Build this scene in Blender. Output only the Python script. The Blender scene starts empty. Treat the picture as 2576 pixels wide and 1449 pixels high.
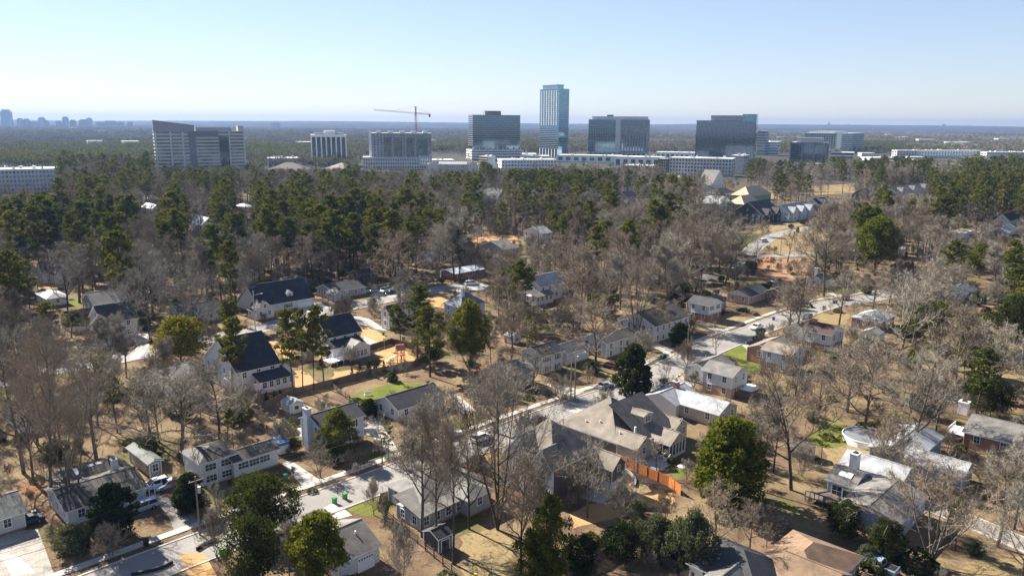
import bpy, bmesh, math, random
from mathutils import Vector, Matrix
R_ = math.radians
rnd = random.Random(7)
C = bpy.context.scene
COL = C.collection

# ------------------------------------------------------------------ camera
F = 1950.0; CAMH = 62.0; PIT = math.atan(412/F); ROLL = R_(0.38)
cd = bpy.data.cameras.new('camera'); cam = bpy.data.objects.new('camera', cd); COL.objects.link(cam)
cd.sensor_width = 36; cd.lens = F/2576*36; cd.clip_start = 1; cd.clip_end = 90000
fw = Vector((0, math.cos(PIT), -math.sin(PIT))); r0 = Vector((1, 0, 0)); u0 = r0.cross(fw)
ri = math.cos(ROLL)*r0 + math.sin(ROLL)*u0; up = -math.sin(ROLL)*r0 + math.cos(ROLL)*u0
cam.matrix_world = Matrix(((ri.x, up.x, -fw.x, 0), (ri.y, up.y, -fw.y, 0), (ri.z, up.z, -fw.z, CAMH), (0, 0, 0, 1)))
C.camera = cam

# ------------------------------------------------------------------ light
SUN_EL = 35.0
SHA = -41.0                                     # world direction in which shadows fall
sdir = Vector((-math.cos(R_(SHA))*math.cos(R_(SUN_EL)), -math.sin(R_(SHA))*math.cos(R_(SUN_EL)), math.sin(R_(SUN_EL))))
w = bpy.data.worlds.new("World"); C.world = w; w.use_nodes = True
nt = w.node_tree; bg = nt.nodes['Background']
sky = nt.nodes.new('ShaderNodeTexSky'); sky.sky_type = 'NISHITA'; sky.sun_disc = False
sky.sun_elevation = R_(SUN_EL); sky.sun_rotation = math.atan2(sdir.x, sdir.y)
sky.air_density = 1.0; sky.dust_density = 0.0; sky.ozone_density = 3.0; sky.altitude = 100
tn = nt.nodes.new('ShaderNodeMix'); tn.data_type = 'RGBA'; tn.blend_type = 'MULTIPLY'; tn.inputs[0].default_value = 1.0
tn.inputs[7].default_value = (0.85, 0.85, 0.95, 1); gm = nt.nodes.new('ShaderNodeGamma'); gm.inputs[1].default_value = 0.68
nt.links.new(sky.outputs[0], gm.inputs[0]); nt.links.new(gm.outputs[0], tn.inputs[6])
nt.links.new(tn.outputs[2], bg.inputs[0]); bg.inputs[1].default_value = 0.086
ld = bpy.data.lights.new('sun', 'SUN'); lo = bpy.data.objects.new('sun', ld); COL.objects.link(lo)
ld.energy = 5.0; ld.angle = R_(0.5); ld.color = (1.0, 0.93, 0.82)
lo.rotation_euler = sdir.to_track_quat('Z', 'Y').to_euler()
lo.location = (0, 0, 300)
C.view_settings.view_transform = 'Standard'; C.view_settings.look = 'None'
C.view_settings.exposure = 1.75; C.view_settings.gamma = 1.0
C.render.engine = 'CYCLES'
C.cycles.max_bounces = 6; C.cycles.diffuse_bounces = 2; C.cycles.glossy_bounces = 3
C.cycles.transparent_max_bounces = 8; C.cycles.volume_bounces = 0

# ------------------------------------------------------------------ pixel -> ground helpers (2576 wide photo)
def G(x, y, z=0.0):
    d = (x-1288)*ri - (y-724.5)*up + F*fw
    t = (z-CAMH)/d.z
    return Vector((d.x*t, d.y*t, z))
def PX(p):
    d = Vector(p) - Vector((0, 0, CAMH)); k = d.dot(fw)
    if k < 1: k = 1
    return (1288+F*d.dot(ri)/k, 724.5-F*d.dot(up)/k)
def bis(fn, lo_, hi_, n=50):
    a = fn(lo_)
    for _ in range(n):
        m = (lo_+hi_)/2; b = fn(m)
        if (a > 0) == (b > 0): lo_ = m
        else: hi_ = m
    return (lo_+hi_)/2
def hat(p, ytop):                                # height over ground point p seen at image row ytop
    return bis(lambda h: PX((p.x, p.y, h))[1]-ytop, 0, 400)

# ------------------------------------------------------------------ object helpers
def tag(o, label=None, cat=None, group=None, kind=None):
    if label: o['label'] = label
    if cat: o['category'] = cat
    if group: o['group'] = group
    if kind: o['kind'] = kind
    return o
def empty(name, loc, rz=0, label=None, cat=None, group=None):
    o = bpy.data.objects.new(name, None); COL.objects.link(o)
    o.location = loc; o.rotation_euler = (0, 0, rz); o.empty_display_size = 0.5
    return tag(o, label, cat, group)
def meshobj(name, me, parent=None):
    o = bpy.data.objects.new(name, me); COL.objects.link(o)
    if parent: o.parent = parent
    return o
def copy_tree(root):
    r = root.copy(); COL.objects.link(r)
    for ch in list(root.children):
        c = ch.copy(); COL.objects.link(c); c.parent = r
        for g in list(ch.children):
            d = g.copy(); COL.objects.link(d); d.parent = c
    return r
class MB:
    def __init__(s): s.v = []; s.f = []; s.m = []
    def face(s, pts, m=0):
        i = len(s.v); s.v += [tuple(p) for p in pts]; s.f.append(tuple(range(i, i+len(pts)))); s.m.append(m)
    def box(s, x0, y0, z0, x1, y1, z1, m=0):
        i = len(s.v)
        s.v += [(x0, y0, z0), (x1, y0, z0), (x1, y1, z0), (x0, y1, z0), (x0, y0, z1), (x1, y0, z1), (x1, y1, z1), (x0, y1, z1)]
        for f in ((3, 2, 1, 0), (4, 5, 6, 7), (0, 1, 5, 4), (1, 2, 6, 5), (2, 3, 7, 6), (3, 0, 4, 7)):
            s.f.append(tuple(i+k for k in f)); s.m.append(m)
    def hull8(s, b, t, m=0):                      # bottom quad, top quad
        i = len(s.v); s.v += [tuple(p) for p in b]+[tuple(p) for p in t]
        for f in ((3, 2, 1, 0), (4, 5, 6, 7), (0, 1, 5, 4), (1, 2, 6, 5), (2, 3, 7, 6), (3, 0, 4, 7)):
            s.f.append(tuple(i+k for k in f)); s.m.append(m)
    def tube(s, pts, rad, n=6, m=0, cap=True):
        base = []; a = None
        for k, p in enumerate(pts):
            p = Vector(p)
            d = (Vector(pts[min(k+1, len(pts)-1)])-Vector(pts[max(k-1, 0)]))
            if d.length < 1e-6: d = Vector((0, 0, 1))
            d.normalize()
            if a is None: a = d.orthogonal().normalized()
            a = (a-a.dot(d)*d)
            a = a.normalized() if a.length > 1e-5 else d.orthogonal().normalized()
            b = d.cross(a); r = rad[k] if isinstance(rad, (list, tuple)) else rad
            base.append(len(s.v))
            for q in range(n):
                t = 2*math.pi*q/n
                s.v.append(tuple(p+(a*math.cos(t)+b*math.sin(t))*r))
        for k in range(len(pts)-1):
            for q in range(n):
                s.f.append((base[k]+q, base[k]+(q+1) % n, base[k+1]+(q+1) % n, base[k+1]+q)); s.m.append(m)
        if cap and n > 3:
            s.f.append(tuple(base[-1]+q for q in range(n))); s.m.append(m)
            s.f.append(tuple(base[0]+q for q in reversed(range(n)))); s.m.append(m)
    def bar(s, a, b, r, n=4, m=0): s.tube([a, b], r, n, m)
    def mesh(s, name, mats, smooth=False):
        me = bpy.data.meshes.new(name); me.from_pydata(s.v, [], s.f)
        for x in (mats if isinstance(mats, (list, tuple)) else [mats]): me.materials.append(x)
        if any(s.m): me.polygons.foreach_set('material_index', s.m)
        if smooth: me.polygons.foreach_set('use_smooth', [True]*len(s.f))
        me.update(); return me
    def build(s, name, mats, parent=None, smooth=False):
        return meshobj(name, s.mesh(name, mats, smooth), parent)

# ------------------------------------------------------------------ materials
MATS = {}
def newmat(name):
    m = bpy.data.materials.new(name); m.use_nodes = True
    return m, m.node_tree.nodes, m.node_tree.links, m.node_tree.nodes['Principled BSDF']
def mix(N, L, fac, a, b, t='MIX'):
    x = N.new('ShaderNodeMix'); x.data_type = 'RGBA'; x.blend_type = t
    for sock, v in ((x.inputs[0], fac), (x.inputs[6], a), (x.inputs[7], b)):
        if hasattr(v, 'is_output'): L.new(v, sock)
        elif isinstance(v, (int, float)): sock.default_value = v
        else: sock.default_value = (*v[:3], 1)
    return x.outputs[2]
def noise(N, L, scale, detail=3, vec=None, rough=0.55):
    n = N.new('ShaderNodeTexNoise'); n.inputs['Scale'].default_value = scale; n.inputs['Detail'].default_value = detail
    n.inputs['Roughness'].default_value = rough
    if vec: L.new(vec, n.inputs['Vector'])
    return n.outputs[0]
def ramp(N, L, src, a, b):
    r = N.new('ShaderNodeMapRange'); r.inputs[1].default_value = a; r.inputs[2].default_value = b
    r.clamp = True; L.new(src, r.inputs[0]); return r.outputs[0]
def pos(N): return N.new('ShaderNodeNewGeometry').outputs['Position']
def M(key, col, rough=0.8, var=0.25, scale=1.5, fine=None, metal=0.0, spec=0.3, bump=0.0, col2=None, world=True):
    if key in MATS: return MATS[key]
    m, N, L, B = newmat(key)
    vec = pos(N) if world else N.new('ShaderNodeTexCoord').outputs['Object']
    c1 = tuple(max(0, c*(1-var)) for c in col); c2 = col2 or tuple(min(1, c*(1+var)) for c in col)
    o = mix(N, L, ramp(N, L, noise(N, L, scale, 4, vec), 0.3, 0.7), c1, c2)
    if fine:
        o = mix(N, L, ramp(N, L, noise(N, L, fine, 2, vec), 0.3, 0.7), o, mix(N, L, 1.0, o, (0.6, 0.6, 0.6), 'MULTIPLY'))
    L.new(o, B.inputs['Base Color']); B.inputs['Roughness'].default_value = rough
    B.inputs['Metallic'].default_value = metal; B.inputs['Specular IOR Level'].default_value = spec
    if bump:
        b = N.new('ShaderNodeBump'); b.inputs[0].default_value = bump; b.inputs[1].default_value = 0.1
        L.new(noise(N, L, scale*8, 3, vec), b.inputs['Height']); L.new(b.outputs[0], B.inputs['Normal'])
    MATS[key] = m; return m
def roofmat(key, col):
    """shingles: courses, patchy weathering"""
    if key in MATS: return MATS[key]
    m, N, L, B = newmat(key)
    v = N.new('ShaderNodeTexCoord').outputs['Object']
    n1 = ramp(N, L, noise(N, L, 0.5, 4, v), 0.3, 0.7); n2 = ramp(N, L, noise(N, L, 5, 3, v), 0.25, 0.75)
    n3 = ramp(N, L, noise(N, L, 22, 2, v), 0.3, 0.7)
    o = mix(N, L, n1, tuple(c*0.66 for c in col), tuple(c*1.3 for c in col))
    o = mix(N, L, n2, o, mix(N, L, 1.0, o, (0.75, 0.74, 0.72), 'MULTIPLY'))
    o = mix(N, L, n3, o, mix(N, L, 1.0, o, (0.7, 0.7, 0.7), 'MULTIPLY'))
    L.new(o, B.inputs['Base Color']); B.inputs['Roughness'].default_value = 0.75
    B.inputs['Specular IOR Level'].default_value = 0.35
    wv = N.new('ShaderNodeTexWave'); wv.bands_direction = 'Z'; wv.wave_profile = 'SAW'; wv.inputs['Scale'].default_value = 2.2
    L.new(v, wv.inputs[0]); b = N.new('ShaderNodeBump'); b.inputs[0].default_value = 0.5; b.inputs[1].default_value = 0.05
    L.new(wv.outputs[1], b.inputs['Height']); L.new(b.outputs[0], B.inputs['Normal'])
    MATS[key] = m; return m
def sidmat(key, col, direction='Z', scale=2.6):
    if key in MATS: return MATS[key]
    m, N, L, B = newmat(key)
    v = N.new('ShaderNodeTexCoord').outputs['Object']
    o = mix(N, L, ramp(N, L, noise(N, L, 0.8, 4, v), 0.3, 0.7), tuple(c*0.85 for c in col), col)
    wv = N.new('ShaderNodeTexWave'); wv.bands_direction = direction; wv.wave_profile = 'SAW'; wv.inputs['Scale'].default_value = scale
    L.new(v, wv.inputs[0])
    o = mix(N, L, ramp(N, L, wv.outputs[1], 0.85, 1.0), o, mix(N, L, 1.0, o, (0.6, 0.6, 0.62), 'MULTIPLY'))
    L.new(o, B.inputs['Base Color']); B.inputs['Roughness'].default_value = 0.7
    MATS[key] = m; return m
def brickmat(key, c1, c2):
    if key in MATS: return MATS[key]
    m, N, L, B = newmat(key)
    v = N.new('ShaderNodeTexCoord').outputs['Object']
    o = mix(N, L, ramp(N, L, noise(N, L, 9, 4, v), 0.35, 0.65), c1, c2)
    wv = N.new('ShaderNodeTexWave'); wv.bands_direction = 'Z'; wv.wave_profile = 'SAW'; wv.inputs['Scale'].default_value = 4
    L.new(v, wv.inputs[0])
    o = mix(N, L, ramp(N, L, wv.outputs[1], 0.8, 1.0), o, (0.35, 0.3, 0.26))
    L.new(o, B.inputs['Base Color']); B.inputs['Roughness'].default_value = 0.9
    MATS[key] = m; return m
def leafmat(key, ca, cb, trans=0.3, yellow=None):
    m, N, L, B = newmat(key)
    oi = N.new('ShaderNodeObjectInfo').outputs['Random']
    v = pos(N)
    o = mix(N, L, ramp(N, L, noise(N, L, 0.6, 3, v), 0.35, 0.65), ca, cb)
    o = mix(N, L, ramp(N, L, noise(N, L, 6, 2, v), 0.3, 0.7), o, mix(N, L, 1.0, o, (0.55, 0.6, 0.55), 'MULTIPLY'))
    o = mix(N, L, oi, mix(N, L, 1.0, o, (0.72, 0.82, 0.9), 'MULTIPLY'), mix(N, L, 1.0, o, (1.3, 1.15, 0.9), 'MULTIPLY'))
    d = N.new('ShaderNodeBsdfDiffuse'); t = N.new('ShaderNodeBsdfTranslucent'); ms = N.new('ShaderNodeMixShader')
    L.new(o, d.inputs[0]); L.new(mix(N, L, 1.0, o, (1.2, 1.2, 0.6), 'MULTIPLY'), t.inputs[0])
    ms.inputs[0].default_value = trans; L.new(d.outputs[0], ms.inputs[1]); L.new(t.outputs[0], ms.inputs[2])
    N.remove(B); L.new(ms.outputs[0], N['Material Output'].inputs[0])
    MATS[key] = m; return m
def barkmat(key, ca, cb):
    m, N, L, B = newmat(key)
    oi = N.new('ShaderNodeObjectInfo').outputs['Random']; v = pos(N)
    o = mix(N, L, ramp(N, L, noise(N, L, 3, 3, v), 0.35, 0.65), ca, cb)
    cr = N.new('ShaderNodeValToRGB'); L.new(oi, cr.inputs[0])
    e = cr.color_ramp.elements; e[0].position = 0; e[0].color = (0.48, 0.44, 0.39, 1); e[1].position = 1; e[1].color = (1.2, 1.16, 1.08, 1)
    k = e.new(0.35); k.color = (0.92, 0.8, 0.7, 1); k = e.new(0.7); k.color = (0.82, 0.83, 0.80, 1)
    o = mix(N, L, 1.0, o, cr.outputs[0], 'MULTIPLY')
    L.new(o, B.inputs['Base Color']); B.inputs['Roughness'].default_value = 0.95; B.inputs['Specular IOR Level'].default_value = 0.1
    MATS[key] = m; return m
def glassmat(key, col, rough=0.06, metal=0.9, bump=0.15, grid=None):
    m, N, L, B = newmat(key)
    v = N.new('ShaderNodeTexCoord').outputs['Object']
    o = mix(N, L, ramp(N, L, noise(N, L, 0.25, 2, v), 0.4, 0.6), tuple(c*0.75 for c in col), col)
    L.new(o, B.inputs['Base Color']); B.inputs['Roughness'].default_value = rough; B.inputs['Metallic'].default_value = metal
    b = N.new('ShaderNodeBump'); b.inputs[0].default_value = bump; b.inputs[1].default_value = 0.05
    L.new(noise(N, L, 0.5, 2, v), b.inputs['Height']); L.new(b.outputs[0], B.inputs['Normal'])
    MATS[key] = m; return m

glassmat('win_glass', (0.06, 0.075, 0.09), 0.15, 0.3, 0.05)
glassmat('tower_glass', (0.17, 0.31, 0.41), 0.05, 0.95, 0.1)
glassmat('dark_glass', (0.10, 0.16, 0.21), 0.06, 0.9, 0.12)
glassmat('grey_glass', (0.17, 0.23, 0.30), 0.06, 0.9, 0.12)
glassmat('car_glass', (0.03, 0.035, 0.04), 0.1, 0.2, 0.0)
barkmat('bark', (0.07, 0.06, 0.05), (0.15, 0.132, 0.112))
barkmat('twig', (0.185, 0.168, 0.14), (0.39, 0.355, 0.30))
barkmat('pine_bark', (0.08, 0.06, 0.045), (0.15, 0.11, 0.085))
leafmat('pine_leaf', (0.06, 0.078, 0.02), (0.155, 0.15, 0.034))
leafmat('bright_leaf', (0.09, 0.108, 0.016), (0.21, 0.20, 0.032))
leafmat('yellow_leaf', (0.22, 0.18, 0.015), (0.36, 0.27, 0.03))
leafmat('dark_leaf', (0.028, 0.044, 0.016), (0.068, 0.08, 0.03))
leafmat('cedar_leaf', (0.075, 0.09, 0.02), (0.18, 0.17, 0.03))
leafmat('grey_leaf', (0.07, 0.09, 0.06), (0.13, 0.14, 0.10))
leafmat('ivy_leaf', (0.03, 0.06, 0.015), (0.09, 0.11, 0.03))

# ================================================================== GROUND
def ground_mat():
    m, N, L, B = newmat('ground_earth')
    v = pos(N)
    n_big = ramp(N, L, noise(N, L, 0.02, 3, v), 0.42, 0.58)
    n_mid = ramp(N, L, noise(N, L, 0.11, 4, v), 0.40, 0.60)
    n_f = ramp(N, L, noise(N, L, 1.3, 5, v, 0.7), 0.3, 0.7)
    n_ff = ramp(N, L, noise(N, L, 9, 3, v, 0.7), 0.25, 0.75)
    a = mix(N, L, n_f, (0.095, 0.062, 0.042), (0.20, 0.135, 0.088))       # leaf litter
    b = mix(N, L, n_f, (0.17, 0.125, 0.07), (0.30, 0.225, 0.13))           # dry grass
    g = mix(N, L, n_f, (0.085, 0.095, 0.03), (0.16, 0.14, 0.06))          # thin green
    o = mix(N, L, n_mid, a, b)
    o = mix(N, L, ramp(N, L, noise(N, L, 0.06, 3, v), 0.55, 0.66), o, g)
    o = mix(N, L, ramp(N, L, noise(N, L, 0.045, 2, v), 0.36, 0.30), o, (0.26, 0.12, 0.06))
    o = mix(N, L, n_ff, o, mix(N, L, 1.0, o, (0.62, 0.6, 0.58), 'MULTIPLY'))
    sp = N.new('ShaderNodeSeparateXYZ'); L.new(v, sp.inputs[0])
    far = ramp(N, L, sp.outputs[1], 420, 900)
    wood = mix(N, L, ramp(N, L, noise(N, L, 0.0022, 6, v, 0.65), 0.40, 0.62), (0.095, 0.08, 0.066), (0.05, 0.055, 0.04))
    wood = mix(N, L, ramp(N, L, noise(N, L, 0.03, 4, v), 0.3, 0.7), wood, mix(N, L, 1.0, wood, (0.5, 0.52, 0.5), 'MULTIPLY'))
    o = mix(N, L, far, o, wood)
    L.new(o, B.inputs['Base Color']); B.inputs['Roughness'].default_value = 1.0; B.inputs['Specular IOR Level'].default_value = 0.05
    MATS['ground'] = m; return m
mb = MB(); mb.box(-14200, -6000, -3, 14200, 14200, 0)
tag(mb.build('ground', ground_mat()), kind='structure')

def hillmat():
    m, N, L, B = newmat('far_hills'); v = pos(N)
    o = mix(N, L, ramp(N, L, noise(N, L, 0.002, 6, v, 0.65), 0.4, 0.6), (0.07, 0.06, 0.05), (0.03, 0.042, 0.028))
    L.new(o, B.inputs['Base Color']); B.inputs['Roughness'].default_value = 1; B.inputs['Specular IOR Level'].default_value = 0
    return m
HM = hillmat()
def ridge(y0, h0, h1, seed, width=1400):
    r = random.Random(seed); b = MB(); n = 260; X = min(14000, y0*0.85+2500)
    ph = [(r.uniform(0, 6.28), r.uniform(.6, 1.6)) for _ in range(7)]
    prof = []
    for i in range(n+1):
        x = -X+2*X*i/n; t = i/n*14
        h = sum(math.sin(t*k*(1+j*0.9)+p)*(1/(1+j*.8)) for j, (p, k) in enumerate(ph))
        prof.append((x, h0+(h1-h0)*(0.5+0.22*h)+r.uniform(-1, 1)*(h1-h0)*0.05))
    for i in range(n):
        (xa, ha), (xb, hb) = prof[i], prof[i+1]
        ca = [(xa, y0-width, -0.5), (xa, y0-width*.35, ha*.7), (xa, y0, ha), (xa, y0+width*.6, ha*.6), (xa, y0+width, -0.5)]
        cb = [(xb, y0-width, -0.5), (xb, y0-width*.35, hb*.7), (xb, y0, hb), (xb, y0+width*.6, hb*.6), (xb, y0+width, -0.5)]
        for k in range(4): b.face([ca[k], cb[k], cb[k+1], ca[k+1]])
    tag(b.build('hills', HM, smooth=True), kind='structure')
ridge(5600, 4, 20, 7, 800); ridge(7800, 18, 42, 1); ridge(9800, 38, 60, 3); ridge(12500, 66, 92, 2)

# ---- surfaces
asph = M('asphalt', (0.27, 0.25, 0.228), 0.9, 0.13, 0.12, fine=14)
conc = M('concrete', (0.50, 0.46, 0.41), 0.9, 0.12, 0.5, fine=5)
lawnm = M('lawn_green', (0.13, 0.17, 0.03), 1.0, 0.35, 0.35, fine=5, spec=0.05, col2=(0.20, 0.20, 0.06))
drym = M('lawn_dry', (0.36, 0.27, 0.13), 1.0, 0.2, 0.3, fine=5, spec=0.05, col2=(0.42, 0.34, 0.19))
strawm = M('pine_straw', (0.62, 0.36, 0.15), 1.0, 0.14, 0.3, fine=4, spec=0.05, col2=(0.62, 0.42, 0.22))
litterm = M('leaf_litter', (0.20, 0.135, 0.09), 1.0, 0.3, 0.4, fine=6, spec=0.05, col2=(0.30, 0.22, 0.15))
clay = M('red_clay', (0.46, 0.17, 0.07), 1.0, 0.25, 0.15, fine=3, spec=0.05, col2=(0.62, 0.36, 0.2))
mulch = M('dark_mulch', (0.045, 0.03, 0.025), 1.0, 0.3, 0.6, fine=5, spec=0.05)
gravel = M('pale_gravel', (0.38, 0.35, 0.31), 1.0, 0.2, 0.6, fine=5, spec=0.05)
def grassy(key, c1, c2, worn, wf=(.52, .64)):
    m, N, L, B = newmat(key); v = pos(N)
    o = mix(N, L, ramp(N, L, noise(N, L, 0.25, 4, v), 0.35, 0.65), c1, c2)
    o = mix(N, L, ramp(N, L, noise(N, L, 0.9, 5, v, .65), *wf), o, worn)
    o = mix(N, L, ramp(N, L, noise(N, L, 2.8, 4, v, .7), 0.3, 0.7), o, mix(N, L, 1.0, o, (.68, .66, .64), 'MULTIPLY'))
    o = mix(N, L, ramp(N, L, noise(N, L, 11, 3, v, .7), 0.3, 0.7), o, mix(N, L, 1.0, o, (.62, .6, .58), 'MULTIPLY'))
    L.new(o, B.inputs['Base Color']); B.inputs['Roughness'].default_value = 1; B.inputs['Specular IOR Level'].default_value = .05
    b = N.new('ShaderNodeBump'); b.inputs[0].default_value = .5; b.inputs[1].default_value = .1; L.new(noise(N, L, 7, 4, v, .7), b.inputs['Height']); L.new(b.outputs[0], B.inputs['Normal'])
    MATS[key] = m; return m
lawnm = grassy('lawn_grass', (.13, .17, .03), (.20, .21, .05), (.26, .21, .11), (.56, .7))
drym = grassy('dry_grass', (.30, .23, .115), (.36, .28, .15), (.20, .14, .09))
litterm = grassy('litter_floor', (.17, .115, .075), (.27, .19, .125), (.12, .085, .06))
strawm = grassy('straw_mulch', (.55, .32, .14), (.60, .39, .20), (.42, .26, .14), (.6, .72))
clay = grassy('clay_soil', (.36, .17, .10), (.46, .32, .20), (.24, .14, .09))
CLEARW = []           # world polygons where no random tree may stand
def patch(name, pts, mat, z, ragged=0.0, clear=True, kind='structure'):
    P = [G(*p) for p in pts]; out = []
    for i, a in enumerate(P):
        b = P[(i+1) % len(P)]; n = max(1, int((b-a).length/1.6)) if ragged else 1
        nr = Vector((-(b-a).y, (b-a).x, 0)); nr = nr.normalized() if nr.length else nr
        for k in range(n):
            q = a.lerp(b, k/n)+nr*(rnd.uniform(-ragged, ragged) if k else 0)
            out.append((q.x, q.y, z))
    if clear: CLEARW.append([(p.x, p.y) for p in P])
    b = MB(); b.face(out); o = b.build(name, mat); tag(o, kind=kind)
    bm = bmesh.new(); bm.from_mesh(o.data); bmesh.ops.triangulate(bm, faces=bm.faces)
    for f in bm.faces:
        if f.normal.z < 0: f.normal_flip()
    bm.to_mesh(o.data); bm.free(); return o
def smooth_line(P, n=6):
    out = []
    for i in range(len(P)-1):
        p0 = P[max(i-1, 0)]; p1 = P[i]; p2 = P[i+1]; p3 = P[min(i+2, len(P)-1)]
        for k in range(n):
            t = k/n
            out.append(0.5*((2*p1)+(-p0+p2)*t+(2*p0-5*p1+4*p2-p3)*t*t+(-p0+3*p1-3*p2+p3)*t**3))
    out.append(P[-1]); return out
def offs(P, d):
    out = []
    for i, p in enumerate(P):
        t = (P[min(i+1, len(P)-1)]-P[max(i-1, 0)]).normalized(); out.append(p+Vector((-t.y, t.x, 0))*d)
    return out
def strip(name, P, d0, d1, z0, z1, mat, clear=True):
    a = offs(P, d0); b = offs(P, d1); m = MB()
    for i in range(len(P)-1):
        if z1-z0 < 0.02:
            m.face([(a[i].x, a[i].y, z1), (a[i+1].x, a[i+1].y, z1), (b[i+1].x, b[i+1].y, z1), (b[i].x, b[i].y, z1)])
        else:
            m.hull8([(a[i].x, a[i].y, z0), (a[i+1].x, a[i+1].y, z0), (b[i+1].x, b[i+1].y, z0), (b[i].x, b[i].y, z0)],
                    [(a[i].x, a[i].y, z1), (a[i+1].x, a[i+1].y, z1), (b[i+1].x, b[i+1].y, z1), (b[i].x, b[i].y, z1)])
    if clear:
        for i in range(len(P)-1):
            CLEARW.append([(q.x, q.y) for q in (a[i], a[i+1], b[i+1], b[i])])
    return tag(m.build(name, mat), kind='structure')
def road(pix, width, walk=None, verge=1.6, world=None):
    P = smooth_line([G(*p) for p in pix]) if world is None else smooth_line([Vector((*p, 0)) for p in world])
    strip('road', P, -width/2, width/2, 0.03, 0.034, asph)
    for s in (-1, 1):
        a, b = sorted((s*width/2, s*(width/2+0.35))); strip('kerb', P, a, b, 0, 0.13, conc, False)
    if walk:
        a = width/2+0.35+verge; strip('pavement', P, a, a+1.5, 0, 0.12, conc)
        strip('verge', P, width/2+0.35, a, 0.0, 0.008, litterm, False)
# main street: pavement lies on its upper-left side (left of travel direction)
def mainline():
    # pavement centre points -> street centre offset to the right by (1.5/2+1.6+.35+w/2)
    W = 8.4
    pw = [G(*p) for p in ((60, 1476), (480, 1325), (905, 1178), (1185, 1078), (1430, 992), (1560, 950), (1700, 878), (2000, 768), (2110, 747), (2240, 727), (2380, 706))]
    pw = [pw[0]+(pw[0]-pw[1])*1.2]+pw
    return offs(pw, -(0.75+1.6+0.35+W/2)), W
P0, W0 = mainline(); P0 = smooth_line(P0, 4)
strip('road', P0, -W0/2, W0/2, 0.03, 0.034, asph)
strip('kerb', P0, W0/2, W0/2+.35, 0, .13, conc, False); strip('kerb', P0, -W0/2-.35, -W0/2, 0, .13, conc, False)
strip('verge', P0, W0/2+.35, W0/2+1.95, 0, 0.008, litterm, False)
strip('pavement', P0, W0/2+1.95, W0/2+3.45, 0, 0.12, conc)
road([(-120, 985), (0, 962), (150, 928), (300, 903), (480, 862), (640, 830), (800, 790), (1000, 748), (1120, 726), (1215, 716)], 8.0)
road([(1840, 690), (1885, 640), (1905, 618), (1950, 592), (2010, 578), (2090, 566)], 8.0)
road([(1690, 655), (1860, 647), (2050, 640), (2330, 618)], 7.0)
road([(2330, 1268), (2430, 1308), (2580, 1372), (2640, 1400)], 4.2)
road([(60, 560), (340, 556), (560, 540), (700, 560)], 6.5)
road([(2140, 552), (2280, 520), (2360, 500)], 6.5)
# driveways
dz = 0.038
for pts, mt in (
    ([(708, 1164), (731, 1158), (812, 1212), (764, 1226)], conc),
    ([(806, 1283), (842, 1262), (886, 1296), (850, 1306)], conc),
    ([(915, 1058), (958, 1060), (1000, 1130), (972, 1142), (938, 1098), (912, 1090)], conc),
    ([(738, 1075), (765, 1078), (768, 1098), (758, 1100)], conc),
    ([(1126, 990), (1150, 992), (1200, 1034), (1168, 1044)], conc),
    ([(668, 880), (730, 917), (700, 930), (684, 926)], conc),
    ([(916, 846), (950, 862), (944, 872), (914, 872)], conc),
    ([(882, 792), (928, 802), (974, 832), (940, 828), (896, 812)], conc),
    ([(786, 762), (806, 760), (830, 775), (770, 790), (752, 778)], conc),
    ([(930, 735), (1000, 722), (1030, 728), (1000, 748), (950, 745)], conc),
    ([(330, 840), (372, 835), (376, 870), (352, 900), (325, 905), (345, 872)], conc),
    ([(1140, 722), (1215, 712), (1230, 718), (1220, 730), (1150, 735)], conc),
    ([(1755, 815), (1765, 812), (1840, 836), (1826, 845)], conc),
    ([(1595, 850), (1615, 848), (1722, 892), (1702, 903)], conc),
    ([(2080, 738), (2090, 736), (2140, 747), (2125, 753)], conc),
    ([(1990, 822), (2025, 822), (2030, 828), (2000, 830)], conc),
    ([(1905, 905), (1925, 905), (1875, 862), (1865, 866)], conc),
    ([(1430, 1034), (1500, 1050), (1535, 1032), (1470, 1018)], conc),
    ([(1375, 965), (1420, 970), (1470, 985), (1440, 998), (1380, 980)], conc),
    ([(372, 1235), (450, 1262), (500, 1310), (440, 1340), (425, 1300), (395, 1265)], asph),
    ([(320, 1265), (400, 1240), (410, 1262), (345, 1300)], asph),
    ([(-10, 1340), (95, 1330), (135, 1440), (120, 1500), (-30, 1500)], gravel),
    ([(0, 1395), (40, 1395), (90, 1440), (30, 1449)], conc),
    ([(450, 1395), (510, 1388), (560, 1470), (500, 1500)], strawm),
    ([(1650, 965), (1770, 940), (1790, 960), (1690, 985)], gravel),
    ([(1500, 1130), (1560, 1118), (1660, 1170), (1610, 1190)], conc),
    ([(1480, 1222), (1545, 1245), (1515, 1268), (1460, 1252)], conc),
    ([(1700, 440), (1760, 436), (1762, 442), (1705, 446)], conc),
    ([(2370, 478), (2410, 472), (2420, 494), (2365, 496)], gravel),
    ): patch('driveway', pts, mt, dz); dz = 0.038+((dz-0.038+0.004) % 0.02)
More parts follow.
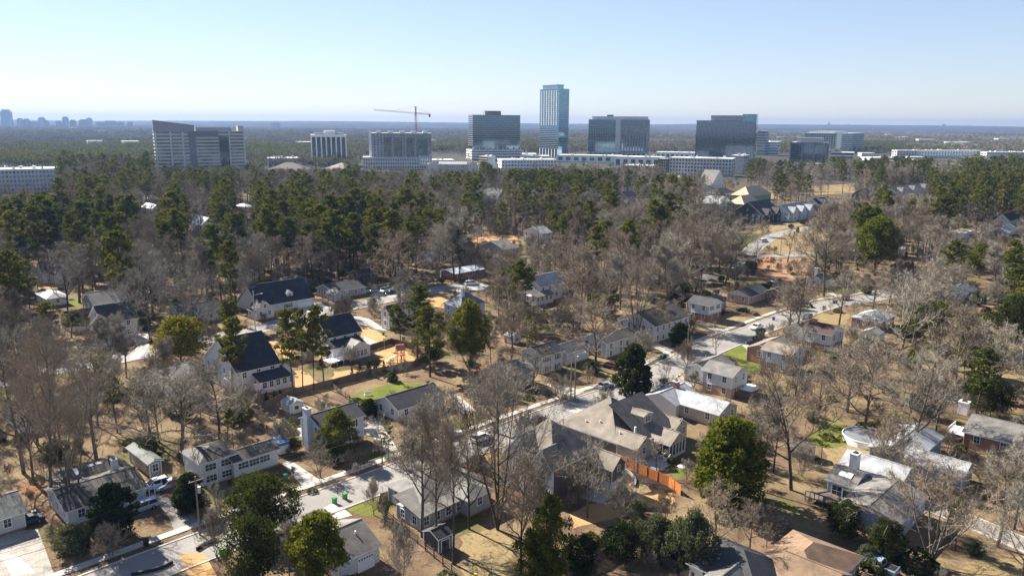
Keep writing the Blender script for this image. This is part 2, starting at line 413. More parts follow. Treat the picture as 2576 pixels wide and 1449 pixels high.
# yards
yz = 0.004
for nm, pts, mt in (
    ('lawn', [(1795, 915), (1835, 880), (1880, 865), (1918, 868), (1930, 925), (1900, 938)], lawnm),
    ('lawn', [(872, 1002), (905, 985), (1000, 960), (1062, 965), (980, 1008), (900, 1020)], lawnm),
    ('lawn', [(858, 1262), (905, 1230), (985, 1205), (1000, 1240), (975, 1290), (930, 1300), (880, 1285)], lawnm),
    ('lawn', [(155, 760), (180, 750), (215, 752), (215, 768), (170, 775)], lawnm),
    ('lawn', [(575, 765), (600, 752), (625, 748), (625, 775), (590, 778)], lawnm),
    ('lawn', [(1400, 1020), (1470, 1012), (1545, 1000), (1580, 1020), (1500, 1035)], lawnm),
    ('lawn', [(1660, 1168), (1720, 1165), (1740, 1190), (1700, 1205)], lawnm),
    ('lawn', [(2040, 738), (2120, 742), (2200, 728), (2150, 715), (2080, 722)], lawnm),
    ('lawn', [(2035, 1090), (2100, 1065), (2140, 1075), (2130, 1120), (2060, 1125)], lawnm),
    ('lawn', [(1830, 612), (1870, 588), (1930, 578), (1905, 600), (1868, 638), (1830, 642)], lawnm),
    ('lawn', [(0, 985), (50, 975), (60, 1000), (0, 1012)], lawnm),
    ('lawn', [(410, 1385), (460, 1420), (430, 1470), (330, 1449)], lawnm),
    ('yard', [(655, 860), (720, 850), (745, 880), (740, 915), (690, 905)], strawm),
    ('yard', [(896, 812), (968, 840), (985, 868), (950, 880), (905, 845)], strawm),
    ('yard', [(718, 940), (760, 930), (800, 962), (795, 985), (700, 985)], strawm),
    ('yard', [(838, 935), (930, 925), (990, 915), (985, 925), (860, 965), (830, 962)], strawm),
    ('yard', [(1060, 745), (1125, 738), (1140, 760), (1130, 780), (1090, 770)], strawm),
    ('yard', [(940, 885), (1005, 868), (1045, 905), (1020, 920), (960, 918)], strawm),
    ('yard', [(880, 780), (960, 770), (1010, 765), (985, 795), (930, 805)], litterm),
    ('yard', [(560, 985), (640, 975), (690, 1000), (640, 1020), (580, 1015)], strawm),
    ('yard', [(1150, 1125), (1215, 1108), (1240, 1130), (1225, 1180), (1165, 1160)], strawm),
    ('yard', [(1430, 1290), (1500, 1265), (1560, 1252), (1690, 1240), (1700, 1262), (1560, 1300), (1440, 1330)], strawm),
    ('yard', [(1155, 1350), (1230, 1330), (1300, 1350), (1290, 1449), (1170, 1449)], drym),
    ('yard', [(1555, 760), (1620, 755), (1700, 790), (1600, 800), (1550, 785)], drym),
    ('yard', [(1750, 830), (1800, 800), (1880, 795), (1935, 800), (1860, 830), (1830, 838)], drym),
    ('yard', [(2000, 800), (2060, 790), (2140, 790), (2130, 815), (2030, 825), (1995, 820)], drym),
    ('yard', [(1640, 975), (1720, 915), (1760, 930), (1765, 965), (1700, 975)], strawm),
    ('yard', [(1280, 850), (1420, 835), (1500, 850), (1490, 870), (1330, 875), (1260, 930), (1230, 900)], litterm),
    ('yard', [(2310, 1100), (2470, 1060), (2500, 1100), (2400, 1140), (2290, 1130)], litterm),
    ('yard', [(2380, 1449), (2480, 1390), (2576, 1400), (2620, 1460), (2420, 1500)], drym),
    ('yard', [(2060, 1120), (2180, 1110), (2240, 1140), (2180, 1175), (2090, 1165)], drym),
    ('yard', [(990, 1330), (1040, 1330), (1160, 1449), (1020, 1500), (960, 1449)], litterm),
    ('yard', [(1860, 1320), (1980, 1300), (2030, 1360), (1920, 1400), (1850, 1390)], litterm),
    ('yard', [(130, 1420), (440, 1300), (390, 1290), (310, 1300), (140, 1350)], litterm),
    ('yard', [(1880, 575), (1960, 545), (2060, 545), (2040, 562), (1950, 582), (1900, 590)], drym),
    ('yard', [(1870, 665), (1900, 655), (2040, 650), (2030, 690), (1960, 720), (1890, 700)], clay),
    ('yard', [(1960, 592), (2060, 578), (2120, 610), (2080, 636), (1940, 640), (1925, 620)], drym),
    ('yard', [(2390, 575), (2470, 570), (2480, 600), (2400, 605)], clay),
    ('yard', [(1840, 485), (1940, 480), (1960, 500), (1850, 512)], drym),
    ('yard', [(2040, 468), (2150, 462), (2150, 485), (2050, 492)], drym),
    ('yard', [(90, 705), (150, 700), (200, 705), (180, 725), (90, 725)], strawm),
    ('yard', [(1180, 598), (1290, 590), (1310, 615), (1190, 620)], strawm),
    ('yard', [(1395, 690), (1470, 660), (1560, 650), (1560, 720), (1420, 760)], litterm),
    ('yard', [(2480, 930), (2580, 920), (2600, 980), (2490, 985)], drym),
    ('yard', [(2390, 790), (2450, 790), (2460, 850), (2400, 860)], drym),
    ('garden_bed', [(1450, 1240), (1545, 1165), (1600, 1185), (1690, 1222), (1700, 1236), (1560, 1246), (1500, 1265)], mulch),
    ('yard', [(1560, 1222), (1590, 1212), (1625, 1220), (1640, 1235), (1600, 1246), (1565, 1240)], drym),
    ): patch(nm, pts, mt, yz, ragged=0.55, clear=nm == 'lawn' or mt in (strawm, drym)); yz = 0.004+((yz) % 0.024)

# ================================================================== HOUSES
white = sidmat('white_siding', (0.68, 0.68, 0.66)); offw = sidmat('cream_siding', (0.62, 0.60, 0.54))
tan = sidmat('tan_siding', (0.46, 0.41, 0.34)); grey = sidmat('grey_siding', (0.36, 0.37, 0.37))
bluegrey = sidmat('blue_grey_siding', (0.36, 0.42, 0.50), 'X', 1.6); olive = sidmat('olive_siding', (0.22, 0.24, 0.21))
blue = sidmat('pale_blue_siding', (0.5, 0.57, 0.64)); charcoal = sidmat('charcoal_siding', (0.06, 0.065, 0.075))
brown = sidmat('brown_shake', (0.12, 0.10, 0.085)); pink = sidmat('pink_siding', (0.55, 0.40, 0.38))
brick = brickmat('red_brick', (0.22, 0.09, 0.05), (0.40, 0.20, 0.13)); tanbrick = brickmat('tan_brick', (0.42, 0.27, 0.18), (0.55, 0.38, 0.26))
trim = M('white_trim', (0.8, 0.8, 0.79), 0.5, 0.05, 1.0)
r_navy = roofmat('navy_roof', (0.035, 0.04, 0.055)); r_char = roofmat('charcoal_roof', (0.055, 0.055, 0.06))
r_grey = roofmat('grey_roof', (0.20, 0.188, 0.172)); r_light = roofmat('light_grey_roof', (0.40, 0.41, 0.43))
r_tan = roofmat('taupe_roof', (0.25, 0.21, 0.165)); r_brown = roofmat('brown_roof', (0.085, 0.05, 0.04))
r_dkbr = roofmat('dark_brown_roof', (0.09, 0.078, 0.066)); r_orange = roofmat('tan_brown_roof', (0.25, 0.16, 0.10))
r_green = roofmat('green_grey_roof', (0.13, 0.145, 0.14)); r_blue = roofmat('blue_grey_roof', (0.16, 0.19, 0.23))
r_metal = M('pale_metal', (0.55, 0.6, 0.63), 0.35, 0.12, 0.5, spec=0.5); r_ply = M('bare_plywood', (0.44, 0.34, 0.22), 0.8, 0.15, 0.6)
sheath = M('green_sheathing', (0.18, 0.34, 0.18), 0.7, 0.12, 0.5); concwall = M('painted_block', (0.6, 0.58, 0.55), 0.9, 0.1, 0.8)
blackm = M('black_paint', (0.02, 0.02, 0.022), 0.5, 0.2, 2); wood = M('weathered_wood', (0.17, 0.13, 0.10), 0.9, 0.25, 2, fine=12)
cedarw = M('orange_cedar', (0.62, 0.22, 0.06), 0.8, 0.15, 2, fine=12); brownw = M('brown_fence_wood', (0.15, 0.10, 0.07), 0.9, 0.25, 2, fine=12)
shutter = M('black_shutter', (0.03, 0.035, 0.045), 0.6, 0.1, 3)

def win_mesh(wd, ht, key={}):
    k = (round(wd, 1), round(ht, 1))
    if k not in key:
        t = 0.11; b = MB()                        # local: x across, z up, outside = -y
        b.box(-wd/2-t, -.07, -t, wd/2+t, .0, 0); b.box(-wd/2-t, -.07, ht, wd/2+t, 0, ht+t)
        b.box(-wd/2-t, -.07, 0, -wd/2, 0, ht); b.box(wd/2, -.07, 0, wd/2+t, 0, ht)
        b.box(-wd/2, -.055, ht/2-.03, wd/2, -.003, ht/2+.03)
        nv = max(1, int(wd/0.95))
        for i in range(1, nv+1):
            if nv > 1 or wd > 0.8: 
                x = -wd/2+wd*i/(nv+1) if nv > 1 else 0
                b.box(x-.025, -.05, 0, x+.025, -.003, ht)
        fr = b.mesh('window', trim)
        p = MB(); p.box(-wd/2, -.035, 0, wd/2, -.004, ht)
        key[k] = (fr, p.mesh('pane', MATS['win_glass']))
    return key[k]
def window(parent, x, y, z, face, wd=0.95, ht=1.35, shut=False):
    """face: 0 lower right wall (local -y normal), 1 lower left wall (local -x normal), 2 far (+x), 3 (+y)"""
    f, p = win_mesh(wd, ht); o = meshobj('window', f, parent)
    o.location = (x, y, z); o.rotation_euler = (0, 0, (0, -math.pi/2, math.pi/2, math.pi)[face])
    q = meshobj('pane', p, o)
    if shut:
        if 'sh' not in MATS:
            b = MB(); b.box(-.2, -.05, -.05, .2, 0, 1.4); MATS['sh'] = b.mesh('shutter', shutter)
        for s in (-1, 1):
            k = meshobj('shutter', MATS['sh'], o); k.location = (s*(wd/2+.34), 0, 0)
    return o
def door(parent, x, y, z, face, col=None, wd=1.0, ht=2.1, name='door'):
    b = MB(); b.box(-wd/2, -.06, 0, wd/2, 0, ht); b.box(-wd/2-.12, -.08, 0, -wd/2, 0, ht+.12, 1); b.box(wd/2, -.08, 0, wd/2+.12, 0, ht+.12, 1)
    b.box(-wd/2, -.08, ht, wd/2, 0, ht+.12, 1)
    if name == 'garage_door':
        for i in range(1, 4): b.box(-wd/2, -.075, ht*i/4-.02, wd/2, -.06, ht*i/4+.02, 1)
        for i in range(6): x0 = -wd/2+wd*(i+.2)/6; b.box(x0, -.07, ht*.8, x0+wd*.1, -.06, ht*.92, 2)
    else: b.box(-wd*.3, -.07, ht*.5, wd*.3, -.06, ht*.9, 2)
    o = b.build(name, [col or trim, trim, MATS['win_glass']], parent)
    o.location = (x, y, z); o.rotation_euler = (0, 0, (0, -math.pi/2, math.pi/2, math.pi)[face]); return o
def roof_part(parent, x0, y0, z, l1, l2, kind, pitch, mat, o=0.45, t=0.16, trimm=None):
    tr = trimm or trim; b = MB()
    X0, Y0, X1, Y1 = x0-o, y0-o, x0+l1+o, y0+l2+o; zz = z-o*pitch
    if kind == 'flat':
        b.box(X0, Y0, z, X1, Y1, z+.22, 1); b.box(X0+.15, Y0+.15, z+.22, X1-.15, Y1-.15, z+.26, 0)
    elif kind in ('g1', 'g2'):
        sp = (Y1-Y0) if kind == 'g1' else (X1-X0); rz = zz+sp/2*pitch
        if kind == 'g1':
            ym = (Y0+Y1)/2
            for ya, yb in ((Y0, ym), (Y1, ym)):
                q = [(X0, ya, zz), (X1, ya, zz), (X1, yb, rz), (X0, yb, rz)]
                if ya > yb: q = [q[1], q[0], q[3], q[2]]
                b.face([(p[0], p[1], p[2]+t) for p in q], 0); b.face([q[3], q[2], q[1], q[0]], 1)
                b.face([q[0], q[1], (q[1][0], q[1][1], q[1][2]+t), (q[0][0], q[0][1], q[0][2]+t)], 1)
                for k, l in ((1, 2), (3, 0)): b.face([q[k], q[l], (q[l][0], q[l][1], q[l][2]+t), (q[k][0], q[k][1], q[k][2]+t)], 1)
            b.box(X0, ym-.12, rz+t-.06, X1, ym+.12, rz+t+.03, 0)
        else:
            xm = (X0+X1)/2
            for xa, xb in ((X0, xm), (X1, xm)):
                q = [(xa, Y1, zz), (xa, Y0, zz), (xb, Y0, rz), (xb, Y1, rz)]
                if xa > xb: q = [q[1], q[0], q[3], q[2]]
                b.face([(p[0], p[1], p[2]+t) for p in q], 0); b.face([q[3], q[2], q[1], q[0]], 1)
                b.face([q[0], q[1], (q[1][0], q[1][1], q[1][2]+t), (q[0][0], q[0][1], q[0][2]+t)], 1)
                for k, l in ((1, 2), (3, 0)): b.face([q[k], q[l], (q[l][0], q[l][1], q[l][2]+t), (q[k][0], q[k][1], q[k][2]+t)], 1)
            b.box(xm-.12, Y0, rz+t-.06, xm+.12, Y1, rz+t+.03, 0)
    elif kind == 'hip':
        s = min(X1-X0, Y1-Y0)/2; rz = zz+s*pitch+t; e = zz+t
        if X1-X0 >= Y1-Y0: a = (X0+s, (Y0+Y1)/2, rz); c = (X1-s, (Y0+Y1)/2, rz)
        else: a = ((X0+X1)/2, Y0+s, rz); c = ((X0+X1)/2, Y1-s, rz)
        k = [(X0, Y0, e), (X1, Y0, e), (X1, Y1, e), (X0, Y1, e)]
        if X1-X0 >= Y1-Y0:
            b.face([k[0], k[1], c, a]); b.face([k[1], k[2], c]); b.face([k[2], k[3], a, c]); b.face([k[3], k[0], a])
        else:
            b.face([k[0], k[1], a]); b.face([k[1], k[2], c, a]); b.face([k[2], k[3], c]); b.face([k[3], k[0], a, c])
        for i in range(4):
            p, q = k[i], k[(i+1) % 4]; b.face([(p[0], p[1], zz), (q[0], q[1], zz), q, p], 1)
        b.face([(p[0], p[1], zz) for p in reversed(k)], 1)
    elif kind in ('s1', 's2'):                     # shed roof, high edge at far y / far x
        rz = z+(l2 if kind == 's1' else l1)*pitch
        q = [(X0, Y0, zz), (X1, Y0, zz if kind == 's1' else rz), (X1, Y1, rz), (X0, Y1, rz if kind == 's1' else zz)]
        b.hull8(q, [(p[0], p[1], p[2]+t) for p in q], 0)
    return b.build('roof', [mat, tr], parent)
def wall_part(parent, x0, y0, l1, l2, z0, h, kind, pitch, mat, low=None, lowh=2.4):
    b = MB(); x1, y1 = x0+l1, y0+l2
    if low:
        b.box(x0+.06, y0+.06, z0, x1-.06, y1-.06, z0+lowh, 1); zb = z0+lowh
    else: b.box(x0+.04, y0+.04, z0, x1-.04, y1-.04, z0+.35, 1); zb = z0+.35
    if kind == 'g1':
        ym = (y0+y1)/2; rz = h+l2/2*pitch
        A = [(x0, y0), (x0, y1), (x1, y1), (x1, y0)]
        b.face([(x0, y1, zb), (x0, y0, zb), (x0, y0, h), (x0, ym, rz), (x0, y1, h)]); b.face([(x1, y0, zb), (x1, y1, zb), (x1, y1, h), (x1, ym, rz), (x1, y0, h)])
        b.face([(x0, y0, zb), (x1, y0, zb), (x1, y0, h), (x0, y0, h)]); b.face([(x1, y1, zb), (x0, y1, zb), (x0, y1, h), (x1, y1, h)])
    elif kind == 'g2':
        xm = (x0+x1)/2; rz = h+l1/2*pitch
        b.face([(x0, y0, zb), (x1, y0, zb), (x1, y0, h), (xm, y0, rz), (x0, y0, h)]); b.face([(x1, y1, zb), (x0, y1, zb), (x0, y1, h), (xm, y1, rz), (x1, y1, h)])
        b.face([(x0, y1, zb), (x0, y0, zb), (x0, y0, h), (x0, y1, h)]); b.face([(x1, y0, zb), (x1, y1, zb), (x1, y1, h), (x1, y0, h)])
    else: b.box(x0, y0, zb, x1, y1, h)
    # corner boards
    for x, y in ((x0, y0), (x1, y0), (x0, y1)):
        b.box(x-.06, y-.06, zb, x+.06, y+.06, h-.05, 2)
    return b.build('wall', [mat, low or brick, trim], parent)
def chimney(parent, x, y, z0, z1, s=0.9, mat=None, s2=None):
    b = MB(); s2 = s2 or s; b.box(x-s/2, y-s2/2, z0, x+s/2, y+s2/2, z1); b.box(x-s/2-.08, y-s2/2-.08, z1, x+s/2+.08, y+s2/2+.08, z1+.18, 1)
    b.box(x-s/4, y-s2/4, z1+.18, x+s/4, y+s2/4, z1+.35, 2)
    return b.build('chimney', [mat or brick, concwall, blackm], parent)
HOUSES = []; FOOT = []
A1 = R_(45.5)
class House:
    def __init__(s, name, label, blocks, ang=45.5, cat='house', group=None, wins=True):
        """blocks: dict(N,R,L,h,k,p,w,r[,low,lowh,win,o]) N/R/L = eave corners in photo pixels (nearest, right, left) or numbers for lengths"""
        s.a = R_(ang); s.e1 = Vector((math.cos(s.a), math.sin(s.a), 0)); s.e2 = Vector((-math.sin(s.a), math.cos(s.a), 0))
        s.root = None; s.bl = []
        for bd in blocks:
            h = bd['h']
            if 'at' in bd: n = s.o+s.e1*bd['at'][0]+s.e2*bd['at'][1]; n.z = 0
            else: n = G(*bd['N'], h); n.z = 0
            def ln(v, e):
                if isinstance(v, (int, float)): return v
                q = G(*v, h); q.z = 0; return max(2.0, (q-n).dot(e))
            l1 = ln(bd['R'], s.e1); l2 = ln(bd['L'], s.e2)
            if s.root is None:
                s.o = n; s.root = empty(name, n, s.a, label, cat, group)
            x0 = (n-s.o).dot(s.e1); y0 = (n-s.o).dot(s.e2)
            k = bd.get('k', 'g1'); p = bd.get('p', 0.45); z0 = bd.get('z0', 0)
            wl = wall_part(s.root, x0, y0, l1, l2, z0, h, k, p, bd['w'], bd.get('low'), bd.get('lowh', 2.4))
            rf = roof_part(s.root, x0, y0, h, l1, l2, k, p, bd['r'], bd.get('o', 0.45))
            s.bl.append((x0, y0, l1, l2, h, k, p, rf, wl))
            poly = [s.o+s.e1*a+s.e2*b for a, b in ((x0-1.5, y0-1.5), (x0+l1+1.5, y0-1.5), (x0+l1+1.5, y0+l2+1.5), (x0-1.5, y0+l2+1.5))]
            FOOT.append([(q.x, q.y) for q in poly])
            # a vent pipe on the roof
            if bd.get('win', 1): s.autowin(x0, y0, l1, l2, h, k, p, bd)
        HOUSES.append((name, label, s.o+s.e1*(s.bl[0][2]/2)+s.e2*(s.bl[0][3]/2)))
    def autowin(s, x0, y0, l1, l2, h, k, p, bd):
        rows = [h-1.75] if h < 4 else [h-1.8, h-4.5]
        sh = bd.get('shut', False); sp = bd.get('sp', 3.6)
        for z in rows:
            if z < 0.4: z = 0.6
            for face, ln in ((0, l1), (1, l2), (3, l1)):
                if face in bd.get('skip', ()): continue
                n = max(1, int(ln/sp))
                for i in range(n):
                    u = ln*(i+.5)/n
                    if face == 0: window(s.root, x0+u, y0-.003, z, 0, shut=sh)
                    elif face == 1: window(s.root, x0-.003, y0+u, z, 1, shut=False)
                    else: window(s.root, x0+u, y0+l2+.003, z, 3)
        if k == 'g2' and p > .6 and 0 not in bd.get('skip', ()): window(s.root, x0+l1/2, y0-.003, h+l1*p*.12, 0, .8, 1.1)
        if k == 'g1' and p > .6 and 1 not in bd.get('skip', ()): window(s.root, x0-.003, y0+l2/2, h+l2*p*.12, 1, .8, 1.1)
def vent(h, i, u, v, r=0.12, hh=0.6, mat=None):
    x0, y0, l1, l2, hz, k, p, rf, wl = h.bl[i]
    x = x0+l1*u; y = y0+l2*v
    if k == 'g1': z = hz+(l2/2-abs(y-y0-l2/2))*p
    elif k == 'g2': z = hz+(l1/2-abs(x-x0-l1/2))*p
    else: z = hz+min(x-x0, x0+l1-x, y-y0, y0+l2-y)*p
    b = MB(); b.tube([(x, y, z-.1), (x, y, z+hh)], r, 8)
    o = b.build('vent_pipe', mat or trim, rf); return o
def skylight(h, x, y, z, slope_y, w=0.9, l=1.2):
    b = MB(); dz = slope_y*l/2
    q = [(x-w/2, y-l/2, z-dz), (x+w/2, y-l/2, z-dz), (x+w/2, y+l/2, z+dz), (x-w/2, y+l/2, z+dz)]
    b.hull8(q, [(a, b_, c+.22) for a, b_, c in q], 0)
    return b.build('skylight', trim, h.root)
def porch(h, x0, y0, l1, l2, z, mat, n1=3, n2=2, kind='g2', p=.4, deckz=0.6, rail=False):
    roof_part(h.root, x0, y0, z, l1, l2, kind, p, mat, .3)
    if kind == 'g2':
        b = MB(); b.face([(x0, y0, z-.35), (x0+l1, y0, z-.35), (x0+l1, y0, z), (x0+l1/2, y0, z+l1/2*p), (x0, y0, z)]); b.build('gable_panel', tan if mat is r_tan else white, h.root)
    b = MB(); b.box(x0, y0, 0, x0+l1, y0+l2, deckz); b.build('porch_floor', concwall, h.root)
    pts = [(x0+.1+(l1-.2)*i/n1, y0+.1) for i in range(n1+1)]+[(x0+.1, y0+.1+(l2-.2)*i/n2) for i in range(1, n2+1)]
    for x, y in pts:
        c = MB(); c.box(x-.1, y-.1, deckz, x+.1, y+.1, z-.02); c.build('porch_post', trim, h.root)
    if rail:
        c = MB(); c.box(x0, y0, deckz+.85, x0+l1, y0+.06, deckz+.92)
        for i in range(int(l1/.25)): c.box(x0+i*.25, y0+.01, deckz, x0+i*.25+.04, y0+.05, deckz+.85)
        c.build('railing', trim, h.root)
def dormer(h, x, y, z, w_, d, hh, face, wm, rm, p=.6):
    """small gabled dormer; face 0 looks to -y, 1 to -x ; (x,y) front centre"""
    if face == 0: x0, y0, l1, l2, k = x-w_/2, y, w_, d, 'g2'
    else: x0, y0, l1, l2, k = x, y-w_/2, d, w_, 'g1'
    b = MB(); b.box(x0, y0, z, x0+l1, y0+l2, z+hh)
    if face == 0: b.face([(x0, y0-.002, z+hh), (x0+l1, y0-.002, z+hh), (x0+l1/2, y0-.002, z+hh+l1/2*p)])
    else: b.face([(x0-.002, y0+l2, z+hh), (x0-.002, y0, z+hh), (x0-.002, y0+l2/2, z+hh+l2/2*p)])
    b.build('dormer', wm, h.root); roof_part(h.root, x0, y0, z+hh, l1, l2, k, p, rm, .2, .1)
    window(h.root, x if face == 0 else x-.003, y-.003 if face == 0 else y, z+.25*hh, face, w_*.55, hh*.6)

# --- foreground and midground houses -------------------------------------------------
h = House('ranch_house', 'long white ranch house under a dark weathered roof with pale skylights beside the silver car', [
    dict(N=(169, 1284), R=(372, 1230), L=(147, 1222), h=3.0, k='g1', p=.32, w=white, r=r_dkbr, sp=3.0),
    dict(N=(147, 1222), R=(330, 1178), L=(200, 1170), h=3.0, k='hip', p=.42, w=white, r=r_dkbr, win=0)])
x0, y0, l1, l2 = h.bl[0][:4]
chimney(h.root, l1*.83, l2*.75, 2.5, 5.9, .9, concwall)
X, Y, A_, B_ = h.bl[1][:4]
for i in range(3): skylight(h, X+A_*.30+i*1.1, Y+B_*.28+.2*i, 3.0+B_*.28*.42-.02, .42, .6, 1.5)
for i in range(2): skylight(h, X+A_*.52+i*1.3, Y+B_*.36, 3.0+B_*.36*.42-.02, .42, .9, .5)
vent(h, 0, .4, .75); door(h.root, l1*.8, -.004, .35, 0)
for i in range(7):
    c = MB(); c.box(l1*.66+i*.9, -.1, .1, l1*.66+i*.9+.12, .02, 2.9); c.build('porch_post', trim, h.root)
h = House('split_level_house', 'white split level house with dark brown roof and wide grid windows by the utility pole', [
    dict(N=(504, 1165), R=(591, 1137), L=(482, 1128), h=4.4, k='hip', p=.38, w=white, r=r_dkbr, win=0, low=white),
    dict(N=(589, 1162), R=(690, 1124), L=(572, 1136), h=3.3, k='g1', p=.35, w=white, r=r_dkbr, win=0)])
l1 = h.bl[0][2]
for u in (.27, .72):
    for z in (.5, 2.6): window(h.root, l1*u, -.003, z, 0, 1.9, 1.15)
x, y, l, d = h.bl[1][:4]
for u in (.2, .45, .7): window(h.root, x+l*u, y-.003, 1.6, 0, 1.9, 1.1)
h3 = h = House('two_storey_house', 'blue grey two storey house with a side chimney behind the big round cedar', [
    dict(N=(808, 1076), R=(915, 1045), L=(762, 1049), h=5.5, k='g1', p=.42, w=blue, r=r_char, sp=3.2, shut=True)])
l1, l2 = h.bl[0][2:4]; chimney(h.root, -.55, l2*.55, 0, 8.4, 1.0, blue, 1.5)
h = House('ranch_house', 'white ranch house with dark roof whose gable end faces the fenced green lawn', [
    dict(N=(1002, 1030), R=(1132, 1000), L=(965, 1000), h=3.0, k='g1', p=.45, w=white, r=r_char, sp=3.5)])
h = House('hip_roof_house', 'grey house with pale hipped roofs seen through three tall bare trunks', [
    dict(N=(1060, 1262), R=12.5, L=(977, 1217), h=3.3, k='hip', p=.42, w=grey, r=r_grey),
    dict(N=(1178, 1256), R=5, L=9.5, h=3.3, k='hip', p=.42, w=grey, r=r_grey),
    dict(N=(1058, 1300), R=9, L=6, h=2.6, k='s1', p=.22, w=grey, r=r_grey, sp=2.2)])
x, y, l, d = h.bl[1][:4]
b = MB()
for i in range(7): b.box(x+l+.1, y+1+i*.3, 2.2-i*.3-.1, x+l+1.4, y+1.3+i*.3, 2.2-i*.3)
b.build('stairs', trim, h.root)
h = House('garage_house', 'low white walled house with grey gabled roof half hidden by the bottom pine', [
    dict(N=(850, 1416), R=(955, 1372), L=9.5, h=3.0, k='g1', p=.42, w=white, r=r_grey, win=0)])
l1 = h.bl[0][2]; door(h.root, l1-2.2, -.004, .05, 0, None, 2.6, 2.2, 'garage_door'); vent(h, 0, .72, .3); vent(h, 0, .4, .8, .2, .3, blackm)
h = House('gabled_farmhouse', 'large house with white front gables and taupe hipped roof behind the huge bare tree', [
    dict(N=(1392, 1176), R=(1503, 1132), L=(1288, 1117), h=6.8, k='hip', p=.98, w=brown, r=r_tan, skip=(0, 1), sp=5),  # wall colour: brown siding, with this side's shade put into it
    dict(N=(1540, 1178), R=3.6, L=5, h=5.2, k='g2', p=.9, w=brown, low=white, lowh=2.6, r=r_tan, win=0),
    dict(N=(1352, 1226), R=9.5, L=3.2, h=3.0, k='s1', p=.42, w=brown, r=r_tan, sp=3),
    ])
x, y, l, d = h.bl[0][:4]
for v, ww in ((.2, 4.6), (.66, 6.2)):
    b = MB(); b.face([(-.35, d*v+ww/2, .1), (-.35, d*v-ww/2, .1), (-.35, d*v-ww/2, 6.6), (-.35, d*v, 6.6+ww*.6), (-.35, d*v+ww/2, 6.6)])
    b.face([(-.35, d*v-ww/2, .1), (.0, d*v-ww/2, .1), (.0, d*v-ww/2, 6.6), (-.35, d*v-ww/2, 6.6)]); b.build('front_gable', white, h.root)
    roof_part(h.root, -.35, d*v-ww/2, 6.6, 5.5, ww, 'g1', 1.15, r_grey, .3)
    window(h.root, -.355, d*v, 4.2, 1, 1.2, 1.7)
x, y, l, d = h.bl[1][:4]; window(h.root, x+l/2, y-.003, 4.2, 0, .6, 1.0); window(h.root, x+l/2, y+.057, .9, 0, 1.6, 1.2)
h = House('tan_house', 'big tan house with wide taupe roof, dormer and screened porch above the orange fence', [
    dict(N=(1601, 1128), R=4.9, L=(1482, 1077), h=3.3, k='g2', p=.62, w=tan, r=r_tan, skip=(1,), sp=9),
    dict(at=(-.0, 4.5), R=14.5, L=14.5, h=3.2, k='hip', p=.72, w=tan, r=r_tan, win=0),
    dict(at=(5.5, .6), R=8.6, L=5, h=3.2, k='g2', p=.0, w=tan, r=r_tan, win=0, o=.0),
    dict(at=(13.2, .4), R=4.6, L=12, h=3.2, k='g2', p=.62, w=tan, r=r_tan, sp=2.2),
    ])
roof_part(h.root, 4.0, 1.2, 3.3, 10.5, 8.0, 's1', .62, r_tan, .3)
porch(h, 6.2, -3.2, 5.6, 4.6, 3.05, r_tan, 5, 3, 'g2', .6, .5)
b = MB(); b.box(6.3, -3.05, .55, 11.7, -3.0, 2.9); b.box(6.28, -3.0, .55, 6.33, .5, 2.9); b.build('porch_screen', MATS['win_glass'], h.root)
dormer(h, 8.6, 3.6, 4.9, 3.0, 5.0, 1.7, 0, tan, r_tan, .28)
vent(h, 0, .6, .2, .2, 1.5); vent(h, 1, .15, .4); vent(h, 1, .1, .6); vent(h, 0, .3, .4)
b = MB()
for i in range(4): b.box(5.9-i*.3, -3.6, .5-i*.13-.12, 6.2-i*.3, -2.4, .5-i*.13)
b.bar((4.7, -3.6, .9), (6.2, -3.6, 1.5), .05); b.bar((4.7, -2.4, .9), (6.2, -2.4, 1.5), .05); b.build('stairs', trim, h.root)
b = MB(); b.box(.2, -4.6, 0, 6.0, -.05, .14); b.build('patio', conc, h.root)
h = House('ranch_house', 'pale roofed tan ranch house behind the big tan house, gable end with one window', [
    dict(N=(1807, 1042), R=(1853, 1019), L=(1652, 999), h=3.2, k='g2', p=.42, w=tan, r=r_light, sp=3.8),
    dict(N=(1700, 1018), R=9, L=8, h=3.2, k='g1', p=.42, w=white, r=r_light, win=0)])
chimney(h.root, 4, 13, 3, 6.2, 1.2, brick)
h = House('two_storey_house', 'grey roofed white two storey house across the street from the green lawn', [
    dict(N=(1842, 948), R=(1884, 932), L=(1770, 929), h=5.4, k='g2', p=.42, w=white, low=tanbrick, r=r_grey, sp=3.4),
    dict(at=(4, 8), R=11, L=7, h=3.6, k='g1', p=.4, w=white, r=r_grey)])
b = MB(); b.box(4, -3, 1.4, 9, .5, 1.55); b.box(4, -3, 1.55, 9, -2.95, 2.5); b.build('deck', trim, h.root)
h = House('two_storey_house', 'taupe roofed two storey house with orange brick base right beside the green lawn', [
    dict(N=(1990, 894), R=(2032, 882), L=(1920, 878), h=5.4, k='g2', p=.4, w=blue, low=tanbrick, r=r_tan, sp=3.4),
    dict(at=(4, 7), R=12, L=7, h=3.8, k='g1', p=.4, w=brick, r=r_tan)])
h = House('two_storey_house', 'white two storey house with reddish brown roof and open brick carport below', [
    dict(N=(2091, 843), R=(2128, 830), L=(2022, 828), h=5.4, k='g2', p=.4, w=white, low=brick, r=r_brown, sp=3.4),
    dict(at=(4, 8), R=10, L=7, h=4, k='g1', p=.4, w=white, r=r_brown)])
door(h.root, 1.2, -.004, .1, 0)
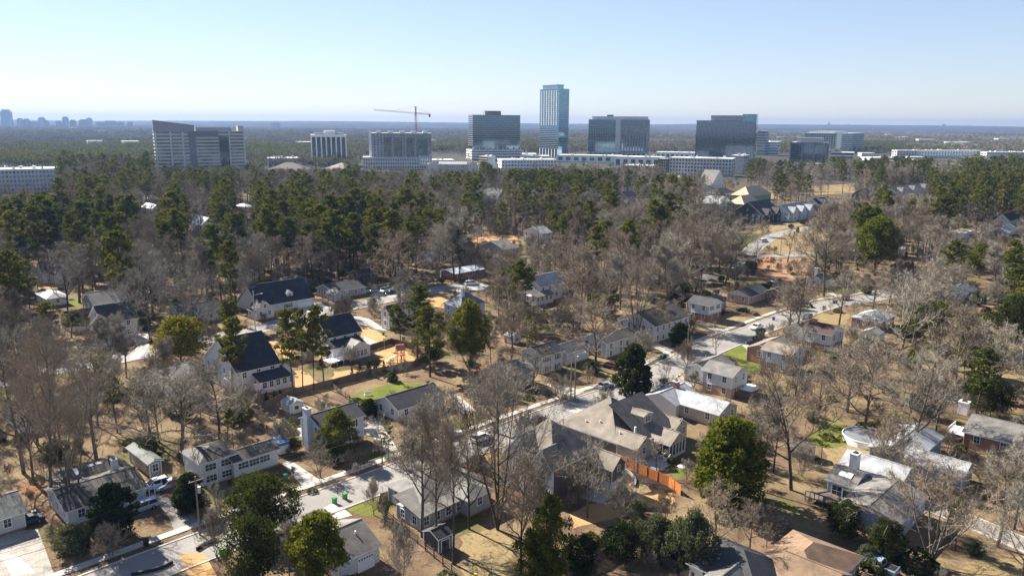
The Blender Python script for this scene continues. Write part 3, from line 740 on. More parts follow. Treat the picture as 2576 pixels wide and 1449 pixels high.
h = House('two_storey_house', 'bright white two storey house with black shutters and brick base among bare yards', [
    dict(N=(1784, 769), R=(1822, 761), L=(1733, 759), h=5.6, k='g2', p=.42, w=white, low=brick, r=r_char, shut=True, sp=3.2),
    dict(at=(6, 4), R=12, L=8, h=3.6, k='g1', p=.4, w=brick, r=r_char)])
chimney(h.root, 16, 8, 3, 6.0, .9, brick)
h = House('ranch_house', 'brick ranch house with white triangular gable beside the flat carport roof', [
    dict(N=(1884, 747), R=15, L=(1833, 737), h=3.1, k='g1', p=.42, w=tanbrick, r=r_char)])
b = MB(); x0, y0, l1, l2 = h.bl[0][:4]; b.face([(-.02, l2, 3.05), (-.02, 0, 3.05), (-.02, l2/2, 3.05+l2/2*.42)]); b.build('gable_panel', white, h.root)
h = House('colonial_house', 'long cream house with dark brown roof behind a bare tree and dark cone shrub', [
    dict(N=(1648, 821), R=(1722, 793), L=(1606, 787), h=5.2, k='g1', p=.45, w=offw, r=r_dkbr, sp=2.6)])
h = House('split_level_house', 'tan house with brown roof half hidden by a bare tree above the curb bins', [
    dict(N=(1525, 864), R=(1572, 848), L=(1484, 842), h=4.4, k='g1', p=.42, w=offw, r=r_dkbr),
    dict(at=(9, 1), R=8, L=8, h=3.4, k='g1', p=.35, w=white, r=r_dkbr)])
h = House('split_level_house', 'white split level house with blue black roof and carport by the street light pole', [
    dict(N=(1366, 896), R=(1426, 884), L=(1326, 877), h=5.0, k='g1', p=.4, w=white, r=r_navy, shut=True, sp=2.8),
    dict(at=(10, .6), R=9, L=7, h=3.6, k='g1', p=.35, w=white, r=r_char, skip=(0,))])
h = House('white_cottage', 'white cottage with slim columns behind the mossy tall trunk and round bushes', [
    dict(N=(2070, 707), R=(2112, 702), L=(2033, 700), h=3.3, k='g1', p=.5, w=white, r=r_char)])
chimney(h.root, 5, 5, 4, 7, 1, concwall)
House('garage', 'small white gabled garage standing behind the white cottage', [
    dict(N=(2128, 705), R=(2146, 702), L=(2112, 700), h=3.0, k='g2', p=.45, w=white, r=r_char)], cat='garage')
House('brick_ranch_house', 'low brick ranch house with pale grey hipped roof under sprawling bare branches', [
    dict(N=(2215, 810), R=(2262, 795), L=(2142, 798), h=3.1, k='hip', p=.4, w=brick, r=r_light)])
h = House('skylight_house', 'blue grey house with two skylights and a tall boxy white chimney near the round pool', [
    dict(N=(2146, 1225), R=7.5, L=(2089, 1201), h=3.3, k='g2', p=.35, w=bluegrey, r=r_grey, win=0),
    dict(at=(7.0, -5), R=8, L=10, h=3.3, k='g2', p=.38, w=bluegrey, r=r_light, win=0),
    dict(N=(2262, 1314), R=12, L=(2128, 1255), h=3.6, k='g1', p=.3, w=bluegrey, r=r_grey, win=0)])
l2 = h.bl[0][3]; chimney(h.root, 6.2, l2*.55, 3.0, 6.6, 1.8, white, 1.2)
for v in (.35, .62):
    b = MB(); x = 1.9; z = 3.3+x*.35+.16; q = [(x-.6, l2*v-.5, z-.2), (x+.6, l2*v-.5, z+.22), (x+.6, l2*v+.5, z+.22), (x-.6, l2*v+.5, z-.2)]
    b.hull8(q, [(a, c, e+.15) for a, c, e in q]); b.build('skylight', trim, h.root)
window(h.root, -.003, l2*.62, .8, 1, 1.6, 1.9); door(h.root, -.003, l2*.2, .3, 1, shutter, 1.4)
x, y, l, d = h.bl[2][:4]; window(h.root, x-.003, y+d*.78, 1.3, 1, 1.5, 1.5); window(h.root, x-.003, y+d*.3, 1.3, 1, 1.5, 1.0)
b = MB(); b.box(-4.2, 0, .9, -.1, l2+2, 1.05)
for i in range(9): b.box(-4.2, i*(l2+1.9)/8, .0, -4.1, i*(l2+1.9)/8+.1, 2.0)
b.box(-4.2, 0, 1.95, -4.1, l2+2, 2.05); b.build('deck', wood, h.root)
h = House('ranch_house', 'ranch house with streaked pale grey roof and tree shadows right of the round pool', [
    dict(N=(2421, 1197), R=(2476, 1176), L=(2290, 1147), h=3.2, k='g2', p=.4, w=bluegrey, r=r_light),
    dict(at=(1.5, 8), R=15, L=8, h=3.2, k='g1', p=.35, w=grey, r=r_light, win=0)])
h = House('brick_ranch_house', 'grey roofed brick house with a white block chimney at the right picture edge', [
    dict(N=(2560, 1118), R=12, L=(2432, 1080), h=3.3, k='g2', p=.32, w=brick, r=r_grey)])
chimney(h.root, 10, 12, 3.5, 6, 1.8, concwall); b = MB(); l2 = h.bl[0][3]
b.box(2, l2+.1, 1.5, 7, l2+3.5, 1.65)
for i in range(6): b.box(2+i, l2+3.4, 0, 2.1+i, l2+3.5, 2.6)
b.box(2, l2+3.4, 2.5, 7, l2+3.5, 2.6); b.build('deck', trim, h.root)
h = House('brown_roof_house', 'sprawling house under a sunlit tan brown hipped roof at the bottom edge', [
    dict(N=(2068, 1492), R=(2168, 1400), L=(1905, 1412), h=3.1, k='hip', p=.42, w=brick, r=r_orange),
    dict(N=(2085, 1490), R=6, L=7, h=3.2, k='g2', p=.5, w=brick, r=r_orange)])
for i in range(3):
    b = MB()
    for k in range(2): b.bar((2+i*.0+8, 12-i*.5-k*.35, 4.2+.1*i), (13, 12-i*.5-k*.35, 3.6+.1*i), .04)
h = House('grey_roof_house', 'house with grey and slate roofs poking up at the bottom picture edge', [
    dict(N=(1840, 1500), R=8, L=(1790, 1440), h=3.2, k='g1', p=.5, w=white, r=r_grey),
    dict(N=(1905, 1490), R=9, L=10, h=3.0, k='hip', p=.5, w=white, r=r_char)])
h = House('cottage', 'small grey roofed cottage cut by the left edge beside the dark parked car', [
    dict(N=(-28, 1312), R=(49, 1272), L=(-90, 1270), h=2.9, k='g1', p=.38, w=offw, r=r_green)])
h = House('blue_hip_house', 'pale blue house with steep grey hipped roof and blue chimney beside the orange yard', [
    dict(N=(1160, 772), R=(1222, 760), L=(1140, 757), h=4.4, k='hip', p=.75, w=blue, r=r_blue)])
chimney(h.root, 3.6, 3.2, 4, 9.4, .9, blue)
h = House('white_farmhouse', 'white farmhouse with deep navy gable roof in front of the round yellow green tree', [
    dict(N=(596, 936), R=(686, 905), L=(515, 897), h=5.8, k='g1', p=.72, w=white, r=r_navy, sp=3.4),
    dict(at=(4, -3.5), R=8.5, L=3.6, h=3.4, k='s1', p=.35, w=white, r=r_navy, sp=1.6)])
h = House('white_farmhouse', 'white farmhouse with near black roof and back porch beside the row of small evergreens', [
    dict(N=(828, 848), R=(909, 832), L=(790, 826), h=6.0, k='g1', p=.75, w=white, r=r_navy, sp=3.2, shut=False),
    dict(at=(-1, -3), R=(912, 858), L=3.2, h=3.7, k='s1', p=.4, w=white, r=r_navy, win=0, o=.3),
    dict(at=(2.4, -6.2), R=6.2, L=4, h=3.4, k='g2', p=.5, w=white, r=r_grey, win=0, o=.3)])
x, y, l, d = h.bl[2][:4]
for i in range(4): window(h.root, x+1.3+i*1.15, y-.003, 1.1, 0, .85, 1.5)
x2, y2, l2_, d2 = h.bl[1][:4]
for i in range(2): window(h.root, x2+l2_-2.6+i*1.2, y2-.003, 1.3, 0, .8, 1.3)
b = MB(); b.box(-4, -6.5, 1.0, 2.2, -3, 1.15); b.box(-4, -6.5, 2.0, 2.2, -6.42, 2.1)
for i in range(22): b.box(-4+i*.29, -6.48, 1.15, -3.95+i*.29, -6.44, 2.0)
for i in range(4): b.box(-4+i*2, -6.5, 0, -3.85+i*2, -6.35, 3.4)
b.build('porch_railing', trim, h.root)
h = House('cape_house', 'long white cape house with navy roof, dormer and double garage door by the side street', [
    dict(N=(652, 770), R=(779, 744), L=(626, 748), h=3.1, k='g1', p=.78, w=white, r=r_navy, win=0),
    dict(N=(645, 783), R=6, L=5.5, h=3.2, k='g2', p=.9, w=offw, r=r_navy, sp=2.6)])
x0, y0, l1, l2 = h.bl[0][:4]
door(h.root, l1-3.4, -.004, .05, 0, None, 4.9, 2.2, 'garage_door'); window(h.root, l1*.52, -.003, 1.0, 0, 1.8, 1.3, True)
dormer(h, l1*.6, 1.5, 3.9, 2.2, 3.0, 1.5, 0, white, r_navy, .8)
House('ranch_house', 'low grey shingled ranch house with small front gable behind three parked cars', [
    dict(N=(836, 735), R=(926, 723), L=(812, 722), h=3.0, k='g1', p=.4, w=grey, r=r_char, sp=2.6),
    dict(N=(842, 740), R=5.5, L=5, h=3.0, k='g2', p=.5, w=grey, r=r_char)])
House('metal_roof_house', 'brick house with long pale ribbed metal roof above the white van', [
    dict(N=(1144, 688), R=(1223, 676), L=(1122, 679), h=3.0, k='g1', p=.2, w=brick, r=r_metal, o=.9)])
h = House('tudor_house', 'old white gabled house with brown roof among tall trunks at the far left', [
    dict(N=(108, 688), R=11, L=8, h=4.4, k='g1', p=.95, w=white, r=r_brown),
    dict(N=(140, 692), R=6.5, L=7, h=4.2, k='g2', p=1.1, w=white, r=r_brown)])
House('ranch_house', 'grey hipped ranch house with red chimney left of the small green lawn', [
    dict(N=(118, 752), R=(165, 742), L=(74, 740), h=3.0, k='hip', p=.4, w=offw, r=r_light)])
House('barn_roof_house', 'olive green house with broad grey brown gable roof above the white house cluster', [
    dict(N=(238, 768), R=(292, 755), L=(212, 752), h=4.4, k='g1', p=.5, w=olive, r=r_grey)])
h = House('white_mansion', 'large white house with several dark gables half screened by bare trees at left', [
    dict(N=(258, 812), R=(334, 794), L=(225, 796), h=6.0, k='g1', p=.75, w=white, r=r_char, sp=3.4),
    dict(N=(176, 812), R=(232, 800), L=(160, 798), h=3.2, k='g1', p=.6, w=offw, r=r_char),
    dict(N=(240, 828), R=5, L=5, h=5.6, k='g2', p=1.1, w=white, r=r_char)])
House('ranch_house', 'ranch house with dark hip roof and shuttered porch above the round yellow green tree', [
    dict(N=(500, 790), R=(556, 778), L=(462, 778), h=3.0, k='g1', p=.5, w=offw, r=r_navy, sp=2.5),
    dict(N=(450, 787), R=(505, 776), L=8, h=3.0, k='g1', p=.45, w=offw, r=r_char)])
h = House('white_farmhouse', 'white and grey farmhouse screened by slender bare trees in the middle of the picture', [
    dict(N=(1358, 722), R=(1420, 707), L=(1326, 710), h=6.0, k='g1', p=.7, w=white, r=r_light, sp=3.2),
    dict(N=(1348, 748), R=9, L=5, h=3.4, k='s1', p=.4, w=white, r=r_grey, sp=2.0)])
House('white_farmhouse', 'narrow white two storey house whose end wall shows beside the green bin', [
    dict(N=(978, 784), R=(1060, 768), L=(962, 778), h=6.0, k='g1', p=.7, w=white, r=r_char, sp=2.6)])
House('tan_cottage', 'small tan hipped cottage under ivy covered trunks behind the long white cape house', [
    dict(N=(745, 706), R=(769, 700), L=(717, 698), h=3.3, k='hip', p=.6, w=tan, r=r_tan)])
House('white_cottage', 'pale cottage tucked behind trunks above the orange straw yard at left', [
    dict(N=(590, 690), R=(640, 680), L=(568, 682), h=4.2, k='g1', p=.6, w=white, r=r_grey)])
House('metal_shed_house', 'long low house with grey roof hidden left of the dark ranch roof at far left', [
    dict(N=(322, 748), R=(352, 742), L=(282, 735), h=3.2, k='g1', p=.45, w=white, r=r_light)])
House('cream_house', 'cream house with dark roof deep in the bare trees left of centre', [
    dict(N=(508, 566), R=(530, 560), L=(484, 558), h=4.6, k='g2', p=.9, w=white, r=r_light)])
House('white_tent_house', 'bright white roofed house glinting among reddish bare trees at left', [
    dict(N=(382, 525), R=(402, 522), L=(355, 520), h=4, k='g2', p=.7, w=white, r=M('white_roof', (.75, .75, .75)))])
House('white_cabin', 'bright white low roofed cabin glinting right of the reddish trees', [
    dict(N=(612, 521), R=(632, 518), L=(600, 517), h=4, k='hip', p=.4, w=white, r=MATS['white_roof'])])
House('white_gable_house', 'white gabled house with near black roof between dark pines above centre', [
    dict(N=(1250, 500), R=(1268, 496), L=(1222, 492), h=5.5, k='g2', p=1.0, w=white, r=r_navy),
    dict(N=(1212, 490), R=8, L=10, h=4, k='g1', p=.6, w=offw, r=r_grey)])
House('white_gable_house', 'small white gabled house left of centre behind round pines', [
    dict(N=(1038, 511), R=(1044, 509), L=(1021, 509), h=4.5, k='g2', p=.9, w=white, r=r_grey)])
House('blue_roof_house', 'white house with pale blue green roof beside the bright green trees', [
    dict(N=(1362, 588), R=(1386, 584), L=(1332, 580), h=5.5, k='g1', p=.45, w=white, r=r_light)])
# houses in the distance
for nm, lb, N, R, L, hh, k, p, wm, rm in (
    ('charcoal_house', 'charcoal house with two steep front gables nearest the far side street', (1918, 541), (1964, 533), (1850, 533), 6, 'g1', .7, charcoal, r_char),
    ('gabled_house', 'grey and white house with three light roof gables right of the charcoal house', (1985, 536), (2052, 526), (1948, 530), 6, 'g1', .7, white, r_light),
    ('gabled_house', 'white house with pointed dark gables at the right end of the new house row', (2058, 514), (2100, 508), (2038, 510), 6, 'g1', .75, white, r_navy),
    ('tall_white_house', 'tall white gabled house rising at the left end of the new houses', (1790, 466), (1818, 462), (1771, 462), 7, 'g2', 1.0, white, r_grey),
    ('brown_house', 'dark brown hipped house between the tall white house and the bare framed roofs', (1812, 489), (1856, 485), (1787, 485), 5.5, 'hip', .6, brown, r_dkbr),
    ('framed_house', 'unfinished house with plywood roof and green sheathing, the farther of two', (1885, 493), (1936, 486), (1862, 487), 5, 'hip', .8, sheath, r_ply),
    ('framed_house', 'unfinished house with plywood roof and green sheathing, the nearer of two', (1872, 514), (1912, 508), (1850, 508), 5, 'hip', .8, sheath, r_ply),
    ('white_gable_house', 'low white gabled house just left of the nearer unfinished house', (1810, 514), (1838, 510), (1788, 507), 4.5, 'g2', .6, white, r_light),
    ('white_gable_house', 'white gabled house at the left foot of the new row, partly behind bare crowns', (1770, 510), (1795, 507), (1758, 505), 4.5, 'g2', .8, white, r_navy),
    ('long_gabled_house', 'long white and brown house with a saw row of grey gables in the upper right', (2252, 484), (2330, 470), 12, 5.5, 'g1', .6, white, r_grey),
    ('brown_house', 'small brown house with chimney standing between bare trees upper right', (2176, 492), (2192, 489), (2155, 488), 4.5, 'g1', .9, brown, r_tan),
    ('white_manor', 'white manor with steep navy roof at the right picture edge', (2540, 556), (2620, 548), (2512, 550), 5.5, 'g1', .9, white, r_navy),
    ('low_house', 'low grey roofed house in front of the white manor at the right edge', (2530, 588), (2590, 578), (2495, 578), 3.3, 'g1', .4, white, r_light),
    ('framed_house', 'half built white wrapped house on orange soil behind the right pines', (2425, 588), (2470, 580), (2400, 582), 5, 'flat', .1, white, r_ply),
    ('brick_house', 'brick house with pale wall showing under the pine at the right edge', (2585, 700), (2640, 690), (2562, 680), 3.6, 'g1', .5, brick, r_grey),
    ('grey_house', 'house with shadowed slate roof behind bare trees right of the street end', (2412, 748), (2470, 730), (2350, 740), 3.3, 'g1', .4, grey, r_blue),
    ('slate_house', 'slate roofed two storey house hidden behind the brown bare trees upper middle', (1702, 480), (1722, 477), (1685, 476), 5.5, 'hip', .6, offw, r_grey),
    ('pale_house', 'pale house among bare trees right of the dark pine clump', (1578, 497), (1600, 494), (1562, 493), 5, 'g1', .7, white, r_grey),
    ('pale_house', 'pale house with brown roof just below the shopping roofs right of centre', (1568, 470), (1590, 468), (1545, 467), 6, 'g1', .7, offw, r_dkbr),
    ('ranch_house', 'low ranch roof in the woods above the long white cape house', (620, 640), (664, 632), (596, 634), 3.2, 'g1', .4, white, r_grey),
    ('ranch_house', 'low grey roof in the woods left of the metal roofed brick house', (1080, 655), (1115, 650), (1040, 648), 3.2, 'g1', .4, grey, r_light),
    ('ranch_house', 'low roof showing between trunks above the grey shingled ranch house', (905, 692), (950, 686), (880, 686), 3.0, 'g1', .4, brick, r_dkbr),
    ('ranch_house', 'dark roofed ranch house peeping between trunks at the centre left', (870, 600), (905, 595), (845, 594), 3.2, 'g1', .4, white, r_grey),
    ('ranch_house', 'long low pale roof behind the dry open ground at centre', (1268, 628), (1300, 622), (1205, 618), 3.2, 'g1', .35, grey, r_grey),
    ('ranch_house', 'low grey roofed ranch house behind the right sprawling bare tree', (2245, 640), (2290, 634), (2215, 632), 3.1, 'g1', .4, brick, r_light),
    ('dark_roof_cottage', 'lean dark roof cottage under evergreens left of the split level house', (375, 1165), (400, 1155), (268, 1140), 3.0, 'g2', .4, grey, r_green),
    ('ranch_house', 'grey roofed house in bare branches behind the wooden playset fence', (1310, 944), (1345, 935), (1215, 925), 2.9, 'g1', .35, offw, r_grey),
    ('ranch_house', 'broad grey roof hidden by bare branches at the lower left', (420, 985), (515, 965), (285, 955), 3.0, 'g1', .35, white, r_grey),
    ('ranch_house', 'taupe roofed house seen through branches at the left edge', (45, 1058), (105, 1040), (-40, 1030), 3.0, 'g1', .4, white, r_dkbr),
    ('brick_ranch_house', 'brick house with dark roof hidden behind the street trees at right', (1975, 742), (2010, 730), (1938, 728), 3.1, 'g1', .4, brick, r_char),
    ):
    far = PX(G(*N))[1] < 600
    blk = [dict(N=N, R=R, L=L, h=hh, k=k, p=p, w=wm, r=rm, sp=4.2 if far else 3.4)]
    h = House(nm, lb, blk)
    x0, y0, l1, l2 = h.bl[0][:4]
    if 'gabl' in nm or 'charcoal' in nm:
        n = 3 if 'three' in lb or 'saw' in lb else 2
        if k == 'g1':
            for i in range(n):
                wd = min(5.5, l1/n*.62); xx = l1*(i+.5)/n
                b = MB(); b.face([(xx-wd/2, -1.4, 0), (xx+wd/2, -1.4, 0), (xx+wd/2, -1.4, hh), (xx, -1.4, hh+wd/2*1.3), (xx-wd/2, -1.4, hh)])
                for s in (-1, 1): b.face([(xx+s*wd/2, -1.4, 0), (xx+s*wd/2, .02, 0), (xx+s*wd/2, .02, hh), (xx+s*wd/2, -1.4, hh)])
                b.build('front_gable', wm, h.root); roof_part(h.root, xx-wd/2, -1.4, hh, wd, 5, 'g2', 1.3, rm, .25)
                window(h.root, xx, -1.403, hh-1.8, 0); window(h.root, xx, -1.403, hh-4.6, 0, 1.4)
        elif 'long' in nm:
            for i in range(3):
                yy = l2*(i+.15)/3; roof_part(h.root, -1.2, yy, hh, 6, 6, 'g1', 1.0, rm, .3); b = MB()
                b.face([(-1.2, yy+6, 2), (-1.2, yy, 2), (-1.2, yy, hh), (-1.2, yy+3, hh+3), (-1.2, yy+6, hh)]); b.build('front_gable', wm if i < 1 else brown, h.root)
# sheds
def shed(lb, N, l1, l2, hh, wm, rm, k='g2', double=True, z=0):
    h = House('garden_shed', lb, [dict(N=N, R=l1, L=l2, h=hh, k=k, p=.45, w=wm, r=rm, win=0, o=.2)], cat='shed')
    door(h.root, l1/2, -.004, .1, 0, wm, 1.5 if double else .9, 1.8); return h
shed('cream garden shed with double doors beside the long wooden fence', (729, 1020), 3.2, 3.6, 2.2, offw, r_light)
shed('dark grey garden shed in the brown yard below the hip roofed grey house', (1103, 1357), 2.6, 3.4, 2.4, charcoal, r_char, 'g1')
shed('tiny pink garden shed left of the round covered pool', (2034, 1134), 3.0, 3.6, 2.1, pink, r_dkbr)
shed('white tall shed under sprawling bare branches at right', (2212, 842), 3.6, 5.0, 2.8, white, r_light, 'g1')
shed('weathered white shed beside a single trunk near the centre', (1290, 848), 3.2, 3.4, 2.3, concwall, r_light)
# flat carport
t = empty('carport', G(1777, 722), A1, 'flat pale roofed open carport on thin posts beside the brick ranch house', 'carport')
b = MB(); b.box(0, 0, 2.6, 9.5, 6.5, 2.78); b.build('roof', r_light, t)
for x, y in ((.4, .4), (4.7, .4), (9.1, .4), (.4, 6.1), (4.7, 6.1), (9.1, 6.1)):
    b = MB(); b.box(x-.06, y-.06, 0, x+.06, y+.06, 2.6); b.build('post', trim, t)

# ================================================================== LARGE BUILDINGS
pale_conc = M('pale_concrete', (0.52, 0.52, 0.50), 0.8, 0.08, 0.08); mid_conc = M('mid_concrete', (0.36, 0.36, 0.35), 0.85, 0.08, 0.08)
dark_conc = M('dark_concrete', (0.16, 0.165, 0.17), 0.8, 0.1, 0.1); white_stucco = M('white_stucco', (0.72, 0.72, 0.70), 0.8, 0.05, 0.1)
tan_stucco = M('tan_stucco', (0.50, 0.44, 0.36), 0.8, 0.08, 0.1); roof_memb = M('roof_membrane', (0.62, 0.62, 0.61), 0.8, 0.12, 0.06)
dbrick = M('dark_brick', (0.13, 0.085, 0.07), 0.9, 0.15, 0.3); red_steel = M('red_steel', (0.36, 0.07, 0.05), 0.5, 0.1, 1)
winm = MATS['grey_glass']
TOW = []
def tower(name, label, xc, xl, xr, yb, yt, ang, style, body, band, floors, glass='dark_glass', bays=None, cat='building', z0=0, baseofs=None, podium=None):
    """near corner column at pixel xc/yb, silhouette from xl to xr, roof at row yt. left face runs along e2, right face along e1"""
    a = R_(ang); e1 = Vector((math.cos(a), math.sin(a), 0)); e2 = Vector((-math.sin(a), math.cos(a), 0))
    p = G(xc, yb); H = hat(p, yt)
    L1 = bis(lambda d: PX(p+e1*d+Vector((0, 0, H/2)))[0]-xr, 0.5, 600) if xr > xc+1 else 18
    L2 = bis(lambda d: PX(p+e2*d+Vector((0, 0, H/2)))[0]-xl, 0.5, 600) if xl < xc-1 else 18
    if xr-xc <= 34: L1 = min(L1, 30)
    if xc-xl <= 34: L2 = min(L2, 30)
    root = empty(name, p, a, label, cat); g = MATS[glass] if glass in MATS else glass
    fh = (H-z0)/floors
    b = MB(); b.box(0, 0, 0, L1, L2, H); b.build('body', g if style in ('ribbon', 'grid', 'bandgrid') else body, root)
    b = MB(); b.box(-.4, -.4, H, L1+.4, L2+.4, H+1.1); b.box(.3, .3, H+1.1, L1-.3, L2-.3, H+1.15, 1); b.build('parapet', [band, roof_memb], root)
    if style in ('ribbon', 'bandgrid'):
        b = MB()
        for i in range(floors):
            z = z0+i*fh; b.box(-.35, -.35, z, L1+.35, L2+.35, z+fh*.42)
        b.build('floor_bands', band, root)
    if style in ('grid', 'bandgrid'):
        n1 = bays[0]; n2 = bays[1]; b = MB()
        for i in range(n1+1):
            x = L1*i/n1; b.box(x-.14, -.22, z0, x+.14, .05, H-.02)
        for i in range(1, n2+1):
            y = L2*i/n2; b.box(-.22, y-.14, z0, .05, y+.14, H-.02)
        b.build('mullions', band, root)
        if style == 'grid':
            b = MB()
            for i in range(floors+1):
                z = z0+i*fh; b.box(-.18, -.18, z-.15, L1+.18, L2+.18, z+.15)
            b.build('floor_bands', band, root)
    if style == 'punched':
        me_ = None; cnt = 0; n1, n2 = bays; rest = MB()
        for i in range(floors):
            z = z0+i*fh+fh*.25
            for face, n, L in ((0, n1, L1), (1, n2, L2)):
                wd = L/n*.55
                for k in range(n):
                    u = L*(k+.5)/n
                    if face == 0: bb = (u-wd/2, -.16, z, u+wd/2, .05, z+fh*.55)
                    else: bb = (-.16, u-wd/2, z, .05, u+wd/2, z+fh*.55)
                    if cnt < 96: m_ = MB(); m_.box(*bb); m_.build('window', winm, root); cnt += 1
                    else: rest.box(*bb)
        if rest.f: tag(rest.build('window', winm, root), kind='stuff')
    poly = [p+e1*x+e2*y for x, y in ((-4, -4), (L1+4, -4), (L1+4, L2+4), (-4, L2+4))]
    FOOT.append([(q.x, q.y) for q in poly]); TOW.append((label, p))
    return root, L1, L2, H
def addbox(root, name, x0, y0, z0, x1, y1, z1, mat):
    b = MB(); b.box(x0, y0, z0, x1, y1, z1); return b.build(name, mat, root)
# left office slab
rt, L1, L2, H = tower('office_tower', 'wide pale banded office building with a slanted sail wall, far left of the towers', 397, 389, 618, 446, 332, 35, 'ribbon', pale_conc, pale_conc, 13, 'grey_glass')
b = MB(); b.hull8([(-.8, -.9, H), (L1*.43, -.9, H), (L1*.43, 1.2, H), (-.8, 1.2, H)], [(-.8, -.9, H+13), (L1*.43, -.9, H+7.5), (L1*.43, 1.2, H+7.5), (-.8, 1.2, H+13)]); b.build('sail_wall', M('sail_grey', (.30, .30, .31), .7, .05, .1), rt)
addbox(rt, 'penthouse', L1*.45, 3, H, L1*.86, L2*.8, H+5, mid_conc); addbox(rt, 'penthouse', L1*.93, 1, H, L1*.99, 8, H+7, tan_stucco)
addbox(rt, 'dark_bay', L1*.365, -.6, 0, L1*.44, .1, H, M('bay_shade', (.17, .18, .19), .6, .1, .1))  # panel stands proud; the shade of a recess is put into its colour
addbox(rt, 'dark_bay', L1*.70, -.6, 0, L1*.81, .1, H-6, MATS['dark_glass']); addbox(rt, 'roof_screen', L1*.36, -.7, H-6, L1*.70, .2, H+1, MATS['bay_shade'])
for u in (.01, .17, .30, .82, .99): addbox(rt, 'pier', L1*u-.8, -.55, 0, L1*u+.8, .05, H, pale_conc)
# white ribbed tower
rt, L1, L2, H = tower('ribbed_tower', 'white tower with tall vertical ribs over dark windows, left of the crane', 786, 782, 871, 418, 346, 14, 'grid', white_stucco, dark_conc, 12, 'dark_glass', (24, 4))
for i in range(8):
    x = (L1)*i/7; b = MB(); b.box(x-.9, -1.4, 0, x+.9, -.3, H+.5); b.build('rib', white_stucco, rt)
addbox(rt, 'cornice', -1, -1.5, H+.5, L1+1, L2+1, H+4, white_stucco); addbox(rt, 'penthouse', L1*.38, 4, H+4, L1*.7, L2-3, H+9.5, white_stucco); addbox(rt, 'penthouse', L1*.1, 5, H+4, L1*.95, L2*.6, H+6.5, mid_conc)
# condo slab near crane
rt, L1, L2, H = tower('apartment_slab', 'grey apartment slab with many balconies in front of the tower crane', 932, 930, 1086, 425, 337, 9, 'punched', M('slab_grey', (.33, .34, .35), .8, .08, .1), mid_conc, 10, 'grey_glass', (19, 3), z0=14)
addbox(rt, 'white_pier', -1, -1, 12, 2.5, 6, H+2, white_stucco)
for u in (.24, .42, .60, .84): addbox(rt, 'balcony_bay', L1*u, -1.6, 12, L1*u+8, -.2, H-5, MATS['grey_glass'])
for i in range(5): addbox(rt, 'roof_box', L1*(.1+i*.19), 6, H+1, L1*(.1+i*.19)+7, 14, H+4, pale_conc)
addbox(rt, 'glass_bay', L1*.77, -1.9, 10, L1*.9, -.3, H-3, MATS['tower_glass'])
tower('apartment_podium', 'long pale low building at the foot of the grey apartment slab', 914, 912, 1084, 426, 398, 9, 'punched', pale_conc, pale_conc, 3, 'grey_glass', (28, 3))
# crane
cp = G(1048, 398); ch = hat(cp, 287)
cr = empty('tower_crane', cp, 0, 'tower crane with red mast and long pale jib above the grey apartment slab', 'crane')
def lattice(name, a, b, s, n, mat, r=.28):
    a = Vector(a); b = Vector(b); d = (b-a); u = d.normalized(); v = u.orthogonal().normalized(); w_ = u.cross(v); m = MB()
    cs = [v*s+w_*s, v*s-w_*s, -v*s-w_*s, -v*s+w_*s]
    for c in cs: m.bar(a+c, b+c, r)
    for i in range(n):
        p, q = a+d*i/n, a+d*(i+1)/n
        for k in range(4): m.bar(p+cs[k], q+cs[(k+1) % 4], r*.7)
    return m.build(name, mat, cr)
lattice('mast', (0, 0, 0), (0, 0, ch), 1.5, 40, red_steel, .22)
def wpt(x, y): # point at crane depth
    q = G(x, 398); k = bis(lambda h: PX((q.x, cp.y, h))[1]-y, 0, 300); return Vector((q.x-cp.x, 0, k))
jl = wpt(942, 277); jr = wpt(1085, 288); top = Vector((0, 0, ch+13))
lattice('jib', (0, 0, ch+1), jl, .9, 36, pale_conc, .16); lattice('counter_jib', (0, 0, ch+1), jr, 1.1, 10, red_steel, .2)
lattice('tower_head', (0, 0, ch), top, .9, 6, red_steel, .3)
b = MB(); b.box(jr.x-3, -1.5, jr.z-5, jr.x, 1.5, jr.z); b.build('counterweight', red_steel, cr); b = MB(); b.box(-2, -2.8, ch-3, 1, -1, ch); b.build('cab', pale_conc, cr)
b = MB(); b.bar(top, jl*.62+Vector((0, 0, ch*.38)), .15); b.bar(top, jr, .15); b.build('tie_rods', dark_conc, cr)
# glass office with podium
rt, L1, L2, H = tower('glass_office', 'square dark glass office with pale floor lines on a white parking podium', 1190, 1169, 1308, 404, 291, 18, 'ribbon', dark_conc, MATS['dark_glass'], 15, 'dark_glass', z0=22)
for i in range(15):
    z = 22+(H-22)*(i+.9)/15; b = MB(); b.box(-.6, -.6, z, L1+.6, L2+.6, z+.55); b.build('ledge', mid_conc, rt)
addbox(rt, 'penthouse', L1*.28, 8, H, L1*.62, L2*.7, H+8, dark_conc)
for i in range(4): addbox(rt, 'parking_deck', -3.5, -3.5, 3+i*4.3, L1+3.5, L2+3, 5+i*4.3, white_stucco)
addbox(rt, 'parking_shade_core', -2.5, -2.5, 0, L1+2.5, L2+2, 19.5, M('deck_shade', (.16, .15, .14), .9, .1, .2))  # solid dark block; shade between the open decks is put into its colour
for i in range(9): addbox(rt, 'column', L1*i/8-1, -3.2, 17, L1*i/8+1, -1.2, 22, pale_conc)
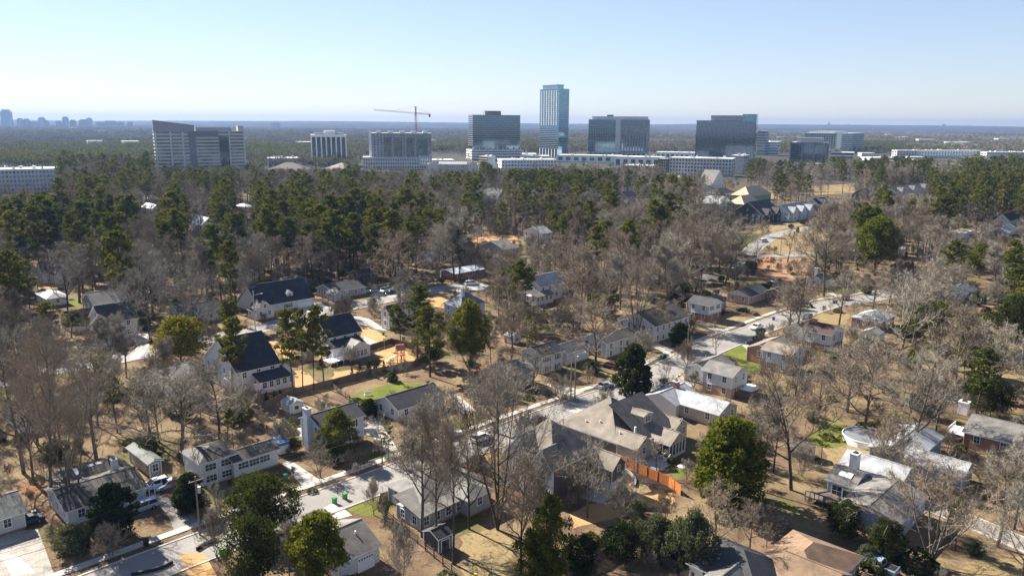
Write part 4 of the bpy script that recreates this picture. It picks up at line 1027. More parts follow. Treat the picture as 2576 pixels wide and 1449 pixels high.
# the tall tower
rt, L1, L2, H = tower('glass_skyscraper', 'tallest slender blue glass tower with recessed crown and vertical white stripes', 1404, 1358, 1430, 396, 225, -58 if 0 else 35, 'grid', pale_conc, MATS['tower_glass'], 33, 'tower_glass', (10, 14), z0=14)
for i in range(7): 
    y = L2*(.12+.78*i/6); b = MB(); b.box(-.75, y-.7, 60, .05, y+.7, H-2); b.build('vertical_fin', white_stucco, rt)
for i in range(32):
    z = 16+(H-16)*i/32; b = MB(); b.box(-.6, -.6, z, L1+.6, L2+.6, z+.7); b.build('ledge', M('ledge_grey', (.25, .29, .32), .6, .05, .1), rt)
addbox(rt, 'crown', L1*.12, L2*.18, H, L1*.8, L2*.92, H+8, MATS['tower_glass'])
for i in range(14): addbox(rt, 'crown_fin', L1*.12-.3, L2*(.18+.74*i/13)-.2, H, L1*.12, L2*(.18+.74*i/13)+.2, H+8.3, pale_conc)
addbox(rt, 'crown_cap', L1*.1, L2*.16, H+8, L1*.82, L2*.94, H+9, dark_conc)
for i in range(7): addbox(rt, 'base_column', -1.3, L2*i/6.3, 0, .0, L2*i/6.3+1.6, 15, white_stucco)
# hotel / office pair
rt, L1, L2, H = tower('hotel_block', 'broad grey glass block split by a pale vertical stripe, right of the tallest tower', 1628, 1480, 1646, 396, 303, 76, 'grid', mid_conc, mid_conc, 12, 'dark_glass', (6, 34), z0=10)
addbox(rt, 'pale_stripe', -1.8, L2*.46, 6, .2, L2*.54, H+6, pale_conc)
b = MB()
addbox(rt, 'stone_wall', -.9, 0, 4, -.2, L2*.46, H-12, M('hotel_stone', (.24, .24, .25), .8, .08, .2))
for i in range(9):
    for k in range(9):
        y = L2*(.03+.42*k/9); z = 12+(H-28)*i/9; o = addbox(rt, 'window', -1.05, y, z, -.85, y+L2*.028, z+4.2, winm)
addbox(rt, 'penthouse', 4, L2*.02, H+1, L1*.7, L2*.95, H+7, pale_conc); addbox(rt, 'roof_box', 6, L2*.6, H+7, L1*.5, L2*.7, H+10, dark_conc)
addbox(rt, 'base_band', -2.2, -1, 0, L1, L2+2, 9, mid_conc)
for i in range(12): addbox(rt, 'base_window', -2.4, L2*(.04+i*.08), 2, -2.2, L2*(.04+i*.08)+5, 7.5, MATS['dark_glass'])
# right glass block
rt, L1, L2, H = tower('glass_block', 'dark mirror glass office block with raised right corner above the white stores', 1893, 1750, 1905, 418, 306, 68, 'grid', dark_conc, M('mullion_grey', (.22, .24, .26), .5, .1, .2), 18, 'grey_glass', (5, 44), z0=12)
addbox(rt, 'raised_corner', -.5, -.4, H, L1*.9, L2*.22, H+11, MATS['tower_glass']); addbox(rt, 'penthouse', 2, L2*.22, H, L1*.8, L2*.76, H+9, mid_conc)
addbox(rt, 'end_wall', 0, -1.2, 0, L1, -.4, H+11, MATS['dark_glass'])
# condo with sloping edge
rt, L1, L2, H = tower('terraced_condo', 'white and grey condominium with a slanting edge behind the dark square office', 2112, 2022, 2172, 386, 337, 48, 'punched', mid_conc, white_stucco, 9, 'grey_glass', (11, 15))
for i in range(10): addbox(rt, 'balcony', L1*.0-.2, -2.2, H*(i+.6)/10, L1*.45, -.2, H*(i+.6)/10+1.4, white_stucco)
addbox(rt, 'white_wall', -1.2, -.6, 0, 6, L2*.1, H+2, white_stucco); addbox(rt, 'penthouse', 3, L2*.2, H+1, L1*.6, L2*.9, H+5, pale_conc)
rt, L1, L2, H = tower('square_office', 'dark square glass office with strong grey frame at right, below the white condominium', 2075, 1988, 2089, 410, 361, 60, 'grid', dark_conc, M('frame_grey', (.2, .2, .21), .6, .1, .2), 8, 'dark_glass', (4, 12))
for v in (0, .33, .66, 1.0): addbox(rt, 'frame_pier', -1.5, L2*v-1, 0, -.3, L2*v+1, H+1, MATS['frame_grey'])
addbox(rt, 'penthouse', 3, L2*.15, H, L1*.8, L2*.85, H+9, mid_conc); addbox(rt, 'frame_top', -1.5, -1, H-1.5, L1, L2+1, H+1, MATS['frame_grey'])
tower('white_office', 'white office with ribbon windows between the mirror block and the dark square office', 1955, 1900, 1986, 392, 359, 62, 'ribbon', white_stucco, white_stucco, 5, 'dark_glass')
tower('low_white_office', 'low white office with two window ribbons right of the dark square office', 2145, 2090, 2165, 412, 386, 65, 'ribbon', white_stucco, white_stucco, 3, 'dark_glass')
tower('grey_condo', 'small grey condominium half hidden behind the right end of the mirror block', 1922, 1904, 1932, 392, 331, 50, 'punched', mid_conc, mid_conc, 9, 'grey_glass', (5, 6))
# shopping district
for nm, lb, a, st, bd, bnd, fl, bays in (
    ('white_store', 'long white flat roofed store at the foot of the grey hotel block', (1660, 1545, 1690, 426, 398, 66), 'punched', white_stucco, white_stucco, 1, (2, 6)),
    ('white_store', 'white store with flat roof between the tallest tower and the hotel block', (1560, 1400, 1572, 410, 394, 76), 'punched', white_stucco, white_stucco, 1, (2, 8)),
    ('brick_row', 'white and brick shop row right of the parking garage below the glass office', (1262, 1246, 1400, 430, 404, 12), 'punched', white_stucco, white_stucco, 3, (18, 3)),
    ('parking_garage', 'open sided beige parking garage below the dark glass office', (1228, 1206, 1246, 426, 396, 40), 'ribbon', pale_conc, tan_stucco, 5, None),
    ('apartment_block', 'five storey pale apartment block with rows of windows below the mirror glass block', (1838, 1684, 1852, 446, 402, 66), 'punched', pale_conc, white_stucco, 5, (3, 20)),
    ('grey_apartment', 'blue grey apartment wing at the right end of the pale five storey block', (1868, 1838, 1884, 440, 394, 60), 'punched', mid_conc, mid_conc, 6, (3, 5)),
    ('dark_brick_block', 'dark brick block between the white store and the pale apartment block', (1676, 1655, 1690, 434, 402, 55), 'punched', dbrick, dbrick, 4, (3, 4)),
    ('brick_shops', 'low brick shops in front of the long white store', (1640, 1568, 1655, 440, 420, 72), 'punched', tan_stucco, dbrick, 2, (2, 8)),
    ('white_store', 'white flat roofed store behind the pale apartment block', (1745, 1650, 1760, 404, 386, 70), 'punched', white_stucco, white_stucco, 1, (2, 8)),
    ('grey_store', 'grey and white store tucked before the mirror glass block', (1862, 1780, 1890, 412, 388, 66), 'punched', pale_conc, white_stucco, 2, (3, 8)),
    ('white_low_hall', 'white low hall with dark mechanical boxes left of the ribbed tower', (674, 672, 752, 422, 400, 16), 'punched', white_stucco, white_stucco, 2, (6, 2)),
    ('condo_row', 'long pale row of condominiums on the right horizon side', (2255, 2243, 2470, 398, 380, 8), 'punched', pale_conc, white_stucco, 3, (30, 2)),
    ('condo_row', 'pale condominium row running out of the right picture edge', (2480, 2466, 2640, 404, 384, 6), 'punched', white_stucco, white_stucco, 3, (24, 2)),
    ('apartment_block', 'pale blue grey apartment block with balconies at the left picture edge', (-60, -64, 145, 486, 431, 30), 'punched', M('pale_blue_stucco', (.42, .46, .5), .8, .08, .1), white_stucco, 5, (22, 2)),
    ('far_tower', 'small blue grey tower alone on the right horizon', (2086, 2066, 2090, 326, 309, 60), 'grid', dark_conc, dark_conc, 8, (2, 4)),
    ('far_hospital', 'white block on the horizon far right', (2376, 2355, 2383, 332, 313, 60), 'punched', white_stucco, white_stucco, 6, (2, 4)),
    ('far_hall', 'low white hall left of the white block on the right horizon', (2300, 2286, 2350, 331, 323, 30), 'punched', white_stucco, white_stucco, 1, (5, 2)),
    ('far_warehouse', 'white warehouse roof in the woods at the far left', (30, 26, 104, 400, 392, 4), 'punched', white_stucco, white_stucco, 1, (6, 1)),
    ('far_warehouse', 'white warehouse roofs in the woods right of the dark square office', (2395, 2385, 2450, 369, 362, 20), 'punched', white_stucco, white_stucco, 1, (5, 2)),
    ('far_warehouse', 'second low white warehouse in the woods on the right', (2470, 2460, 2530, 372, 366, 20), 'punched', pale_conc, white_stucco, 1, (5, 2)),
    ):
    xc, xl, xr, yb, yt, an = a; rt, L1, L2, H = tower(nm, lb, xc, xl, xr, yb, yt, an, st, bd, bnd, fl, 'dark_glass', bays)
    if yb > 380:
        for i in range(8):
            u, v = rnd.uniform(.08, .85), rnd.uniform(.1, .8); s_ = rnd.uniform(1.2, 3)
            addbox(rt, 'roof_unit', L1*u, L2*v, H+1.15, L1*u+s_, L2*v+s_, H+1.15+rnd.uniform(1, 2.4), rnd.choice([pale_conc, white_stucco, mid_conc]))
# extra mall roofs
for i, (x, y, wd, dp, hh, lb) in enumerate((
    (1110, 414, 40, 30, 6, 'flat white roofed store left of the parking garage'), (1300, 400, 70, 40, 8, 'white flat store roof in front of the tallest tower, left'),
    (1345, 404, 50, 30, 7, 'white flat store roof just left of the tallest tower foot'), (1720, 396, 50, 40, 8, 'pale flat store roof left of the mirror glass block'),
    (2225, 405, 60, 30, 5, 'flat white shop roof in front of the long condominium row'), (2060, 424, 40, 30, 5, 'low flat roof before the dark square office'),
    (2290, 415, 70, 30, 5, 'low flat white shop roof right of the low white office'), (2195, 430, 40, 24, 4, 'small flat white roof among bare trees, right'))):
    p = G(x, y); t = empty('flat_store', p, R_(rnd.uniform(-6, 16)), lb, 'store')
    b = MB(); b.box(-wd/2, 0, 0, wd/2, dp, hh); b.build('wall', rnd.choice([white_stucco, pale_conc, tan_stucco]), t)
    b = MB(); b.box(-wd/2-.5, -.5, hh, wd/2+.5, dp+.5, hh+1); b.box(-wd/2+.5, .5, hh+1, wd/2-.5, dp-.5, hh+1.05, 1); b.build('roof', [white_stucco, roof_memb], t)
    b = MB(); b.box(-wd*.4, -.12, 1, wd*.4, .02, 3.4); b.build('shop_window', MATS['dark_glass'], t)
    for k in range(3): u = rnd.uniform(-.4, .3)*wd; addbox(t, 'roof_unit', u, dp*.3, hh+1.05, u+3, dp*.3+3, hh+3, mid_conc)
    FOOT.append([(p.x-wd/2-3, p.y-3), (p.x+wd/2+3, p.y-3), (p.x+wd/2+3, p.y+dp+3), (p.x-wd/2-3, p.y+dp+3)])
fb = random.Random(5); fspots = sorted([(fb.uniform(1950, 2560), fb.uniform(336, 374)) for _ in range(14)]+[(fb.uniform(20, 1100), fb.uniform(326, 378)) for _ in range(9)]+[(fb.uniform(2180, 2560), fb.uniform(392, 432)) for _ in range(12)])
for i, (x, y) in enumerate(fspots):
    p = G(x, y); side = 'left' if x < 1288 else 'right'; near = y > 385; same = [q for q in fspots if (q[0] < 1288) == (x < 1288) and (q[1] > 385) == near]; k = same.index((x, y))
    od = ['first', 'second', 'third', 'fourth', 'fifth', 'sixth', 'seventh', 'eighth', 'ninth', 'tenth', 'eleventh', 'twelfth', 'thirteenth', 'fourteenth'][k]
    t = empty('far_building', p, R_(fb.uniform(-20, 40)), f"{od} low pale roof from left in the {'shopping belt' if near else 'far woods'} on the {side}", 'building', 'low pale roofed buildings in the far woods')
    wd = fb.uniform(14, 34)*(1 if near else 1.6); dp = wd*fb.uniform(.5, .9); hh = fb.uniform(5, 8) if near else fb.uniform(14, 20)
    b = MB(); b.box(-wd/2, 0, 0, wd/2, dp, hh); b.build('wall', fb.choice([white_stucco, pale_conc, tan_stucco]), t)
    b = MB(); b.box(-wd/2-.6, -.6, hh, wd/2+.6, dp+.6, hh+1); b.build('roof', fb.choice([roof_memb, white_stucco]), t)
    b = MB(); b.box(-wd*.4, -.15, hh*.4, wd*.4, .02, hh*.75); b.build('window_band', MATS['dark_glass'], t)
    FOOT.append([(p.x-wd/2-6, p.y-12), (p.x+wd/2+6, p.y-12), (p.x+wd/2+6, p.y+dp+6), (p.x-wd/2-6, p.y+dp+6)])
# hip roofed mansion block, grey halls, pavilion
House('mansion_block', 'cream three storey building with dark hipped end roofs left of the parking garage', [
    dict(N=(1205, 424), R=(1206, 423), L=70, h=12, k='hip', p=.5, w=offw, r=r_grey, win=0)], ang=88, cat='building', wins=False) if 0 else None
p = G(1076, 440); t = empty('mansion_block', p, R_(3), 'cream three storey building with dark hipped end roofs left of the parking garage', 'building')
wd = 62; hh = 13
b = MB(); b.box(0, 0, 0, wd, 18, hh); b.box(0, -4, 0, 14, 20, hh-.5); b.box(wd-14, -4, 0, wd, 20, hh-.5); b.build('wall', offw, t)
roof_part(t, 14, 0, hh, wd-28, 18, 'g1', .3, r_light); roof_part(t, 0, -4, hh-.5, 14, 24, 'hip', .55, r_char); roof_part(t, wd-14, -4, hh-.5, 14, 24, 'hip', .55, r_char)
for i in range(11):
    for z in (1.5, 5.2, 8.8):
        b = MB(); x = 16+i*2.8; b.box(x, -.12, z, x+1.3, .02, z+2); b.build('window', winm, t)
FOOT.append([(p.x-3, p.y-8), (p.x+wd+3, p.y-8), (p.x+wd+3, p.y+22), (p.x-3, p.y+22)])
for nm, lb, x, y, wd, dp, hh, rm, an in (('meeting_hall', 'broad brown roofed hall in front of the white ribbed tower', 720, 440, 50, 40, 5, r_dkbr, 4), ('meeting_hall', 'second brown roofed hall with stepped gables right of the first', 840, 440, 36, 36, 6, r_tan, -20),
    ('pavilion_building', 'white building under a wide pale hipped roof among pines at upper right', 2382, 436, 34, 26, 9, r_light, 20)):
    p = G(x, y); t = empty(nm, p, R_(an), lb, 'building')
    b = MB(); b.box(-wd/2, 0, 0, wd/2, dp, hh); b.build('wall', offw if 'hall' in nm else white, t); roof_part(t, -wd/2, 0, hh, wd, dp, 'hip', .42 if 'hall' in nm else .25, rm, 1.2, .3)
    b = MB(); b.box(-wd*.4, -.1, hh*.35, wd*.4, .02, hh*.8); b.build('window_band', winm, t)
    FOOT.append([(p.x-wd/2-3, p.y-3), (p.x+wd/2+3, p.y-3), (p.x+wd/2+3, p.y+dp+3), (p.x-wd/2-3, p.y+dp+3)])
# downtown skyline, left horizon
dt = [(4, 27, 276, 'tallest downtown tower at the left horizon edge'), (44, 58, 295, 'dark low downtown tower second from left edge'), (60, 73, 296, 'flat downtown block beside the dark low tower'),
      (97, 112, 292, 'slim pale downtown tower with small crane near it'), (113, 122, 300, 'low downtown block right of the slim pale tower'), (140, 153, 301, 'squat downtown block left of the twin slim tower'),
      (158, 172, 291, 'slender pale downtown tower in the middle of the skyline'), (176, 190, 299, 'low downtown block right of the slender tower'), (199, 217, 298, 'wide dark downtown tower of the right pair'),
      (218, 232, 294, 'pale downtown tower of the right pair'), (240, 258, 304, 'low wide downtown block right of the pair'), (260, 290, 301, 'long low downtown block'), (296, 312, 304, 'small downtown block near the skyline end'),
      (320, 332, 304, 'last small downtown block of the skyline, rightmost'), (76, 95, 303, 'low blocks between the first and second downtown groups'), (680, 704, 306, 'tiny blocks on the horizon right of the banded office')]
for i, (xa, xb, yt, lb) in enumerate(dt):
    xm_ = (xa+xb)/2; xa, xb = xm_-(xb-xa)*.38, xm_+(xb-xa)*.38; yt += 3 if i else 0
    p = G((xa+xb)/2, 323.5); p = p*(7200/p.length); H = hat(p, yt); wd = (xb-xa)/F*p.length
    t = empty('downtown_tower', p, R_(rnd.uniform(-8, 12)), lb, 'skyscraper', 'towers of the distant downtown skyline')
    b = MB(); b.box(-wd/2, 0, 0, wd/2, wd*.7, H*.9); b.box(-wd*.36, wd*.1, H*.9, wd*.36, wd*.6, H); b.build('body', rnd.choice([mid_conc, dark_conc, MATS['grey_glass'], pale_conc]), t)
    b = MB(); n = max(3, int(H/9))
    for k in range(n): b.box(-wd/2-.8, -.8, H*.9*(k+.5)/n, wd/2+.8, wd*.7+.4, H*.9*(k+.5)/n+2.5)
    b.build('floor_bands', rnd.choice([mid_conc, pale_conc]), t)

# ================================================================== TREES
def tri(b, p, d, L, w, m=0):
    """thin tapering twig as one long triangle"""
    s = d.orthogonal().normalized(); s.rotate(Matrix.Rotation(rnd.uniform(0, 6.28), 3, d))
    i = len(b.v); b.v += [tuple(p-s*w/2), tuple(p+s*w/2), tuple(p+d*L)]; b.f.append((i, i+1, i+2)); b.m.append(m)
def bent(p, d, L, n, r, jit, trop):
    pts = [p.copy()]; d = d.normalized()
    for i in range(n):
        d = (d+Vector((r.gauss(0, jit), r.gauss(0, jit), r.gauss(0, jit)+trop))).normalized()
        pts.append(pts[-1]+d*(L/n))
    return pts, d
def bare_tree(seed, H=20., spread=.5, fork=.3, hi=True, stems=1, tw=1.0, upright=0., dn=1.0):
    global rnd; keep = rnd; rnd = r = random.Random(seed); T = MB(); K = MB()
    for st in range(stems):
        lean = Vector((r.gauss(0, .06), r.gauss(0, .06), 1)) if stems == 1 else Vector((math.cos(st*6.28/stems+1)*.28, math.sin(st*6.28/stems+1)*.28, 1))
        Ht = H*fork*r.uniform(.9, 1.1); R0 = H*.0165*(1 if stems == 1 else .7)
        tp, td = bent(Vector((0, 0, -.2)), lean, H*.93, 9, r, .05, .04)
        T.tube(tp, [R0*(1-.105*k) for k in range(10)], 7 if hi else 4, cap=False)
        nl = int((13 if hi else 10)/(.6+.4*stems))
        for i in range(nl):
            u = fork+(1-fork)*(i+.2)/nl*.93; k = min(8, int(u*9)); f = u*9-k
            p = tp[k].lerp(tp[k+1], min(f, 1)); az = i*2.4+r.uniform(-.5, .5)
            el = (.42+.55*u+upright)*r.uniform(.8, 1.2)
            d = Vector((math.cos(az)*math.cos(el), math.sin(az)*math.cos(el), math.sin(el)))
            L = H*spread*(1.12-.72*((u-fork)/(1-fork)))*r.uniform(.75, 1.2)
            lp, ld = bent(p, d, L, 5, r, .17, .08)
            r1 = R0*(1-.8*u)*.62
            T.tube(lp, [max(.03, r1*(1-.17*q)) for q in range(6)], 5 if hi else 3, cap=False)
            n2 = 9 if hi else 7
            for j in range(n2):
                u2 = .22+.78*(j+r.random()*.6)/n2; q = min(4, int(u2*5)); p2 = lp[q].lerp(lp[q+1], u2*5-q)
                dd = (lp[q+1]-lp[q]).normalized(); ax = dd.orthogonal().normalized(); ax.rotate(Matrix.Rotation(r.uniform(0, 6.28), 3, dd))
                d2 = (dd*.75+ax*.8+Vector((0, 0, .18))).normalized(); L2 = L*.48*(1.1-.5*u2)*r.uniform(.7, 1.2)
                bp, bd = bent(p2, d2, L2, 3, r, .16, .08)
                K.tube(bp, [max(.022, r1*.36*(1-.25*q_)) for q_ in range(4)], 3, cap=False)
                n3 = int((8 if hi else 5)*dn+.5)
                for k3 in range(n3):
                    u3 = .15+.85*(k3+r.random())/n3; q3 = min(2, int(u3*3)); p3 = bp[q3].lerp(bp[q3+1], u3*3-q3)
                    dd3 = (bp[q3+1]-bp[q3]).normalized(); ax = dd3.orthogonal().normalized(); ax.rotate(Matrix.Rotation(r.uniform(0, 6.28), 3, dd3))
                    d3 = (dd3*.8+ax*.75+Vector((0, 0, .15))).normalized(); L3 = max(.8*H/20, L2*.5*r.uniform(.6, 1.2))
                    w0 = (.045 if hi else .08)*tw
                    tri(K, p3, d3, L3, w0*1.5)
                    for k4 in range(int((9 if hi else 4)*dn+.5)):
                        u4 = r.uniform(.1, .95); p4 = p3+d3*L3*u4
                        d4 = (d3*.7+Vector((r.gauss(0, .6), r.gauss(0, .6), r.gauss(.15, .6)))).normalized()
                        tri(K, p4, d4, r.uniform(.5, 1.4)*(1 if hi else 1.5)*H/20, w0)
    rnd = keep
    return T, K
def leaf(b, p, r, s, m=0, flat=0.0):
    n = Vector((r.gauss(0, 1), r.gauss(0, 1), r.gauss(0, 1)+flat)).normalized(); a = n.orthogonal().normalized()
    a.rotate(Matrix.Rotation(r.uniform(0, 6.28), 3, n)); c = n.cross(a); i = len(b.v)
    b.v += [tuple(p+a*s), tuple(p-a*s*.5+c*s*.7), tuple(p-a*s*.5-c*s*.7)]; b.f.append((i, i+1, i+2)); b.m.append(m)
def clump(b, c, rx, rz, n, s, r):
    for _ in range(n):
        while True:
            q = Vector((r.uniform(-1, 1), r.uniform(-1, 1), r.uniform(-1, 1)))
            if q.length < 1: break
        q = q*(.55+.45*r.random())/max(.3, q.length)**.35
        leaf(b, c+Vector((q.x*rx, q.y*rx, q.z*rz)), r, s*r.uniform(.6, 1.3), flat=.5)
def pine_tree(seed, H=24., base=.5, wid=.17, hi=True, dens=1.0, ivy=False):
    r = random.Random(seed); T = MB(); K = MB(); R0 = H*.0115
    tp, _ = bent(Vector((0, 0, -.2)), Vector((r.gauss(0, .03), r.gauss(0, .03), 1)), H*.97, 8, r, .02, .02)
    T.tube(tp, [R0*(1-.1*k) for k in range(9)], 7 if hi else 4, cap=False)
    n = int((30 if hi else 20)*dens)
    for i in range(n):
        u = base+(1-base)*((i+.5)/n); k = min(7, int(u*8)); p = tp[k].lerp(tp[k+1], u*8-k)
        t = (u-base)/(1-base); prof = math.sin(min(1, (t*.86+.16))*math.pi)**.7
        L = H*wid*prof*r.uniform(.55, 1.25); az = i*2.4+r.uniform(-.4, .4); el = r.uniform(.0, .45)+t*.5
        d = Vector((math.cos(az)*math.cos(el), math.sin(az)*math.cos(el), math.sin(el))); e = p+d*L
        T.tube([p, p+d*L*.5, e+Vector((0, 0, .2))], [.10, .07, .03], 3, cap=False)
        m = 2 if L > 1.8 else 1
        for j in range(m):
            c = p+d*L*(1-.42*j)+Vector((r.gauss(0, .3), r.gauss(0, .3), .2)); rx = (H*.052)*r.uniform(.75, 1.3)
            clump(K, c, rx, rx*.55, 62 if hi else 24, .33 if hi else .5, r)
    clump(K, tp[-1], H*.05, H*.045, 70 if hi else 26, .33 if hi else .5, r)
    if ivy:
        for i in range(420): z = r.uniform(0, .5)*H; az = r.uniform(0, 6.28); q = R0*2.2*r.uniform(.7, 1.5)*(1-.5*z/H); leaf(K, Vector((math.cos(az)*q, math.sin(az)*q, z)), r, .3)
    return T, K
def leafy_tree(seed, H=12., W=5., shape='oval', hi=True, ls=.3, stems=1, gaps=.25, n=0):
    """broadleaf evergreen / cedar: leaf clumps on an uneven envelope with real limbs"""
    r = random.Random(seed); T = MB(); K = MB(); R0 = H*.02
    tp, _ = bent(Vector((0, 0, -.2)), Vector((0, 0, 1)), H*.9, 6, r, .04, .02)
    T.tube(tp, [R0*(1-.14*k) for k in range(7)], 6, cap=False)
    n = n or (70 if hi else 30); lob = [(r.uniform(0, 6.28), r.uniform(.72, 1.2)) for _ in range(5)]
    for i in range(n):
        u = (i+.5)/n
        if shape == 'cone': rad = (1-u)**.85*.98+.05; z = H*(.06+.92*u)
        elif shape == 'round': rad = math.sin(math.pi*min(1, .12+u*.86))**.6; z = H*(.22+.74*u)
        elif shape == 'pine': rad = math.sin(math.pi*min(1, .2+u*.78))**.8; z = H*(.30+.66*u)
        else: rad = math.sin(math.pi*min(1, .16+u*.82))**.75; z = H*(.06+.9*u)
        az = i*2.4+r.uniform(-.3, .3); lb = 1+.22*math.sin(az*2+lob[0][0]+u*4)+.15*math.sin(az*3+lob[1][0]-u*7)
        q = W*rad*lb*(.62+.38*r.random()**.5)
        c = Vector((math.cos(az)*q, math.sin(az)*q, z))
        if i % 3 == 0:
            k = min(5, int(u*5)); T.tube([tp[k], tp[k].lerp(c, .6)+Vector((0, 0, -.2)), c], [.11, .08, .03], 3, cap=False)
        if r.random() < gaps*.4: continue
        rx = W*.30*r.uniform(.7, 1.25)*(1 if shape != 'cone' else max(.4, 1.1-u))
        clump(K, c, rx, rx*.7, int(120 if hi else 34), ls*(1 if hi else 1.7), r)
        if q > W*.4: clump(K, Vector((c.x*.45, c.y*.45, z)), rx, rx*.8, int(40 if hi else 10), ls*(1 if hi else 1.7), r)
    return T, K
def shrub_mesh(seed, ls=.13, n=420, cone=False):
    r = random.Random(seed); K = MB()
    for i in range(n):
        az = r.uniform(0, 6.28); u = r.random()
        if cone: rad = (1-u)*.42*(.75+.35*r.random()); z = .03+u*.95
        else: ph = math.acos(1-u); rad = math.sin(ph)*(.8+.25*r.random()); z = math.cos(ph)*(.85+.2*math.sin(az*3))
        leaf(K, Vector((math.cos(az)*rad, math.sin(az)*rad, z)), r, ls)
    return K
KINDS = {}
def reg(kind, TK, bark, lf):
    T, K = TK; KINDS.setdefault(kind, []).append((T.mesh('trunk', MATS[bark]), K.mesh('crown', MATS[lf]), T, K, bark, lf))
for s_ in range(8): reg('bare', bare_tree(100+s_, 20, [.36, .44, .4, .48, .34, .55, .28, .46][s_], [.28, .2, .36, .22, .33, .3, .45, .15][s_], dn=[1, .8, .9, .7, .85, .6, 1.1, .5][s_], stems=[1, 1, 1, 1, 1, 1, 1, 2][s_]), 'bark', 'twig')
for s_ in range(6): reg('baremid', bare_tree(200+s_, 20, [.36, .46, .3, .52, .4, .34][s_], [.3, .35, .45, .25, .2, .5][s_], hi=False, dn=[1, .7, .9, .6, .8, 1.1][s_]), 'bark', 'twig')
for s_ in range(3): reg('bigbare', bare_tree(300+s_, 24, [.46, .5, .56][s_], [.16, .2, .14][s_], stems=[3, 1, 4][s_], dn=[.7, .85, .9][s_]), 'bark', 'twig')
for s_ in range(2): reg('smallbare', bare_tree(340+s_, 8, .62, .14, stems=3, tw=.7, upright=.15), 'bark', 'twig')
for s_ in range(5): reg('pine', pine_tree(400+s_, 24, [.42, .5, .55, .38, .48][s_], [.16, .15, .13, .17, .19][s_], ivy=s_ == 2), 'pine_bark', 'pine_leaf')
for s_ in range(3): reg('pinemid', pine_tree(440+s_, 24, [.42, .5, .35][s_], [.16, .15, .17][s_], hi=False), 'pine_bark', 'pine_leaf')
reg('yellow', leafy_tree(500, 13, 6.5, 'pine'), 'pine_bark', 'yellow_leaf')
reg('brightpine', leafy_tree(505, 13, 5.2, 'pine', ls=.28), 'pine_bark', 'bright_leaf')
reg('cedar', leafy_tree(510, 13, 3.9, 'oval', ls=.22), 'bark', 'cedar_leaf'); reg('cedar', leafy_tree(511, 13, 5.0, 'oval', ls=.26), 'bark', 'cedar_leaf')
reg('bigcedar', leafy_tree(515, 13, 4.6, 'oval', ls=.25, n=125, gaps=.1), 'bark', 'bright_leaf')
reg('magnolia', leafy_tree(520, 11, 3.8, 'oval', ls=.3), 'bark', 'dark_leaf'); reg('holly', leafy_tree(530, 10, 6.0, 'round', ls=.25), 'bark', 'dark_leaf')
reg('greybush', leafy_tree(540, 7, 4.5, 'oval', ls=.22), 'bark', 'grey_leaf')
reg('cone', leafy_tree(550, 5, 1.3, 'cone', hi=False, ls=.14), 'bark', 'dark_leaf')
HT = dict(bare=20, baremid=20, bigbare=24, smallbare=8, pine=24, pinemid=24, yellow=13, brightpine=13, cedar=13, bigcedar=13, magnolia=11, holly=10, greybush=7, cone=5)
TREES = []          # (root, kind, height)
def tree(kind, loc, H, variant=None, wide=1.0, rz=None, name=None, cat='tree', label=None, group=None):
    v = KINDS[kind]; t = v[(variant if variant is not None else rnd.randrange(len(v))) % len(v)]
    root = empty(name or 'bare_tree', loc, rz if rz is not None else rnd.uniform(0, 6.28), label, cat, group)
    s = H/HT[kind]; root.scale = (s*wide, s*wide, s)
    meshobj('trunk', t[0], root); meshobj('crown', t[1], root)
    TREES.append((root, kind, H)); return root
NM = dict(bare='bare_tree', baremid='bare_tree', bigbare='bare_tree', smallbare='small_bare_tree', pine='pine_tree', pinemid='pine_tree', yellow='pine_tree', brightpine='pine_tree', cedar='cedar_tree', bigcedar='cedar_tree', magnolia='magnolia_tree', holly='holly_tree', greybush='large_shrub', cone='cone_evergreen')
GRP = dict(bare='bare deciduous trees', baremid='bare deciduous trees', bigbare='bare deciduous trees', smallbare='small bare ornamental trees', pine='tall pines', pinemid='tall pines', yellow='sunlit pines', brightpine='sunlit pines', cedar='cedars', bigcedar='cedars', magnolia='broadleaf evergreens', holly='broadleaf evergreens', greybush='evergreen thicket shrubs', cone='small conical evergreens')
HERO = []           # pixel boxes of hero trees to keep fill off
def hero(kind, x, yb, yt, wpx, label, variant=None, rz=None):
    p = G(x, yb); H = hat(p, yt); v = KINDS[kind]; t = v[(variant or 0) % len(v)]
    # natural width of this variant
    xs = [q[0] for q in t[3].v[::7]]; W = (max(xs)-min(xs))*H/HT[kind]; pxm = F/((p-Vector((0, 0, CAMH))).dot(fw))
    wide = max(.55, min(2.1, wpx*(1.28 if 'bare' in kind else 1)/pxm/W)); HERO.append((x, yb, yt, wpx, p))
    return tree(kind, p, H, variant or 0, wide, rz, NM[kind], 'bush' if kind == 'greybush' else 'tree', label, GRP[kind])
